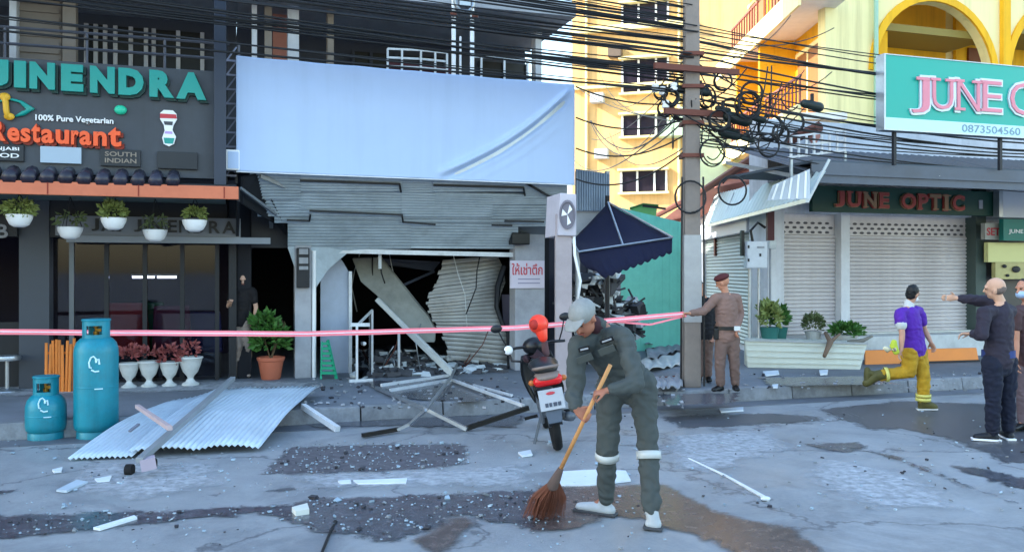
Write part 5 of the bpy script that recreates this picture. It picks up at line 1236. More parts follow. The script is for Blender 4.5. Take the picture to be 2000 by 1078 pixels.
# upper storeys: cream arcade front and yellow side with balconies
VA = -2.4
yb = fthing('yellow_block', 'yellow and cream apartment block with big arched openings above the optician', 'building', fu(1600, VA), VA, 3.4)
Lx = fu(1612, VA); zbot, ztop = 3.4, 12.0
def arch_wall(a, b, ytop, mb_, u_left, u_right):
    """wall between u_left and u_right, z zbot..ztop, with an arched opening between pixel columns a..b"""
    x0, x1 = fu(a, VA), fu(b, VA); r = (x1 - x0) / 2; cxx = (x0 + x1) / 2; zc = fz((a + b) / 2, ytop, VA) - r
    n = 20; arc = [(cxx - r * math.cos(math.pi * i / n), zc + r * math.sin(math.pi * i / n)) for i in range(n + 1)]
    th = .25
    for i in range(n):
        (p0, q0), (p1, q1) = arc[i], arc[i + 1]
        mb_.hexa([(p0, VA - th, q0), (p1, VA - th, q1), (p1, VA, q1), (p0, VA, q0), (p0, VA - th, ztop), (p1, VA - th, ztop), (p1, VA, ztop), (p0, VA, ztop)])
    mb_.box((u_left, VA - th, zbot), (x0, VA, ztop)); mb_.box((x1, VA - th, zbot), (u_right, VA, ztop))
    return arc, x0, x1, zc, r
mb = MB(); a1 = arch_wall(1708, 1938, 4, mb, Lx, fu(1957, VA)); yb.part('front_wall', mb, creamp)
mb = MB(); a2 = arch_wall(1972, 2190, 10, mb, fu(1957, VA) + .001, fu(2260, VA)); yb.part('front_wall', mb, creamp)
for arc, x0, x1, zc, r in (a1, a2):
    mb = MB(); n = len(arc) - 1; cxx = (x0 + x1) / 2
    for i in range(n):
        (p0, q0), (p1, q1) = arc[i], arc[i + 1]
        def out(p, q, k): return cxx + (p - cxx) * k, zc + (q - zc) * k
        e0, g0 = out(p0, q0, 1.10); e1, g1 = out(p1, q1, 1.10)
        mb.hexa([(p0, VA + .001, q0), (p1, VA + .001, q1), (p1, VA + .06, q1), (p0, VA + .06, q0), (e0, VA + .001, g0), (e1, VA + .001, g1), (e1, VA + .06, g1), (e0, VA + .06, g0)])
    yb.part('arch_trim', mb, yellowp)
    mb = MB(); mb.box((x0 - .1, VA - 1.6, zbot), (x1 + .1, VA - 1.5, ztop)); bk = yb.part('recess_wall', mb, yellowp)
    mb = MB(); mb.box((x0 + .25, VA - 1.499, 4.0), (cxx - .1, VA - 1.44, zc + .55 * r)); yb.part('recess_door', mb, mat('brown recess', '7a4526', 0.6), parent=bk)
    mb = MB(); mb.box((cxx + .2, VA - 1.499, 4.4), (x1 - .3, VA - 1.44, zc + .1)); yb.part('recess_window', mb, mat('ochre shade', 'c98a2a', 0.6), parent=bk)
    mb = MB(); mb.box((x0 - .1, VA - 1.499, zc + .6 * r), (x1 + .1, VA - .26, zc + .7 * r)); yb.part('recess_beam', mb, mat('olive soffit', '8b7a3c', 0.7))
mb = MB(); mb.box((fu(1952, VA), VA + .001, zbot), (fu(1966, VA), VA + .12, ztop)); yb.part('pilaster', mb, yellowp)
mb = MB(); mb.tube([(fu(1705, VA), VA + .1, 3.6), (fu(1705, VA), VA + .1, 9)], .05, 8); yb.part('rain_pipe', mb, mat('pale green pipe', '9cc0a8', 0.5))
mb = MB(); mb.box((Lx + 2.6, VA - 4, 3.4), (24, VA - 1.61, 12)); yb.part('core', mb, creamp)
# side along the alley: walls, slabs, windows, railings (world coordinates)
c0 = F(Lx, VA); sx = c0.x + .25
ys = thing('yellow_wing', 'sunlit yellow side wing with projecting white balcony slabs and brown railings', 'building', (sx, c0.y, 3.4))
mb = MB(); mb.box((sx, c0.y + .9, 3.4), (sx + 1.5, 26, 15)); ys.part('wall', mb, yellowp)
for z in (5.0, 7.55, 10.2):
    mb = MB(); mb.box((sx - 1.0, c0.y - .6, z), (sx - .001, 25.8, z + .14)); sl = ys.part('balcony_slab', mb, mat('white slab', 'e8e3dc', 0.8, var=0.05, dirt=0.15))
    mb = MB(); mb.box((sx - 1.06, c0.y - .66, z - .16), (sx - 1.001, 25.8, z + .32)); ys.part('slab_edge', mb, creamp, parent=sl)
for z in (5.14, 7.69):
    for i in range(3):
        Y = c0.y + 1.0 + i * 2.2
        mb = MB(); mb.box((sx - .04, Y, z + .1), (sx - .002, Y + 1.5, z + 1.9)); wd = ys.part('window', mb, mat('brown shutter', '8a5a30', 0.6, var=0.2))
        mb = MB(); mb.box((sx - .07, Y - .08, z + 1.901), (sx - .002, Y + 1.58, z + 2.0)); ys.part('window_head', mb, creamp, parent=wd)
        mb = MB(); mb.box((sx - .055, Y + .71, z + .1), (sx - .041, Y + .79, z + 1.9)); ys.part('mullion', mb, creamp, parent=wd)
rlm = mat('brown railing paint', '8a4a3a', 0.6)
for z in (5.141, 7.691):
    for i in range(2):
        Y0 = c0.y - .55 + i * 3.2; mb = MB(); mb.beam((sx - .97, Y0, z + .8), (sx - .97, Y0 + 2.6, z + .8), .05, .05); mb.beam((sx - .97, Y0, z + .2), (sx - .97, Y0 + 2.6, z + .2), .04, .04); r_ = ys.part('railing', mb, rlm)
        for k in range(11):
            mb = MB(); mb.beam((sx - .97, Y0 + .05 + k * .25, z), (sx - .97, Y0 + .05 + k * .25, z + .78), .035, .035); ys.part('baluster', mb, rlm, parent=r_)
for i in range(2):
    Y = c0.y + 2.75 + i * 2.2; mb = MB(); mb.box((sx - .9, Y, 5.14), (sx, Y + .15, 7.55)); ys.part('party_screen', mb, yellowp)

# ------------------------------------------------------------------ beige block at the end of the alley
BY = 45.0; BA = R(-17)
bb = lthing('beige_block', 'sunlit beige apartment block with dark sliding windows at the end of the alley', 'building', W(1235, 530, BY) * 1.0, BA)
bb.o.location = (W(1235, 530, BY).x, BY, 0)
def bx(px): return (px - 1235) / FPX * BY / math.cos(BA) * 1.02
mb = MB(); mb.box((bx(1122), 0, 0), (bx(1560), 12, 24)); bb.part('wall', mb, beigep)
mb = MB(); mb.box((bx(1122) - .05, -.35, 14.2), (bx(1345), -.001, 14.5)); mb.box((bx(1122) - .05, -.25, 11.3), (bx(1345), -.001, 11.45)); bb.part('string_course', mb, creamp)
for yt, yb_, a, b in ((10, 53, 1217, 1300), (118, 182, 1217, 1300), (226, 267, 1217, 1300), (335, 376, 1215, 1297)):
    z0_ = HC - (yb_ - CY) / FPX * BY; z1_ = HC - (yt - CY) / FPX * BY
    mb = MB(); mb.box((bx(a), -.03, z0_), (bx(b), -.002, z1_)); wn = bb.part('window', mb, mat('dim window', '2a2530', 0.15, var=0.3, scale=0.6))
    for x in (bx(a), bx(a) + (bx(b) - bx(a)) * .36, bx(a) + (bx(b) - bx(a)) * .74, bx(b)):
        mb = MB(); mb.box((x - .05, -.1, z0_), (x + .05, -.031, z1_)); bb.part('frame', mb, white, parent=wn)
    mb = MB(); mb.box((bx(a) - .15, -.3, z0_ - .12), (bx(b) + .15, -.002, z0_ - .001)); bb.part('sill', mb, creamp, parent=wn)
    mb = MB(); mb.box((bx(a) - .15, -.45, z1_ + .001), (bx(b) + .15, -.002, z1_ + .12)); bb.part('hood', mb, creamp, parent=wn)
for px, py in ((1205, 103), (1180, 300), (1172, 190)):
    z = HC - (py - CY) / FPX * BY; mb = MB(); mb.box((bx(px) - .35, -.5, z - .25), (bx(px) + .35, -.003, z + .25)); bb.part('air_conditioner', mb, mat('old ac box', '6a5a4c', 0.6) if py == 103 else whitedirty, bevel=0.03)
mb = MB()
for px in (1150, 1320): mb.tube([(bx(px), -.1, 0), (bx(px), -.1, 22)], .08, 6)
bb.part('rain_pipe', mb, creamp)
mb = MB(); z = HC - (240 - CY) / FPX * BY; mb.slab([(bx(1285), -.05, z - .9), (bx(1340), -.05, z - .9), (bx(1345), -.05, z + .5), (bx(1325), -.05, z + .5)], (0, -.9, 0)); bb.part('awning', mb, mat('pale green awning', 'b8cfae', 0.6, var=0.1))
# ------------------------------------------------------------------ gas cylinders
def cylinder(px, py, H, r, label, logo_z):
    c = G(px, py); t_ = lthing('gas_cylinder', label, 'gas cylinder', c)
    hb = H - .17                                   # top of the shoulder
    mb = MB(); mb.lathe([(r * .78, .06), (r * .97, .10), (r, .15), (r, hb - .17), (r * .985, hb - .13), (r * .9, hb - .07), (r * .72, hb - .025), (r * .45, hb), (.05, hb + .012)], n=36); t_.part('body', mb, gas, smooth=50)
    mb = MB(); mb.lathe([(r * .86, 0.0), (r * .88, 0.0), (r * .88, .07), (r * .80, .10), (r * .76, .07), (r * .8, .01)], n=36); t_.part('foot_ring', mb, gas, smooth=40)
    mb = MB(); mb.lathe([(r * .992, hb * .5), (r * 1.012, hb * .5 + .006), (r * 1.012, hb * .5 + .014), (r * .992, hb * .5 + .02)], n=36); t_.part('weld_band', mb, gas, smooth=40)
    rc = r * .62; g = MB(); n = 36; ops = ((.6, 1.5), (2.6, 3.7), (4.4, 5.6))
    for i in range(n):
        a0, a1 = 2 * math.pi * i / n, 2 * math.pi * (i + 1) / n; am = (a0 + a1) / 2
        opn = any(o0 < am < o1 for o0, o1 in ops)
        for z0_, z1_ in (((hb - .03, H - .15), (H - .055, H)) if opn else ((hb - .03, H),)):
            q = []
            for z in (z0_, z1_):
                for rr, a in ((rc, a0), (rc, a1), (rc - .012, a1), (rc - .012, a0)): q.append((rr * math.cos(a), rr * math.sin(a), z))
            g.hexa(q)
    t_.part('collar', g, gas)
    mb = MB(); mb.lathe([(rc - .016, H - .008), (rc + .006, H - .008), (rc + .01, H + .004), (rc + .004, H + .014), (rc - .014, H + .012)], n=36); t_.part('collar_rim', mb, gas, smooth=40)
    mb = MB(); mb.lathe([(.03, hb), (.03, hb + .05), (.018, hb + .055), (.018, hb + .09), (.03, hb + .095), (.03, hb + .12)], n=12); mb.box((.0, -.014, hb + .05), (.055, .014, hb + .08)); t_.part('valve', mb, mat('brass', '8a6a2c', 0.4, 0.8))
    def surf(a, z, d=.003): return Vector(((r + d) * math.cos(a), (r + d) * math.sin(a), z))
    mb = MB(); a0 = R(-62)
    strokes = [[(-.28, .05), (-.36, .0), (-.33, -.05), (-.24, -.055)], [(-.28, .05), (-.16, .065), (-.06, .04), (-.05, .0)], [(-.05, .0), (-.02, .03), (.06, .035), (.08, .0), (.09, -.02)], [(-.26, -.075), (-.1, -.095), (.08, -.09)]]
    for s in strokes:
        k = r / .22
        mb.tube([surf(a0 + a, logo_z + z * k) for a, z in s], .009 * k, 5)
    t_.part('emblem', mb, mat('emblem white', 'bfe0ea', 0.5))
    mb = MB(); mb.tube([surf(a0 + a, logo_z - .28 * H / 1.26, .001) for a in (-.12, 0, .12, .24)], .006, 5); t_.part('stamp_line', mb, MATS['emblem white'])
    return c
cylinder(188, 853, 1.255, .222, 'tall teal gas cylinder with white emblem standing on the road', .82)
cylinder(90, 856, .655, .2, 'short teal gas cylinder beside the tall one', .40)

# ------------------------------------------------------------------ corrugated roofing sheets
def sheet(name, label, q, n, amp, sagf, zoff=0.0):
    t_ = thing(name, label, 'roofing sheet', q[0])
    def fn(s, t):
        p = (q[0] * (1 - s) + q[1] * s) * (1 - t) + (q[3] * (1 - s) + q[2] * s) * t
        w_ = amp * (abs(((s * n) % 1.0) * 2 - 1) ** 0.7 * 2 - 1)
        return p + Vector((0, 0, w_ + sagf(s, t) + zoff))
    mb = MB(); mb.grid(fn, n * 6, 14); t_.part('sheet', mb, mat('zinc roofing', 'c9d6e0', 0.4, 0.15, var=0.12, scale=2.5, dirt=0.35, dirtcol='75828c'), smooth=True, solid=0.004)
    return t_
A0, A1, A2, A3 = G(132, 897, .02), G(262, 890, .03), G(462, 752, SW + .06), G(330, 772, SW + .05)
A3 = G(318, 790, SW + .05); A2 = G(440, 760, SW + .06)
sheet('corrugated_sheet', 'narrow zinc corrugated sheet sloping off the kerb nearest the gas cylinders', [A0, A1, A2, A3], 12, .012, lambda s, t: .065 * math.sin(t * math.pi) + .015 * noise.noise(Vector((s * 3, t * 3, 5))))
B0, B1, B2, B3 = G(252, 884, .06), G(510, 877, .03), G(626, 757, SW + .12), G(425, 762, SW + .10)
sheet('corrugated_sheet', 'wide zinc corrugated sheet overlapping the narrow one on the kerb', [B0, B1, B2, B3], 22, .012, lambda s, t: .065 * math.sin(t * math.pi) + .03 * abs(math.sin(s * 6.5)) * (1 - t) ** 2 + .02 * noise.noise(Vector((s * 5, t * 4, 1))), .015)
# timber with castor lying on the sheets
def plank(name, lab, a, b, w_, h, m_, extra=None):
    t_ = thing(name, lab, 'debris', a); mb = MB(); mb.beam(a, b, w_, h); t_.part('bar', mb, m_, bevel=0.004)
    if extra: extra(t_)
    return t_
a, b = G(455, 742, SW + .24), G(272, 915, .10)
def cast(t_):
    mb = MB(); c = G(288, 908, .12); mb.beam(c + Vector((-.06, 0, 0)), c + Vector((.05, .05, .02)), .12, .1); t_.part('foot_block', mb, mat('mauve timber', 'a89aa6', 0.7, var=0.2))
    for px, py in ((253, 917), (297, 905)):
        mb = MB(); c = G(px, py, .05); mb.lathe([(.02, -.03), (.05, -.03), (.052, 0), (.05, .03), (.02, .03)], (0, 0, 0), 14); mb.v = [c + Matrix.Rotation(R(90), 3, 'Y') @ p for p in mb.v]; t_.part('castor', mb, rubber, smooth=40)
plank('broken_stand', 'long grey broken stand leg with two castors lying over the corrugated sheets', a + Vector((0, 0, .02)), b + Vector((0, 0, .07)), .06, .05, mat('grey bar', '8f959a', 0.5, 0.3, var=0.15), cast)
plank('broken_stand', 'short pinkish bar crossing the long stand leg on the sheets', G(268, 793, SW + .16), G(332, 836, .38), .045, .04, mat('pinkish bar', 'b5a0a0', 0.6, var=0.2))
plank('plank_offcut', 'dark short splinter lying on the narrow corrugated sheet', G(253, 842, .26), G(271, 828, .30), .03, .02, mat('dark splinter', '6d7280', 0.7))
# flat scraps on the road
def scrap(lab, pts, m_, h=.018, z=.006):
    t_ = [G(x, y, z) for x, y in pts]; mb = MB(); mb.slab(t_, (0, 0, h)); return one('board_scrap', lab, 'debris', mb, m_, t_[0], 'flat scraps on the road')
scrap('white rectangular board lying under the sweeper between his feet', [(1090, 924), (1165, 920), (1222, 922), (1232, 940), (1150, 950), (1092, 950)], mat('white board scrap', 'd6dde4', 0.6, var=0.08, dirt=0.2))
scrap('long thin white strip lying in front of the gravel patch', [(690, 941), (795, 937), (793, 945), (700, 947)], MATS['white board scrap'])
scrap('short white strip beside the long one in front of the gravel patch', [(660, 942), (684, 940), (686, 945), (664, 946)], MATS['white board scrap'])
scrap('slim white strip lying slanted on the wet dark band', [(182, 1034), (262, 1010), (268, 1014), (196, 1036)], MATS['white board scrap'])
scrap('pale paper scrap lying left of the castor stand', [(110, 960), (150, 940), (172, 944), (130, 962)], mat('grey paper', 'a9b7c2', 0.7))
scrap('small white scrap lying before the narrow corrugated sheet', [(185, 938), (218, 932), (214, 941), (190, 943)], MATS['white board scrap'])
scrap('tiny white scrap left of the narrow corrugated sheet', [(102, 920), (122, 915), (120, 922), (106, 924)], MATS['white board scrap'])
scrap('white scrap behind the motorcycle tyre', [(1012, 886), (1036, 881), (1040, 890), (1020, 893)], MATS['white board scrap'])
scrap('white paper at the kerb beside the yellow trousers', [(1490, 727), (1520, 725), (1522, 732), (1496, 735)], MATS['white board scrap'], z=SW + .014)
scrap('white crumpled paper lying before the white ribbed slab', [(1600, 726), (1617, 725), (1616, 732), (1602, 733)], MATS['white board scrap'], .03, SW + .014)
scrap('white paper scrap on the pavement beside the policeman', [(1508, 753), (1520, 752), (1519, 758), (1510, 758)], MATS['white board scrap'], z=SW + .014)
scrap('pale kerb-side board lying below the policeman', [(1405, 800), (1452, 797), (1452, 803), (1408, 806)], MATS['white board scrap'])
scrap('white plaster lump lying on the wet dark band', [(570, 1000), (600, 992), (604, 1004), (578, 1008)], mat('plaster lump', 'c9ccc6', 0.8, var=.2), .04)
# painted line remnant and long crack bar
t_ = thing('white_rod', 'long thin white rod lying on the open road right of the sweeper', 'rod', G(1500, 975, .01))
mb = MB(); mb.tube([G(1345, 895, .012), G(1420, 930, .012), G(1500, 975, .014)], [.008, .012, .016], 6); t_.part('shaft', mb, MATS['white board scrap'])
mb = MB(); mb.ell(G(1495, 973, .02), (.04, .025, .018)); t_.part('end_cap', mb, MATS['white board scrap'])
t_ = thing('crack_bar', 'dark thin rod lying on the road at the bottom edge', 'rod', G(640, 1060, .01))
mb = MB(); mb.tube([G(655, 1018, .012), G(642, 1045, .012), G(628, 1080, .012)], .01, 6); t_.part('shaft', mb, cable)
mb = MB(); mb.ell(G(655, 1018, .014), (.016, .016, .012)); t_.part('end_cap', mb, cable)
# glass and plaster crumbs
random.seed(21)
def inpoly(poly):
    x0 = min(p[0] for p in poly); x1 = max(p[0] for p in poly); y0 = min(p[1] for p in poly); y1 = max(p[1] for p in poly)
    for _ in range(200):
        x, y = rnd(x0, x1), rnd(y0, y1)
        if pd(x, y, poly) > 0: return x, y
    return x, y
mb = MB()
for nm, n in (('grav', 320), ('low', 380)):
    for k in range(n):
        x, y = inpoly(POLY[nm]); mb.mi = random.choices((0, 1, 2), (5, 3, 3))[0]
        chunk(mb, (x, y, .018), rnd(.003, .009) * random.choices((1, 2, 3.5), (80, 12, 5))[0], rnd(.3, .8))
for k in range(500):
    p = G(rnd(-50, 1300), 862 + 213 * rnd(0, 1) ** 1.3); mb.mi = random.choices((0, 1, 2), (5, 2, 1))[0]; chunk(mb, (p.x, p.y, .016), rnd(.003, .009) * random.choices((1, 2.2), (9, 1))[0], .5)
for k in range(160):
    p = G(rnd(1200, 2000), rnd(805, 1000)); mb.mi = random.choices((0, 1, 2), (4, 2, 2))[0]; chunk(mb, (p.x, p.y, .014), rnd(.004, .016), .5)
one('debris_crumbs', 'scattered glass and plaster crumbs over the road', 'debris', mb, [mat('glass crumbs', '93a6b4', 0.25, var=.2), mat('grey crumbs', '7f8489', 0.7), mat('dark crumbs', '34343a', 0.8)], (0, 8, 0), kind='stuff')
mb = MB()
for k in range(240):
    px = rnd(590, 1340); p = G(px, rnd(738, 800), SW); mb.mi = random.choices((0, 1, 2), (3, 3, 2))[0]; chunk(mb, (p.x, p.y, SW + .016), rnd(.006, .03), rnd(.3, .7))
for k in range(120):
    p = G(rnd(1450, 1960), rnd(728, 765), SW); mb.mi = random.choices((0, 1, 2), (3, 3, 2))[0]; chunk(mb, (p.x, p.y, SW + .016), rnd(.006, .022), rnd(.3, .7))
one('pavement_crumbs', 'scattered plaster and splinters over the pavement', 'debris', mb, [plaster, MATS['grey crumbs'], MATS['dark crumbs']], (0, 11, SW), kind='stuff')

# ------------------------------------------------------------------ motorcycle seen from behind
mo = lthing('motorcycle', 'dark underbone motorcycle with red tail lamp parked rear out', 'motorcycle', G(1090, 878), rot=(0, R(-10), R(3)))
mblack = mat('bike black', '15161a', 0.35, var=.2); mgrey = mat('bike grey', '5a6068', 0.4, .3, var=.2); mcream = mat('bike cream', '7a6a62', 0.45, var=.1)
def wheel(y, r, w_):
    n = 28; mb = MB(); prof = [(r - .055, -w_ * .36), (r - .02, -w_ * .5), (r - .004, -w_ * .28), (r, 0), (r - .004, w_ * .28), (r - .02, w_ * .5), (r - .055, w_ * .36)]
    vv = []; k = len(prof)
    for i in range(n):
        a = 2 * math.pi * i / n
        for rr, x in prof: vv.append((x, y + rr * math.cos(a), r + rr * math.sin(a)))
    mb.add(vv, [(i * k + j, ((i + 1) % n) * k + j, ((i + 1) % n) * k + (j + 1) % k, i * k + (j + 1) % k) for i in range(n) for j in range(k)])
    ty = mo.part('tyre', mb, rubber, smooth=True)
    mb = MB()
    for i in range(14):
        a = 2 * math.pi * i / 14; mb.beam((.012 * (-1) ** i, y + .04 * math.cos(a), r + .04 * math.sin(a)), (0, y + (r - .05) * math.cos(a), r + (r - .05) * math.sin(a)), .006, .006)
    mb.lathe([(.05, -.05), (.05, .05)], (0, 0, 0), 14); q = len(mb.v) - 28
    for i in range(q, len(mb.v)): p = mb.v[i]; mb.v[i] = Vector((p.z, y + p.x, r + p.y))
    mo.part('rim', mb, mgrey, parent=ty)
wheel(0, .285, .085); wheel(1.22, .285, .075)
mb = MB(); mb.grid(lambda s, t: Vector(((t - .5) * (.13 + .03 * s), -.02 - .31 * math.cos(R(-35 + 105 * s)) if False else (.0 - .325 * math.cos(R(5 + 75 * s))), .29 + .325 * math.sin(R(5 + 75 * s)) - .03 * abs(t - .5))), 10, 6); mo.part('rear_mudguard', mb, mblack, smooth=True, solid=.006)
mb = MB(); mb.hexa([(-.065, -.33, .33), (.065, -.33, .33), (.065, -.315, .33), (-.065, -.315, .33), (-.1, -.29, .58), (.1, -.29, .58), (.1, -.27, .58), (-.1, -.27, .58)]); mo.part('mud_flap', mb, mat('flap grey', '4a5462', 0.5), bevel=.008)
mb = MB(); mb.hexa([(-.12, -.335, .46), (.12, -.335, .46), (.12, -.33, .46), (-.12, -.33, .46), (-.12, -.315, .66), (.12, -.315, .66), (.12, -.31, .66), (-.12, -.31, .66)]); pl = mo.part('number_plate', mb, mat('plate grey white', 'a9acb2', .5), bevel=.003)
def plate_text(t, z0_, z1_, w_, m_):
    me = txt_mesh(t, .01, .5); xs = [p.co.x for p in me.vertices]; ys_ = [p.co.y for p in me.vertices]; X0, X1, Y0_, Y1_ = min(xs), max(xs), min(ys_), max(ys_)
    for p in me.vertices:
        x = -w_ / 2 + w_ * (p.co.x - X0) / (X1 - X0); z = z0_ + (z1_ - z0_) * (p.co.y - Y0_) / (Y1_ - Y0_); p.co = Vector((x, -.3365 + (z - .46) * .1 - p.co.z * .003, z))
    me.materials.clear(); me.materials.append(m_); o = bpy.data.objects.new('lettering', me); col.objects.link(o); o.parent = pl
mb = MB(); mb.ell((0, -.3225, .62), (.045, .004, .016), 12, 6); mo.part('emblem', mb, redtxt, parent=pl)
for k_, (x_, w_) in enumerate(((-.07, .03), (-.03, .025), (.01, .035), (.055, .03))):
    mb = MB(); mb.box((x_, -.336, .492), (x_ + w_, -.327, .53)); mo.part('mark', mb, mat('plate dark', '4a4f5c', .6), parent=pl)
mb = MB(); mb.limb([(-.09, -.27, .74), (.09, -.27, .74)], [(.055, .06), (.055, .06)], side=(0, 0, 1)); tl_ = mo.part('tail_lamp', mb, red, smooth=True)
for s in (-1, 1):
    mb = MB(); mb.ell((s * .155, -.24, .735), (.035, .03, .03)); mo.part('indicator', mb, mat('amber', 'b5652a', .3), smooth=True)
    mb = MB(); mb.grid(lambda a, b, s=s: Vector((s * (.10 + .05 * math.sin(b * 3.1)) , -.22 + .75 * a, .52 + .26 * b - .1 * a * b + .03 * a)), 8, 6); mo.part('side_cover', mb, mblack, smooth=True, solid=.01)
    mb = MB(); mb.tube([(s * .1, -.02, .62), (s * .1, .0, .29)], [.024, .02], 8); mo.part('shock_absorber', mb, mgrey, smooth=40)
    mb = MB(); mb.tube([(s * .12, .42, .3), (s * .26, .42, .29)], .018, 6); mo.part('foot_peg', mb, rubber)
    mb = MB(); mb.tube([(s * .05, 1.22, .29), (s * .06, 1.05, .62), (s * .05, .96, .84)], .022, 8); mo.part('fork', mb, mgrey, smooth=True)
    mb = MB(); mb.tube([(s * .28, .86, .99), (s * .33, .84, 1.10), (s * .36, .80, 1.2)], .008, 6); mb.ell((s * .38, .79, 1.24), (.065, .02, .045)); mo.part('mirror', mb, mblack, smooth=True)
mb = MB(); mb.limb([(0, -.24, .84), (0, 0, .87), (0, .3, .84), (0, .48, .78)], [(.12, .055), (.15, .07), (.14, .07), (.09, .05)], side=(1, 0, 0)); mo.part('seat', mb, mblack, smooth=True)
mb = MB(); mb.tube([(-.11, .0, .84), (-.12, -.22, .86), (-.09, -.31, .87), (.09, -.31, .87), (.12, -.22, .86), (.11, .0, .84)], .016, 8); mo.part('grab_rail', mb, mcream, smooth=True)
mb = MB(); mb.limb([(0, -.25, .80), (0, -.32, .77)], [(.13, .035), (.10, .025)], side=(1, 0, 0)); mo.part('tail_cowl', mb, mcream, smooth=True)
mb = MB(); mb.box((-.10, .2, .3), (.10, .62, .55)); mo.part('engine', mb, mgrey, bevel=.03)
mb = MB(); mb.tube([(.13, .5, .28), (.15, .25, .27), (.16, -.28, .36)], [.03, .045, .05], 10); mo.part('exhaust', mb, mgrey, smooth=True)
mb = MB(); mb.grid(lambda a, b: Vector(((a - .5) * (.2 + .2 * math.sin(b * 2.4)), .82 + .12 * math.cos((a - .5) * 3) + .1 * (1 - b), .35 + .55 * b)), 10, 8); mo.part('leg_shield', mb, mblack, smooth=True, solid=.012)
mb = MB(); mb.tube([(-.34, .83, .98), (-.2, .87, .99), (0, .92, .97), (.2, .87, .99), (.34, .83, .98)], .016, 8); mo.part('handlebar', mb, mblack, smooth=True)
mb = MB(); mb.ell((0, .95, .97), (.13, .12, .1)); mo.part('headlamp_cowl', mb, mblack, smooth=True)
mb = MB(); mb.ell((0, 1.06, .97), (.085, .03, .07)); mo.part('headlamp', mb, white, smooth=True)
mb = MB(); mb.grid(lambda s, t: Vector(((t - .5) * .12, 1.22 + .31 * math.cos(R(20 + 120 * s)), .285 + .31 * math.sin(R(20 + 120 * s)))), 10, 4); mo.part('front_mudguard', mb, mblack, smooth=True, solid=.006)
mb = MB(); mb.tube([(-.1, .35, .28), (-.22, .3, .012)], .014, 6); mo.part('side_stand', mb, mgrey)
mb = MB(); mb.box((-.09, .56, .74), (.09, .74, .88)); bk = mo.part('front_basket', mb, mblack, bevel=.03)
# helmet and jacket hung on the handlebar, round white mirror
c = W(1052, 633, 9.25)
hl = thing('helmet', 'bright orange red helmet perched on the motorcycle handlebar', 'helmet', c)
mb = MB(); mb.ell(c, (.105, .12, .105), 18, 12); mb.limb([c + Vector((.02, -.02, -.05)), c + Vector((.045, -.03, -.14))], [.075, .05]); hl.part('shell', mb, mat('orange red shell', 'f0402a', 0.3, var=.05), smooth=True)
mb = MB(); mb.ell(c + Vector((-.05, -.09, 0.0)), (.05, .045, .055), 14, 8); hl.part('opening', mb, mat('dull red lining', 'a8281f', 0.7), smooth=True)
jk = thing('cloth_bundle', 'dark cloth bundle on the motorcycle handlebar below the helmet', 'cloth', W(1065, 690, 9.2))
mb = MB(); mb.limb([W(1030, 700, 9.3), W(1048, 694, 9.3), W(1062, 704, 9.3)], [(.05, .06), (.07, .07), (.05, .05)]); jk.part('cloth', mb, mat('maroon cloth', '2e1d24', .9, var=.3), smooth=True)
mb = MB(); mb.limb([W(1062, 655, 9.4), W(1066, 690, 9.4)], [.03, .04]); jk.part('sleeve', mb, mat('dusky cloth', '5a3f42', .9), smooth=True)
mr = thing('round_mirror', 'round white mirror on a stalk left of the motorcycle', 'mirror', W(993, 700, 9.6))
mb = MB(); mb.ell(W(993, 684, 9.5), (.05, .02, .05), 16, 8); mr.part('face', mb, white, smooth=True)
mb = MB(); mb.tube([W(993, 688, 9.52), W(1000, 705, 9.5), W(1022, 706, 9.4)], .014, 6); mr.part('stalk', mb, mblack, smooth=True)

# ------------------------------------------------------------------ right side: fallen slab, planters, box, orange board
t_ = thing('ribbed_slab', 'long pale ribbed slab lying on the pavement below the shutters', 'slab', G(1575, 722, SW))
Ya = G(1460, 718, SW); Yb = G(1692, 722, SW)
dv = (Yb - Ya); perp = Vector((-dv.y, dv.x, 0)).normalized() * .55; hgt = Ya.y / FPX * 54
mb = MB(); mb.hexa([Ya, Yb + Vector((-.1, 0, 0)), Yb + perp, Ya + perp, Ya + Vector((-.05, .0, hgt)), Yb + Vector((.02, 0, hgt * .93)), Yb + perp + Vector((0, 0, hgt * .93)), Ya + perp + Vector((0, 0, hgt))]); t_.part('body', mb, mat('pale slab', 'cfd2c6', 0.7, var=.1, scale=3, dirt=.3, dirtcol='8f917f'), bevel=.015)
for k in range(4):
    z = hgt * (.2 + .22 * k); f_ = z / hgt
    mb = MB(); mb.beam(Ya + Vector((-.05 * f_ + .02, -.004, z)), Yb + Vector((-.1 + .12 * f_ - .03, -.004, z * .95)), .03, .022); t_.part('rib', mb, MATS['pale slab'])
mb = MB(); mb.beam(Ya + Vector((-.05, -.005, hgt)), Yb + Vector((.02, -.005, hgt * .93)), .05, .03); t_.part('lip', mb, steel)
def potted(px, py, Y, rad, lab, m_, potm, n=220, pr=.16, ph=.26, size=.12):
    c = W(px, py, Y); t_ = thing('potted_plant', lab, 'potted plant', (c.x, c.y, c.z - ph))
    mb = MB(); mb.lathe([(pr * .75, c.z - ph), (pr, c.z), (pr * 1.06, c.z + .01), (pr * .9, c.z + .012)], (c.x, c.y, 0), 18); t_.part('pot', mb, potm, smooth=45)
    mb = MB(); leaves(mb, c + Vector((0, 0, rad[2] * .7)), rad, n, size); t_.part('foliage', mb, m_)
potted(1503, 640, 14.9, (.17, .17, .26), 'green leafy plant in a dark teal pot beside the meter post', leaf_l, mat('teal pot', '2f6a64', .5), 240)
potted(1520, 640, 15.1, (.13, .13, .2), 'tall dark green plant behind the teal pot by the meter post', leaf_g, MATS['teal pot'], 160)
potted(1588, 648, 15.3, (.17, .17, .19), 'round olive bush on the plinth before the left shutter', leaf_d, whitedirty, 420, .14, .2, .07)
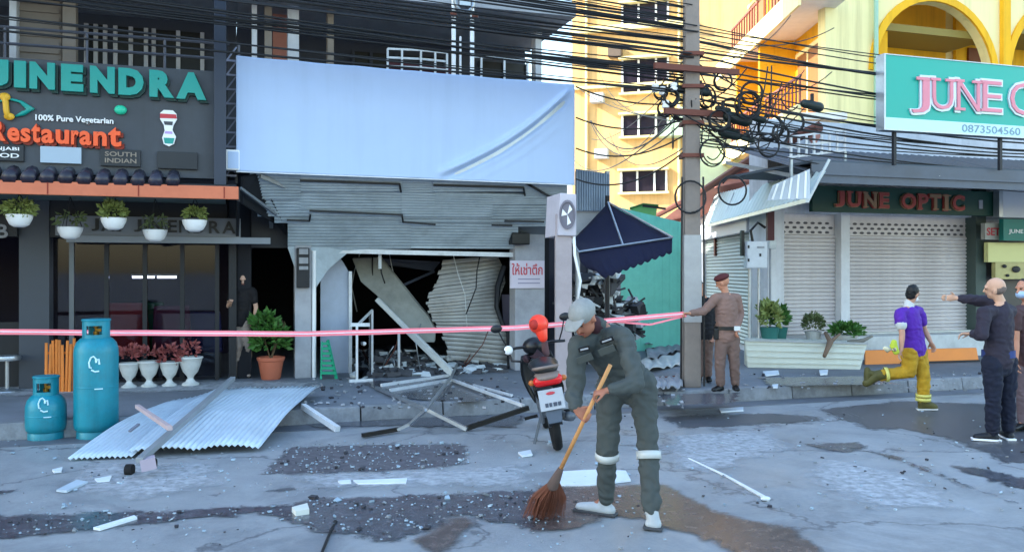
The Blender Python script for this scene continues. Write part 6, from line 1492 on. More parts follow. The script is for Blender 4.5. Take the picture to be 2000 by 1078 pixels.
potted(1652, 655, 15.0, (.26, .18, .1), 'low spreading green plant behind the ribbed slab', leaf_g, whitedirty, 260, .2, .15, .12)
t_ = thing('driftwood', 'brown gnarled branch leaning over the ribbed slab', 'branch', W(1615, 690, 14.2))
mb = MB(); mb.tube([W(1610, 696, 14.0), W(1622, 668, 14.2), W(1612, 650, 14.4)], [.03, .05, .03], 7); mb.tube([W(1622, 668, 14.2), W(1640, 652, 14.4)], [.035, .02], 6); t_.part('stem', mb, mat('driftwood', '75604f', .85, var=.3), smooth=True)
mb = MB(); mb.tube([W(1655, 668, 14.5), W(1685, 665, 14.4), W(1704, 656, 14.3)], [.03, .035, .02], 7); t_.part('branch', mb, mat('grey branch', '7d7a72', .85), smooth=True)
t_ = thing('orange_board', 'orange painted board along the foot of the optician plinth', 'board', W(1800, 712, 14.0))
oa, ob = G(1690, 712, SW), G(1912, 706, SW); mb = MB(); h = oa.y / FPX * 27; mb.hexa([oa, ob, ob + Vector((0, .05, 0)), oa + Vector((0, .05, 0)), oa + Vector((.03, .08, h)), ob + Vector((0, .08, h)), ob + Vector((0, .13, h)), oa + Vector((.03, .13, h))]); t_.part('face', mb, mat('orange board paint', 'e08330', .5, var=.1, dirt=.25, dirtcol='a35a24'), bevel=.006)
mb = MB(); mb.beam(oa + Vector((.6, -.02, .03)), ob + Vector((0, -.02, .02)), .03, .03); t_.part('shadow_strip', mb, darkm)  # dark strip drawn as the shadow along the board's foot
# meter box on a pipe stand
mc = G(1478, 735, SW); Ym = 14.9
t_ = thing('meter_cabinet', 'white metal meter cabinet on a pipe stand before the optician pier', 'cabinet', (W(1475, 600, Ym).x, Ym, SW))
a, b = W(1455, 524, Ym), W(1495, 472, Ym); mb = MB(); mb.box((a.x, Ym - .12, a.z), (b.x, Ym + .1, b.z)); t_.part('cabinet', mb, mat('cabinet white', 'c9ced4', .45, .1, var=.08, dirt=.25), bevel=.012)
mb = MB(); mb.box((a.x + .02, Ym - .128, a.z + .02), (b.x - .02, Ym - .121, b.z - .02)); dr = t_.part('door', mb, MATS['cabinet white'])
for px, py in ((1462, 482), (1485, 498), (1462, 508)):
    mb = MB(); c = W(px, py, Ym - .13); mb.box(c - Vector((.015, .01, .025)), c + Vector((.015, .0, .025))); t_.part('latch', mb, darkm, parent=dr)
mb = MB(); c = W(1487, 483, Ym - .13); mb.box(c - Vector((.07, .01, .015)), c + Vector((.05, 0, .015))); t_.part('label_plate', mb, plaster, parent=dr)
for px in (1464, 1482):
    mb = MB(); x = W(px, 500, Ym).x; mb.tube([(x, Ym, SW), (x, Ym, a.z)], .03 if px == 1464 else .022, 8); t_.part('leg', mb, steel)
mb = MB(); mb.tube([W(1470, 472, Ym), W(1466, 450, Ym), W(1480, 435, Ym), W(1495, 445, Ym)], .025, 6); mb.box(W(1448, 500, Ym) , W(1454, 450, Ym) + Vector((0, .1, 0))); t_.part('cable_tail', mb, black)
t_ = thing('downpipe', 'dark red brown downpipe with a small pale box by the left shutter', 'pipe', (W(1503, 500, 15.3).x, 15.3, SW))
mb = MB(); x = W(1504, 450, 15.3).x; mb.box((x - .06, 15.24, W(1504, 470, 15.3).z), (x + .06, 15.34, W(1504, 395, 15.3).z)); t_.part('duct', mb, mat('oxblood', '4a2226', .6))
mb = MB(); c = W(1508, 478, 15.2); mb.box(c - Vector((.06, .05, .07)), c + Vector((.06, .05, .07))); t_.part('junction_box', mb, whitedirty, bevel=.01)
mb = MB(); mb.tube([(x, 15.3, W(1504, 470, 15.3).z), (x, 15.3, SW)], .02, 6); t_.part('tail_pipe', mb, plaster)

# ------------------------------------------------------------------ barrier tape
tp_ = thing('barrier_tape', 'pink and white barrier tape stretched across the whole scene front', 'tape', W(600, 652, 10.4))
knots = [(-60, 647, 10.0), (230, 650, 10.0), (600, 652, 10.4), (840, 645, 10.7), (1010, 640, 10.9), (1200, 625, 11.2), (1335, 613, 11.35)]
pts = []
for i in range(len(knots) - 1):
    for k in range(10):
        f_ = k / 10; a, b = knots[i], knots[i + 1]; pts.append(W(*[a[j] + (b[j] - a[j]) * f_ for j in range(3)]))
pts.append(W(*knots[-1]))
mb = MB(); vv = []; n = len(pts)
for i, p in enumerate(pts):
    tw = .3 * noise.noise(Vector((i * .12, 0, 4))); h = .032
    for s in (-1, 1): vv.append(p + Vector((0, s * h * math.sin(tw), s * h * math.cos(tw) + .006 * noise.noise(Vector((i * .3, 1, 1))))))
mb.add(vv, [(2 * i, 2 * i + 2, 2 * i + 3, 2 * i + 1) for i in range(n - 1)]); tp_.part('ribbon', mb, tapem, solid=.002)
mb = MB(); mb.tube([p + Vector((0, -.004, .0)) for p in pts], .0055, 4); tp_.part('stripe', mb, mat('tape white', 'fbeef0', .5))
t_ = thing('barrier_tape', 'loose slack end of pink tape drooping from the policeman to the sweeper side', 'tape', W(1300, 630, 11.4))
mb = MB(); q = [(1190, 627, 11.2), (1270, 634, 11.3), (1338, 617, 11.36)]; vv = []
P3 = [W(*k) for k in q]; P3 = [P3[0].lerp(P3[1], f / 6) for f in range(6)] + [P3[1].lerp(P3[2], f / 6) for f in range(7)]
for p in P3: vv += [p - Vector((0, 0, .012)), p + Vector((0, .006, .012))]
mb.add(vv, [(2 * i, 2 * i + 2, 2 * i + 3, 2 * i + 1) for i in range(len(P3) - 1)]); t_.part('ribbon', mb, tapem, solid=.002)
mb = MB(); mb.ell(P3[-1], (.02, .02, .02)); t_.part('knot', mb, tapem)
# ------------------------------------------------------------------ people
def remesh(mb, name, mats, th, voxel=.011, smooth=3, fold=0.0, fs=9.0, parent=None, paint=None, label=None):
    me = bpy.data.meshes.new('tmp'); me.from_pydata([th.tf(p) for p in mb.v], [], mb.f)
    bm = bmesh.new(); bm.from_mesh(me); bmesh.ops.recalc_face_normals(bm, faces=bm.faces); bm.to_mesh(me); bm.free()
    o = bpy.data.objects.new('tmp', me); col.objects.link(o)
    md = o.modifiers.new('r', 'REMESH'); md.mode = 'VOXEL'; md.voxel_size = voxel; md.use_smooth_shade = True
    dg = bpy.context.evaluated_depsgraph_get()
    m2 = bpy.data.meshes.new_from_object(o.evaluated_get(dg)); m2.name = name
    bpy.data.objects.remove(o); bpy.data.meshes.remove(me)
    bm = bmesh.new(); bm.from_mesh(m2)
    for _ in range(smooth): bmesh.ops.smooth_vert(bm, verts=bm.verts, factor=.5, use_axis_x=True, use_axis_y=True, use_axis_z=True)
    bm.normal_update()
    if fold:
        for v in bm.verts:
            p = v.co; q = Vector((p.x * fs, p.y * fs, p.z * fs * 1.7 + 1.5 * noise.noise(p * 5)))
            n_ = abs(noise.noise(q)) * 2 - .55 + .5 * noise.noise(p * fs * 2.6)
            v.co = p + v.normal * (fold * n_)
    for f in bm.faces: f.smooth = True
    bm.to_mesh(m2); bm.free()
    m2.materials.clear()
    for m_ in (mats if isinstance(mats, (list, tuple)) else [mats]): m2.materials.append(m_)
    if paint:
        for f in m2.polygons: f.material_index = paint(f.center)
    ob = bpy.data.objects.new(name, m2); col.objects.link(ob); ob.parent = parent if parent is not None else th.o
    if label: ob['label'] = label
    return ob
def hand(mb, w_, d, nrm, S=1.0, curl=.5, thumb=1):
    """palm with four fingers and a thumb: wrist w_, direction d, palm normal nrm"""
    d = Vector(d).normalized(); nrm = Vector(nrm); nrm = (nrm - d * nrm.dot(d)).normalized(); s = d.cross(nrm)
    pc = w_ + d * .05 * S
    mb.limb([w_ + d * .01, pc, w_ + d * .085 * S], [(.03 * S, .017 * S), (.041 * S, .017 * S), (.04 * S, .014 * S)], side=s, n=10)
    for k, L_ in ((-1.5, .062), (-.5, .075), (.5, .08), (1.5, .07)):
        b = w_ + d * .085 * S + s * (k * .0205 * S); c1 = d * math.cos(curl) + nrm * math.sin(curl); c2 = d * math.cos(curl * 2.3) + nrm * math.sin(curl * 2.3)
        m1 = b + c1 * L_ * .5 * S; e = m1 + c2 * L_ * .5 * S; mb.limb([b, m1, e], [.0098 * S, .0092 * S, .008 * S], n=8)
    b = w_ + d * .03 * S + s * (.035 * S * thumb); e1 = b + (d * .6 + s * .6 * thumb + nrm * .35).normalized() * .04 * S; e2 = e1 + (d * .8 + nrm * .5 + s * .1 * thumb).normalized() * .032 * S
    mb.limb([b, e1, e2], [.013 * S, .011 * S, .009 * S], n=8)
skin_m = lambda n, h: mat('skin ' + n, h, .55, var=.08, scale=12, spec=.35)
dark_eye = mat('eye dark', '120d0c', .3); lipm = mat('lip', '8a4a44', .5)
def person(label, J, skin, shirt, trousers, shoes, S=1.0, sleeve=1.0, fold=.008, hair=None, hairm=None, loose=1.0, group=None, extra=None, mask=None, shoe_sole=None, face=True, curl=(.5, .5), palm=(None, None), hem=.0):
    base = Vector(J['base'])
    t_ = thing('person', label, 'person', base, group)
    v = {k: Vector(p) for k, p in J.items()}
    side = (v['sB'] - v['sA']).normalized()
    fd = v['face'].normalized(); hup = (v['head'] - v['neck']).normalized(); hup = (hup - fd * hup.dot(fd)).normalized(); hs = fd.cross(hup)
    MH = Matrix((hs, fd, hup)).transposed()
    def hp(x, y, z): return v['head'] + MH @ (Vector((x, y, z)) * S)
    body = MB()
    body.limb([v['pelvis'], v['pelvis'].lerp(v['neck'], .35), v['pelvis'].lerp(v['neck'], .75), v['neck'].lerp(v['pelvis'], .06)], [(.135 * S, .095 * S), (.125 * S, .09 * S), (.15 * S, .1 * S), (.085 * S, .07 * S)], side=side)
    body.limb([v['neck'].lerp(v['pelvis'], .05), v['neck'], v['head'] - hup * .03], [.058 * S, .054 * S, .052 * S])
    # head
    body.ell(v['head'] + MH @ Vector((0, -.012 * S, .022 * S)), (.074 * S, .094 * S, .095 * S), 16, 10, MH)
    body.ell(hp(0, .018, -.045), (.058 * S, .068 * S, .075 * S), 14, 10, MH)
    body.ell(hp(0, .045, -.095), (.028 * S, .03 * S, .024 * S), 10, 8, MH)
    body.limb([hp(0, .088, .005), hp(0, .098, -.022), hp(0, .104, -.036)], [.009 * S, .012 * S, .016 * S], n=8)
    body.limb([hp(-.045, .075, .022), hp(0, .086, .024), hp(.045, .075, .022)], [.012 * S] * 3, n=8)
    for s in (-1, 1): body.ell(hp(s * .077, -.008, -.01), (.011 * S, .021 * S, .033 * S), 8, 8, MH)
    for s, e, w_, k in (('sA', 'eA', 'wA', 0), ('sB', 'eB', 'wB', 1)):
        body.limb([v['neck'].lerp(v['pelvis'], .1).lerp(v[s], .6), v[s]], [.06 * S, .058 * S]); body.limb([v[s], v[s].lerp(v[e], .5), v[e]], [.05 * S, .047 * S, .039 * S]); body.limb([v[e], v[e].lerp(v[w_], .35), v[w_]], [.039 * S, .04 * S, .026 * S])
        d = v['dA' if k == 0 else 'dB']; pn_ = palm[k] or (0, -.3, -1); hand(body, v[w_], d, pn_, S, curl[k], -1 if k == 0 else 1)
    for h, kn, a, to in (('hA', 'kA', 'aA', 'tA'), ('hB', 'kB', 'aB', 'tB')):
        body.limb([v[h], v[h].lerp(v[kn], .5), v[kn]], [.085 * S, .072 * S, .053 * S]); body.limb([v[kn], v[kn].lerp(v[a], .35), v[a]], [.052 * S, .054 * S, .035 * S]); body.limb([v[a], v[a].lerp(v[to], .45) - Vector((0, 0, .02))], [.034 * S, .022 * S])
    bo_ = remesh(body, 'body', skin, t_, .0095, 2)
    if face:
        mb = MB()
        for s in (-1, 1): mb.ell(hp(s * .031, .083, .002), (.013 * S, .006 * S, .0065 * S), 8, 6, MH)
        t_.part('eyes', mb, dark_eye, parent=bo_)
        mb = MB(); mb.limb([hp(-.022, .085, -.066), hp(0, .091, -.065), hp(.022, .085, -.066)], [.005 * S] * 3, n=6); t_.part('mouth', mb, lipm, parent=bo_)
    # shirt
    L = loose
    sh = MB()
    pel = v['pelvis']; nk = v['neck']; dn = (pel - nk).normalized()
    sh.limb([pel + dn * (.02 + hem), pel.lerp(nk, .3), pel.lerp(nk, .65), pel.lerp(nk, .88), nk + dn * .02], [(.172 * S * L, .134 * S * L), (.162 * S * L, .122 * S * L), (.178 * S, .128 * S), (.15 * S, .105 * S), (.07 * S, .072 * S)], side=side, n=16)
    for s, e, w_ in (('sA', 'eA', 'wA'), ('sB', 'eB', 'wB')):
        sh.limb([nk.lerp(pel, .12).lerp(v[s], .5), v[s]], [.075 * S, .074 * S])
        if sleeve > .9:
            sh.limb([v[s], v[s].lerp(v[e], .5), v[e]], [.074 * S, .067 * S * L, .06 * S * L]); sh.limb([v[e], v[e].lerp(v[w_], .5), v[e].lerp(v[w_], .86)], [.06 * S * L, .056 * S * L, .046 * S])
        else:
            q = v[s].lerp(v[e], sleeve); sh.limb([v[s], v[s].lerp(q, .5), q], [.074 * S, .07 * S * L, .066 * S * L])
    so = remesh(sh, 'shirt', shirt, t_, .0115, 2, fold)
    tr = MB()
    tr.limb([pel + dn * .07, pel + dn * .0, pel - dn * .07], [(.148 * S * L, .12 * S * L), (.15 * S * L, .117 * S * L), (.128 * S, .098 * S)], side=side, n=14)
    for h, kn, a in (('hA', 'kA', 'aA'), ('hB', 'kB', 'aB')):
        tr.limb([v[h], v[h].lerp(v[kn], .5), v[kn]], [.104 * S * L, .092 * S * L, .076 * S * L]); tr.limb([v[kn], v[kn].lerp(v[a], .5), v[kn].lerp(v[a], .93)], [.076 * S * L, .072 * S * L, .066 * S * L])
    to_ = remesh(tr, 'trousers', trousers, t_, .0115, 2, fold * 1.1)
    for a, to in (('aA', 'tA'), ('aB', 'tB')):
        f = MB(); ff = (v[to] - v[a]); ff.z = 0; ff.normalize(); g = v[to]; heel = v['aA' if a == 'aA' else 'aB'].copy(); heel.z = g.z; heel -= ff * .03
        if 'flex' + a[-1] in v: ff = (v[to] - v['flex' + a[-1]]).normalized(); heel = v['flex' + a[-1]]
        f.limb([heel, heel.lerp(g, .5) + Vector((0, 0, .008)), g], [(.043 * S, .042 * S), (.047 * S, .042 * S), (.043 * S, .03 * S)], side=Vector((-ff.y, ff.x, 0)))
        f.limb([v[a] + Vector((0, 0, .01)), heel.lerp(g, .25)], [.048 * S, .045 * S])
        sb = remesh(f, 'shoe', shoes, t_, .0095, 2)
        if shoe_sole:
            mb = MB(); q = [(heel - ff * .05), g + ff * .04]; w2 = Vector((-ff.y, ff.x, 0)) * .047
            mb.slab([q[0] - w2 + Vector((0, 0, -.042)), q[1] - w2 + Vector((0, 0, -.034)), q[1] + w2 + Vector((0, 0, -.034)), q[0] + w2 + Vector((0, 0, -.042))], (0, 0, .022)); t_.part('sole', mb, shoe_sole, parent=sb, bevel=.008)
    if hair:
        mb = MB()
        if hair == 'short':
            mb.ell(hp(0, -.026, .034), (.081 * S, .092 * S, .096 * S), 16, 10, MH); mb.ell(hp(0, -.045, -.02), (.072 * S, .062 * S, .07 * S), 14, 8, MH)
        elif hair == 'thin':
            mb.ell(hp(0, -.03, .0), (.079 * S, .082 * S, .07 * S), 14, 8, MH)
        remesh(mb, 'hair', hairm, t_, .009, 1, .006, 22)
    if mask:
        mb = MB(); mb.ell(hp(0, .05, -.058), (.062 * S, .058 * S, .048 * S), 14, 8, MH); remesh(mb, 'face_mask', mask, t_, .009, 1)
    if extra: extra(t_, v, hp, MH)
    return t_, v, hp, MH

def Z(p, z): p = Vector(p); p.z = z; return p
# --- sweeper
Yw = 6.22
J = dict(base=G(1215, 1012), pelvis=W(1222, 742, Yw), neck=W(1168, 640, Yw - .22), head=W(1140, 622, Yw - .34), face=(-.52, -.6, -.6),
         sA=W(1128, 676, Yw - .28), eA=W(1122, 772, Yw - .30), wA=W(1124, 798, Yw - .42), dA=(.75, -.05, -.6),
         sB=W(1219, 660, Yw - .36), eB=W(1243, 750, Yw - .52), wB=W(1188, 762, Yw - .55), dB=(-.7, .1, -.15),
         hA=W(1192, 750, Yw + .03), kA=W(1186, 872, Yw + .02), aA=Z(W(1184, 970, 6.35), .12), tA=Z(G(1132, 1000), .045),
         hB=W(1254, 745, Yw - .04), kB=W(1266, 868, Yw - .10), aB=Z(W(1272, 985, 6.0), .13), tB=Z(G(1268, 1034), .045))
overall = mat('grey green overalls', '424847', .9, var=.15, scale=5, bump=.45, bscale=13, dirt=.25, dirtcol='3b4142')
refl = mat('reflective band', 'b6bab8', .35, var=.15)
greyshoe = mat('light grey trainer', 'aab0b4', .6, var=.2, scale=18)
def cap(t_, v, hp, MH):
    mb = MB(); mb.ell(hp(0, -.012, .05), (.09, .108, .085), 20, 12, MH); mb.v = [p + (MH @ Vector((0, 0, 0))) for p in mb.v]
    cp = remesh(mb, 'cap', mat('pale grey cap', '8a8c8a', .8, var=.25, scale=14, dirt=.3), t_, .009, 1)
    mb = MB(); mb.limb([hp(0, .07, .05), hp(0, .12, .042), hp(0, .165, .028)], [(.075, .008), (.072, .007), (.045, .006)], side=MH @ Vector((1, 0, 0))); t_.part('peak', mb, MATS['pale grey cap'], parent=cp, smooth=True)
    mb = MB(); mb.limb([v['neck'] + (v['head'] - v['neck']) * .05, v['neck'] + (v['head'] - v['neck']) * .5], [(.066, .066), (.062, .062)]); remesh(mb, 'neck_shading', mat('maroon neck shading', '3b1f26', .9), t_, .009, 1)  # maroon wrap puts the dark shading under the chin into colour
    # shin bands, name tapes, elbow patch
    for kn, a in (('kA', 'aA'), ('kB', 'aB')):
        c = v[kn].lerp(v[a], .16); d = (v[a] - v[kn]).normalized(); mb = MB(); mb.limb([c - d * .02, c + d * .02], [.0865, .0865]); mb2 = MB()
        n = 20; x = d.orthogonal().normalized(); y = d.cross(x); r_ = .0875; vv = []
        for s in (-.028, .028):
            for j in range(n): vv.append(c + d * s + (x * math.cos(2 * math.pi * j / n) + y * math.sin(2 * math.pi * j / n)) * r_)
        mb2.add(vv, [(j, (j + 1) % n, n + (j + 1) % n, n + j) for j in range(n)]); t_.part('reflective_band', mb2, refl, smooth=True, solid=.004)
    # collar, belt seam, pocket flaps
    mb = MB(); mb.limb([v['neck'] + Vector((.02, .03, -.035)), v['neck'] + Vector((-.015, -.02, .02))], [(.078, .075), (.068, .066)]); remesh(mb, 'collar', MATS['grey green overalls'], t_, .009, 1, .004, 20)
    for px, py, dd in ((1185, 684, -.462), (1142, 700, -.44)):
        p_ = W(px, py, Yw + dd); mb = MB(); mb.beam(p_ + Vector((-.05, .012, -.02)), p_ + Vector((.05, -.012, .02)), .012, .05, up=(0, -.3, 1)); t_.part('pocket_flap', mb, mat('darker overall cloth', '3d4240', .9, var=.3), bevel=.004)
    for a, b in (((1172, 669), (1198, 660)), ((1130, 684), (1152, 679))):
        p_, q_ = W(a[0], a[1], Yw - .435), W(b[0], b[1], Yw - .455); mb = MB(); mb.beam(p_, q_, .008, .032, up=(0, -.3, 1)); tg = t_.part('name_tape', mb, black)
        mb = MB(); mb.beam(p_.lerp(q_, .15) + Vector((0, -.006, 0)), p_.lerp(q_, .85) + Vector((0, -.006, 0)), .004, .01, up=(0, -.3, 1)); t_.part('lettering', mb, plaster, parent=tg)
person('sweeper in grey overalls and pale cap bending over a broom', J, skin_m('a', '9a6550'), overall, overall, greyshoe, 1.0, 1.0, .013, extra=cap, loose=1.0, shoe_sole=mat('dark sole', '3a3d42', .7), curl=(.95, .95), palm=((.3, -1, .1), (.1, .3, -1)))
# broom
bt, bbm = W(1178, 742, Yw - .56), W(1088, 930, 5.98)
d_ = (bbm - bt).normalized(); br = thing('broom', 'wooden handled straw broom held by the sweeper', 'broom', Z(G(1062, 1026), 0))
mb = MB(); mb.tube([bt - d_ * .12, bt.lerp(bbm, .5), bbm], [.014, .0145, .015], 10); br.part('handle', mb, mat('broom wood', 'b98450', .55, var=.25, scale=10), smooth=True)
mb = MB(); mb.limb([bbm - d_ * .06, bbm + d_ * .02, bbm + d_ * .08], [.022, .035, .042], n=10); br.part('binding', mb, mat('broom binding', '5a4a44', .8), smooth=True)
mb = MB(); random.seed(5); fl = Z(G(1060, 1012), .0)
for k in range(330):
    a = rnd(0, 6.28); q = rnd(0, 1) ** .5; s0 = bbm + d_ * .05 + Vector((math.cos(a), math.sin(a), 0)) * .034 * q
    e = fl + Vector((math.cos(a) * .15 * q + rnd(-.02, .02), math.sin(a) * .10 * q, rnd(.004, .03))); m_ = s0.lerp(e, .5) + Vector((math.cos(a) * .03, math.sin(a) * .02, .02)); mb.tube([s0, m_, e], [.003, .0024, .001], 3, cap=False)
br.part('bristles', mb, mat('straw', '754736', .85, var=.35, scale=20))

# --- policeman at the tape
Yp = 11.6
J = dict(base=Z(W(1420, 700, Yp), SW), pelvis=W(1420, 655, Yp), neck=W(1417, 573, Yp), head=W(1411, 551, Yp - .02), face=(-.75, .5, -.25),
         sA=W(1399, 582, Yp - .04), eA=W(1374, 608, Yp - .12), wA=W(1347, 612, Yp - .24), dA=(-1, -.1, 0),
         sB=W(1439, 582, Yp + .04), eB=W(1446, 615, Yp + .06), wB=W(1440, 640, Yp - .08), dB=(-.3, -.3, -.8),
         hA=W(1410, 660, Yp), kA=W(1406, 712, Yp - .03), aA=Z(W(1407, 752, Yp), SW + .09), tA=Z(W(1394, 760, Yp - .12), SW + .04),
         hB=W(1431, 660, Yp), kB=W(1434, 710, Yp), aB=Z(W(1436, 752, Yp + .05), SW + .09), tB=Z(W(1440, 758, Yp - .1), SW + .04))
tan_u = mat('tan police shirt', '7d6157', .88, var=.25, scale=9, bump=.5, bscale=16); tan_t = mat('tan police trousers', '6c564e', .88, var=.25, scale=9, bump=.5, bscale=16)
def pol(t_, v, hp, MH):
    mb = MB(); mb.ell(hp(0, -.01, .07), (.095, .11, .05), 16, 8, MH); mb.ell(hp(.02, .0, .055), (.088, .1, .04), 16, 8, MH); remesh(mb, 'beret', mat('maroon beret', '4a1c20', .8), t_, .009, 1)
    mb = MB(); c = v['pelvis'] + Vector((0, 0, .1)); n = 20; vv = []
    for z in (-.025, .025):
        for j in range(n): a = 2 * math.pi * j / n; vv.append(c + Vector((math.cos(a) * .172, math.sin(a) * .135, z)))
    mb.add(vv, [(j, (j + 1) % n, n + (j + 1) % n, n + j) for j in range(n)]); b = t_.part('belt', mb, black, solid=.008)
    mb = MB(); p_ = c + Vector((-.16, -.05, -.06)); mb.box(p_ - Vector((.03, .04, .09)), p_ + Vector((.03, .04, .06))); t_.part('holster', mb, black, parent=b, bevel=.012)
    mb = MB(); p_ = c + Vector((.1, -.13, -.0)); mb.box(p_ - Vector((.04, .02, .03)), p_ + Vector((.04, .02, .03))); t_.part('pouch', mb, whitedirty, parent=b, bevel=.006)
person('policeman in tan uniform and maroon beret holding the tape at the pole', J, skin_m('b', 'b57f66'), tan_u, tan_t, black, .93, 1.0, .008, extra=pol, curl=(1.0, .5), palm=((0, -.4, -1), None))
# --- second officer half hidden behind the pole
Yq = 12.6
J = dict(base=Z(W(1372, 700, Yq), SW), pelvis=W(1374, 652, Yq), neck=W(1372, 580, Yq), head=W(1364, 560, Yq), face=(-.4, -.9, -.1),
         sA=W(1353, 590, Yq), eA=W(1348, 625, Yq + .02), wA=W(1352, 655, Yq), dA=(0, -.1, -1),
         sB=W(1389, 590, Yq), eB=W(1392, 624, Yq + .02), wB=W(1390, 652, Yq - .05), dB=(0, -.2, -1),
         hA=W(1366, 655, Yq), kA=W(1366, 700, Yq), aA=Z(W(1366, 738, Yq), SW + .09), tA=Z(W(1362, 742, Yq - .14), SW + .04),
         hB=W(1382, 655, Yq), kB=W(1382, 700, Yq), aB=Z(W(1383, 738, Yq), SW + .09), tB=Z(W(1386, 742, Yq - .14), SW + .04))
person('officer in black top half hidden behind the utility pole', J, MATS['skin b'], mat('black uniform', '141318', .85, var=.2), tan_t, black, .93, 1.0, .008, hair='short', hairm=mat('black hair', '0c0b0d', .6, var=.3))
# --- firefighter striding
Yf = 11.15
J = dict(base=G(1800, 801), pelvis=W(1783, 680, Yf), neck=W(1775, 597, Yf - .02), head=W(1783, 574, Yf - .03), face=(.8, .5, -.15),
         sA=W(1757, 612, Yf - .12), eA=W(1762, 652, Yf - .2), wA=W(1760, 684, Yf - .24), dA=(-.35, 0, -.9),
         sB=W(1794, 608, Yf + .12), eB=W(1806, 645, Yf + .16), wB=W(1818, 668, Yf + .05), dB=(.4, 0, -.8),
         hA=W(1776, 688, Yf - .06), kA=W(1777, 726, Yf - .08), aA=W(1716, 733, Yf - .02), tA=W(1692, 748, Yf), flexA=W(1694, 722, Yf),
         hB=W(1793, 688, Yf + .05), kB=W(1804, 738, Yf - .02), aB=Z(W(1803, 787, Yf), .11), tB=Z(W(1824, 799, Yf - .02), .045))
purple = mat('purple polo', '521f96', .8, var=.15, scale=6, bump=.45, bscale=14); ylw = mat('yellow bunker trousers', 'b58c1e', .85, var=.3, scale=9, bump=.5, bscale=15, dirt=.5, dirtcol='7d6422')
def fire(t_, v, hp, MH):
    mb = MB(); mb.limb([v['neck'] + Vector((0, 0, -.03)), v['neck'] + Vector((.004, 0, .035))], [(.07, .068), (.058, .056)]); remesh(mb, 'collar', whitedirty, t_, .009, 1)
    q = v['sA'].lerp(v['eA'], .56); d = (v['eA'] - v['sA']).normalized(); mb = MB(); mb.limb([q - d * .008, q + d * .008], [.07, .07]); t_.part('cuff', mb, whitedirty, smooth=True)
    for a, b, to in (('kA', 'aA', 'tA'), ('kB', 'aB', 'tB')):
        d = (v[b] - v[a]).normalized(); mb = MB(); mb.limb([v[b] - d * .10, v[b] - d * .02, v[b] + d * .03], [.07, .072, .066]); mb.limb([v[b] + d * .02, v[to]], [.066, .05]); remesh(mb, 'boot', MATS['fire boot'], t_, .0095, 2)
    for a, b, f0 in (('kB', 'aB', .72), ('kB', 'aB', .88), ('kA', 'aA', .75)):
        c = v[a].lerp(v[b], f0); d = (v[b] - v[a]).normalized(); n = 18; x = d.orthogonal().normalized(); y = d.cross(x); vv = []
        for s in (-.02, .02):
            for j in range(n): vv.append(c + d * s + (x * math.cos(2 * math.pi * j / n) + y * math.sin(2 * math.pi * j / n)) * .094)
        mb = MB(); mb.add(vv, [(j, (j + 1) % n, n + (j + 1) % n, n + j) for j in range(n)]); t_.part('reflective_band', mb, mat('lime band', 'cfc86a', .4), smooth=True, solid=.004)
person('firefighter in purple shirt and yellow trousers striding with one leg kicked back', J, skin_m('c', 'b98a72'), purple, ylw, mat('fire boot', '4e4a22', .7, var=.4, scale=14), .93, .55, .008, hair='short', hairm=MATS['black hair'], extra=fire, mask=white, loose=1.18, shoe_sole=whitedirty)
gv = thing('work_gloves', 'yellow green work gloves held in the firefighter hand', 'gloves', W(1745, 690, Yf - .25))
c = W(1748, 682, Yf - .26); mb = MB(); mb.limb([c + Vector((.02, 0, -.04)), c + Vector((-.02, 0, .05)), c + Vector((-.01, 0, .1))], [(.04, .025), (.05, .03), (.035, .02)]); gv.part('glove', mb, mat('lime glove', 'b5c23a', .7), smooth=True)
mb = MB(); mb.limb([c + Vector((-.01, -.02, .0)), c + Vector((-.1, -.02, -.01)), c + Vector((-.14, -.02, .02))], [(.03, .02), (.035, .02), (.025, .015)]); gv.part('glove', mb, mat('cream glove', 'd8cfae', .7), smooth=True)
# --- bald man with dark shirt
Yb_ = 9.15
J = dict(base=G(1955, 861), pelvis=W(1950, 702, Yb_), neck=W(1955, 592, Yb_), head=W(1943, 563, Yb_ - .02), face=(-.75, .55, .0),
         sA=W(1922, 612, Yb_ - .13), eA=W(1918, 655, Yb_ - .22), wA=W(1898, 652, Yb_ - .02), dA=(-.9, .4, .0),
         sB=W(1972, 608, Yb_ + .14), eB=W(1925, 588, Yb_ + .25), wB=W(1868, 582, Yb_ + .3), dB=(-1, .1, .02),
         hA=W(1938, 708, Yb_ - .05), kA=W(1940, 775, Yb_ - .06), aA=Z(W(1938, 845, Yb_ - .03), .1), tA=Z(W(1906, 858, Yb_ + .0), .045),
         hB=W(1966, 708, Yb_ + .05), kB=W(1968, 775, Yb_ + .06), aB=Z(W(1970, 845, Yb_ + .06), .1), tB=Z(W(1958, 856, Yb_ + .2), .045))
darkshirt = mat('dark plum shirt', '2a2532', .85, var=.35, scale=8, bump=.5, bscale=16); jeans = mat('navy trousers', '11172a', .88, var=.35, scale=8, bump=.5, bscale=16)
def man(t_, v, hp, MH):
    mb = MB(); mb.beam(v['wA'] + Vector((.02, -.03, 0)), v['wA'] + Vector((-.02, -.03, 0)), .07, .06); t_.part('wrist_watch', mb, black, bevel=.01)
    mb = MB(); p_ = v['pelvis'] + Vector((0, 0, .07)); n = 20; vv = []
    for z in (-.045, .03):
        for j in range(n): a = 2 * math.pi * j / n; vv.append(p_ + Vector((math.cos(a) * .168, math.sin(a) * .132, z)))
    mb.add(vv, [(j, (j + 1) % n, n + (j + 1) % n, n + j) for j in range(n)]); t_.part('blue_waistband', mb, mat('royal blue band', '22366e', .7), solid=.006)
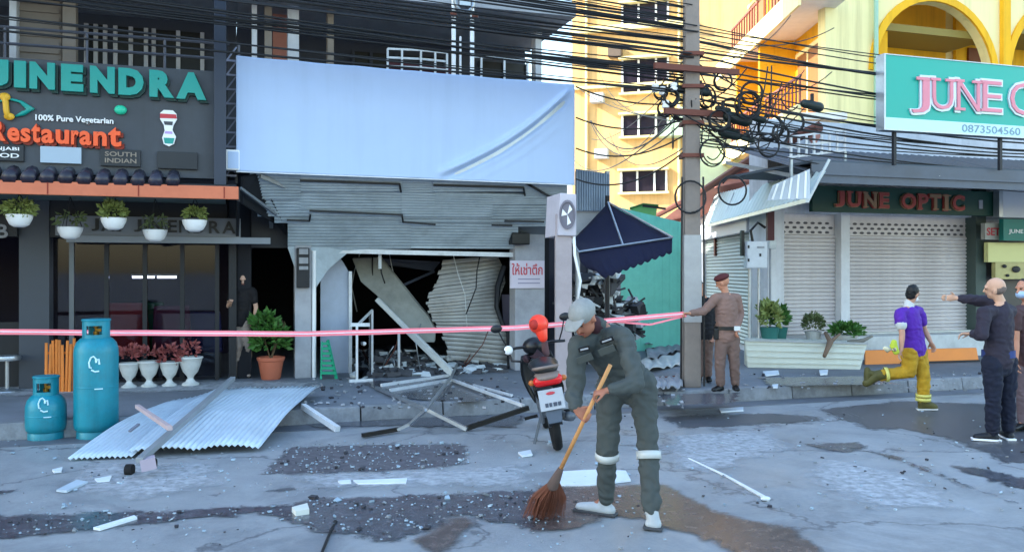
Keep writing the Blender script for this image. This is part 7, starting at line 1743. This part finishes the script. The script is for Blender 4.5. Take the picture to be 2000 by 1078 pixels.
person('balding man in dark shirt and navy trousers pointing at the firefighter', J, skin_m('d', 'c49a82'), darkshirt, jeans, mat('navy shoe', '12151c', .6), 1.0, .95, .01, hair='thin', hairm=mat('grey stubble', '6b5d56', .9, var=.4, scale=60), extra=man, loose=1.05, shoe_sole=white, curl=(.6, .1), palm=(None, (0, -1, -.2)))
# --- man in brown uniform at the frame edge
Yc = 9.75
J = dict(base=G(2012, 836), pelvis=W(2010, 700, Yc), neck=W(2008, 592, Yc), head=W(2000, 565, Yc), face=(-.9, -.3, 0),
         sA=W(1982, 612, Yc - .08), eA=W(1984, 665, Yc - .1), wA=W(1984, 705, Yc - .16), dA=(-.1, -.2, -1),
         sB=W(2034, 612, Yc + .08), eB=W(2042, 660, Yc), wB=W(2036, 700, Yc - .05), dB=(0, -.2, -1),
         hA=W(2000, 708, Yc), kA=W(1998, 770, Yc - .02), aA=Z(W(1998, 825, Yc), .1), tA=Z(W(1980, 834, Yc - .12), .045),
         hB=W(2024, 708, Yc), kB=W(2026, 770, Yc), aB=Z(W(2026, 825, Yc), .1), tB=Z(W(2020, 834, Yc - .15), .045))
person('man in brown uniform and white mask behind the balding man', J, MATS['skin b'], mat('plum brown uniform', '4a3436', .85, var=.25), mat('mauve grey trousers', '5b4f56', .85, var=.2), black, .98, .5, .01, hair='short', hairm=mat('dark brown hair', '1d1412', .6, var=.3), mask=mat('blue mask', '9fb8d8', .7))
# --- person in the dark restaurant door
pu = fu(470, -0.12); b_ = F(pu, -0.12, SW); Yd = b_.y
J = dict(base=b_, pelvis=W(468, 628, Yd), neck=W(474, 560, Yd), head=W(474, 546, Yd), face=(.3, -.9, -.2),
         sA=W(454, 570, Yd), eA=W(446, 598, Yd - .1), wA=W(451, 590, Yd - .3), dA=(.2, -.5, .3),
         sB=W(494, 570, Yd), eB=W(500, 600, Yd), wB=W(498, 628, Yd - .05), dB=(0, -.1, -1),
         hA=W(460, 632, Yd), kA=W(466, 672, Yd - .06), aA=Z(W(462, 712, Yd), SW + .09), tA=Z(W(450, 720, Yd - .14), SW + .04),
         hB=W(480, 632, Yd), kB=W(484, 674, Yd), aB=Z(W(484, 712, Yd + .1), SW + .09), tB=Z(W(486, 720, Yd - .02), SW + .04))
person('onlooker in black shirt standing in the dark restaurant doorway', J, skin_m('e', 'c09a86'), MATS['black uniform'], mat('stone trousers', '8d8078', .85), mat('pale sandal', '9a8d84', .7), .86, .6, .008, hair='short', hairm=MATS['black hair'])
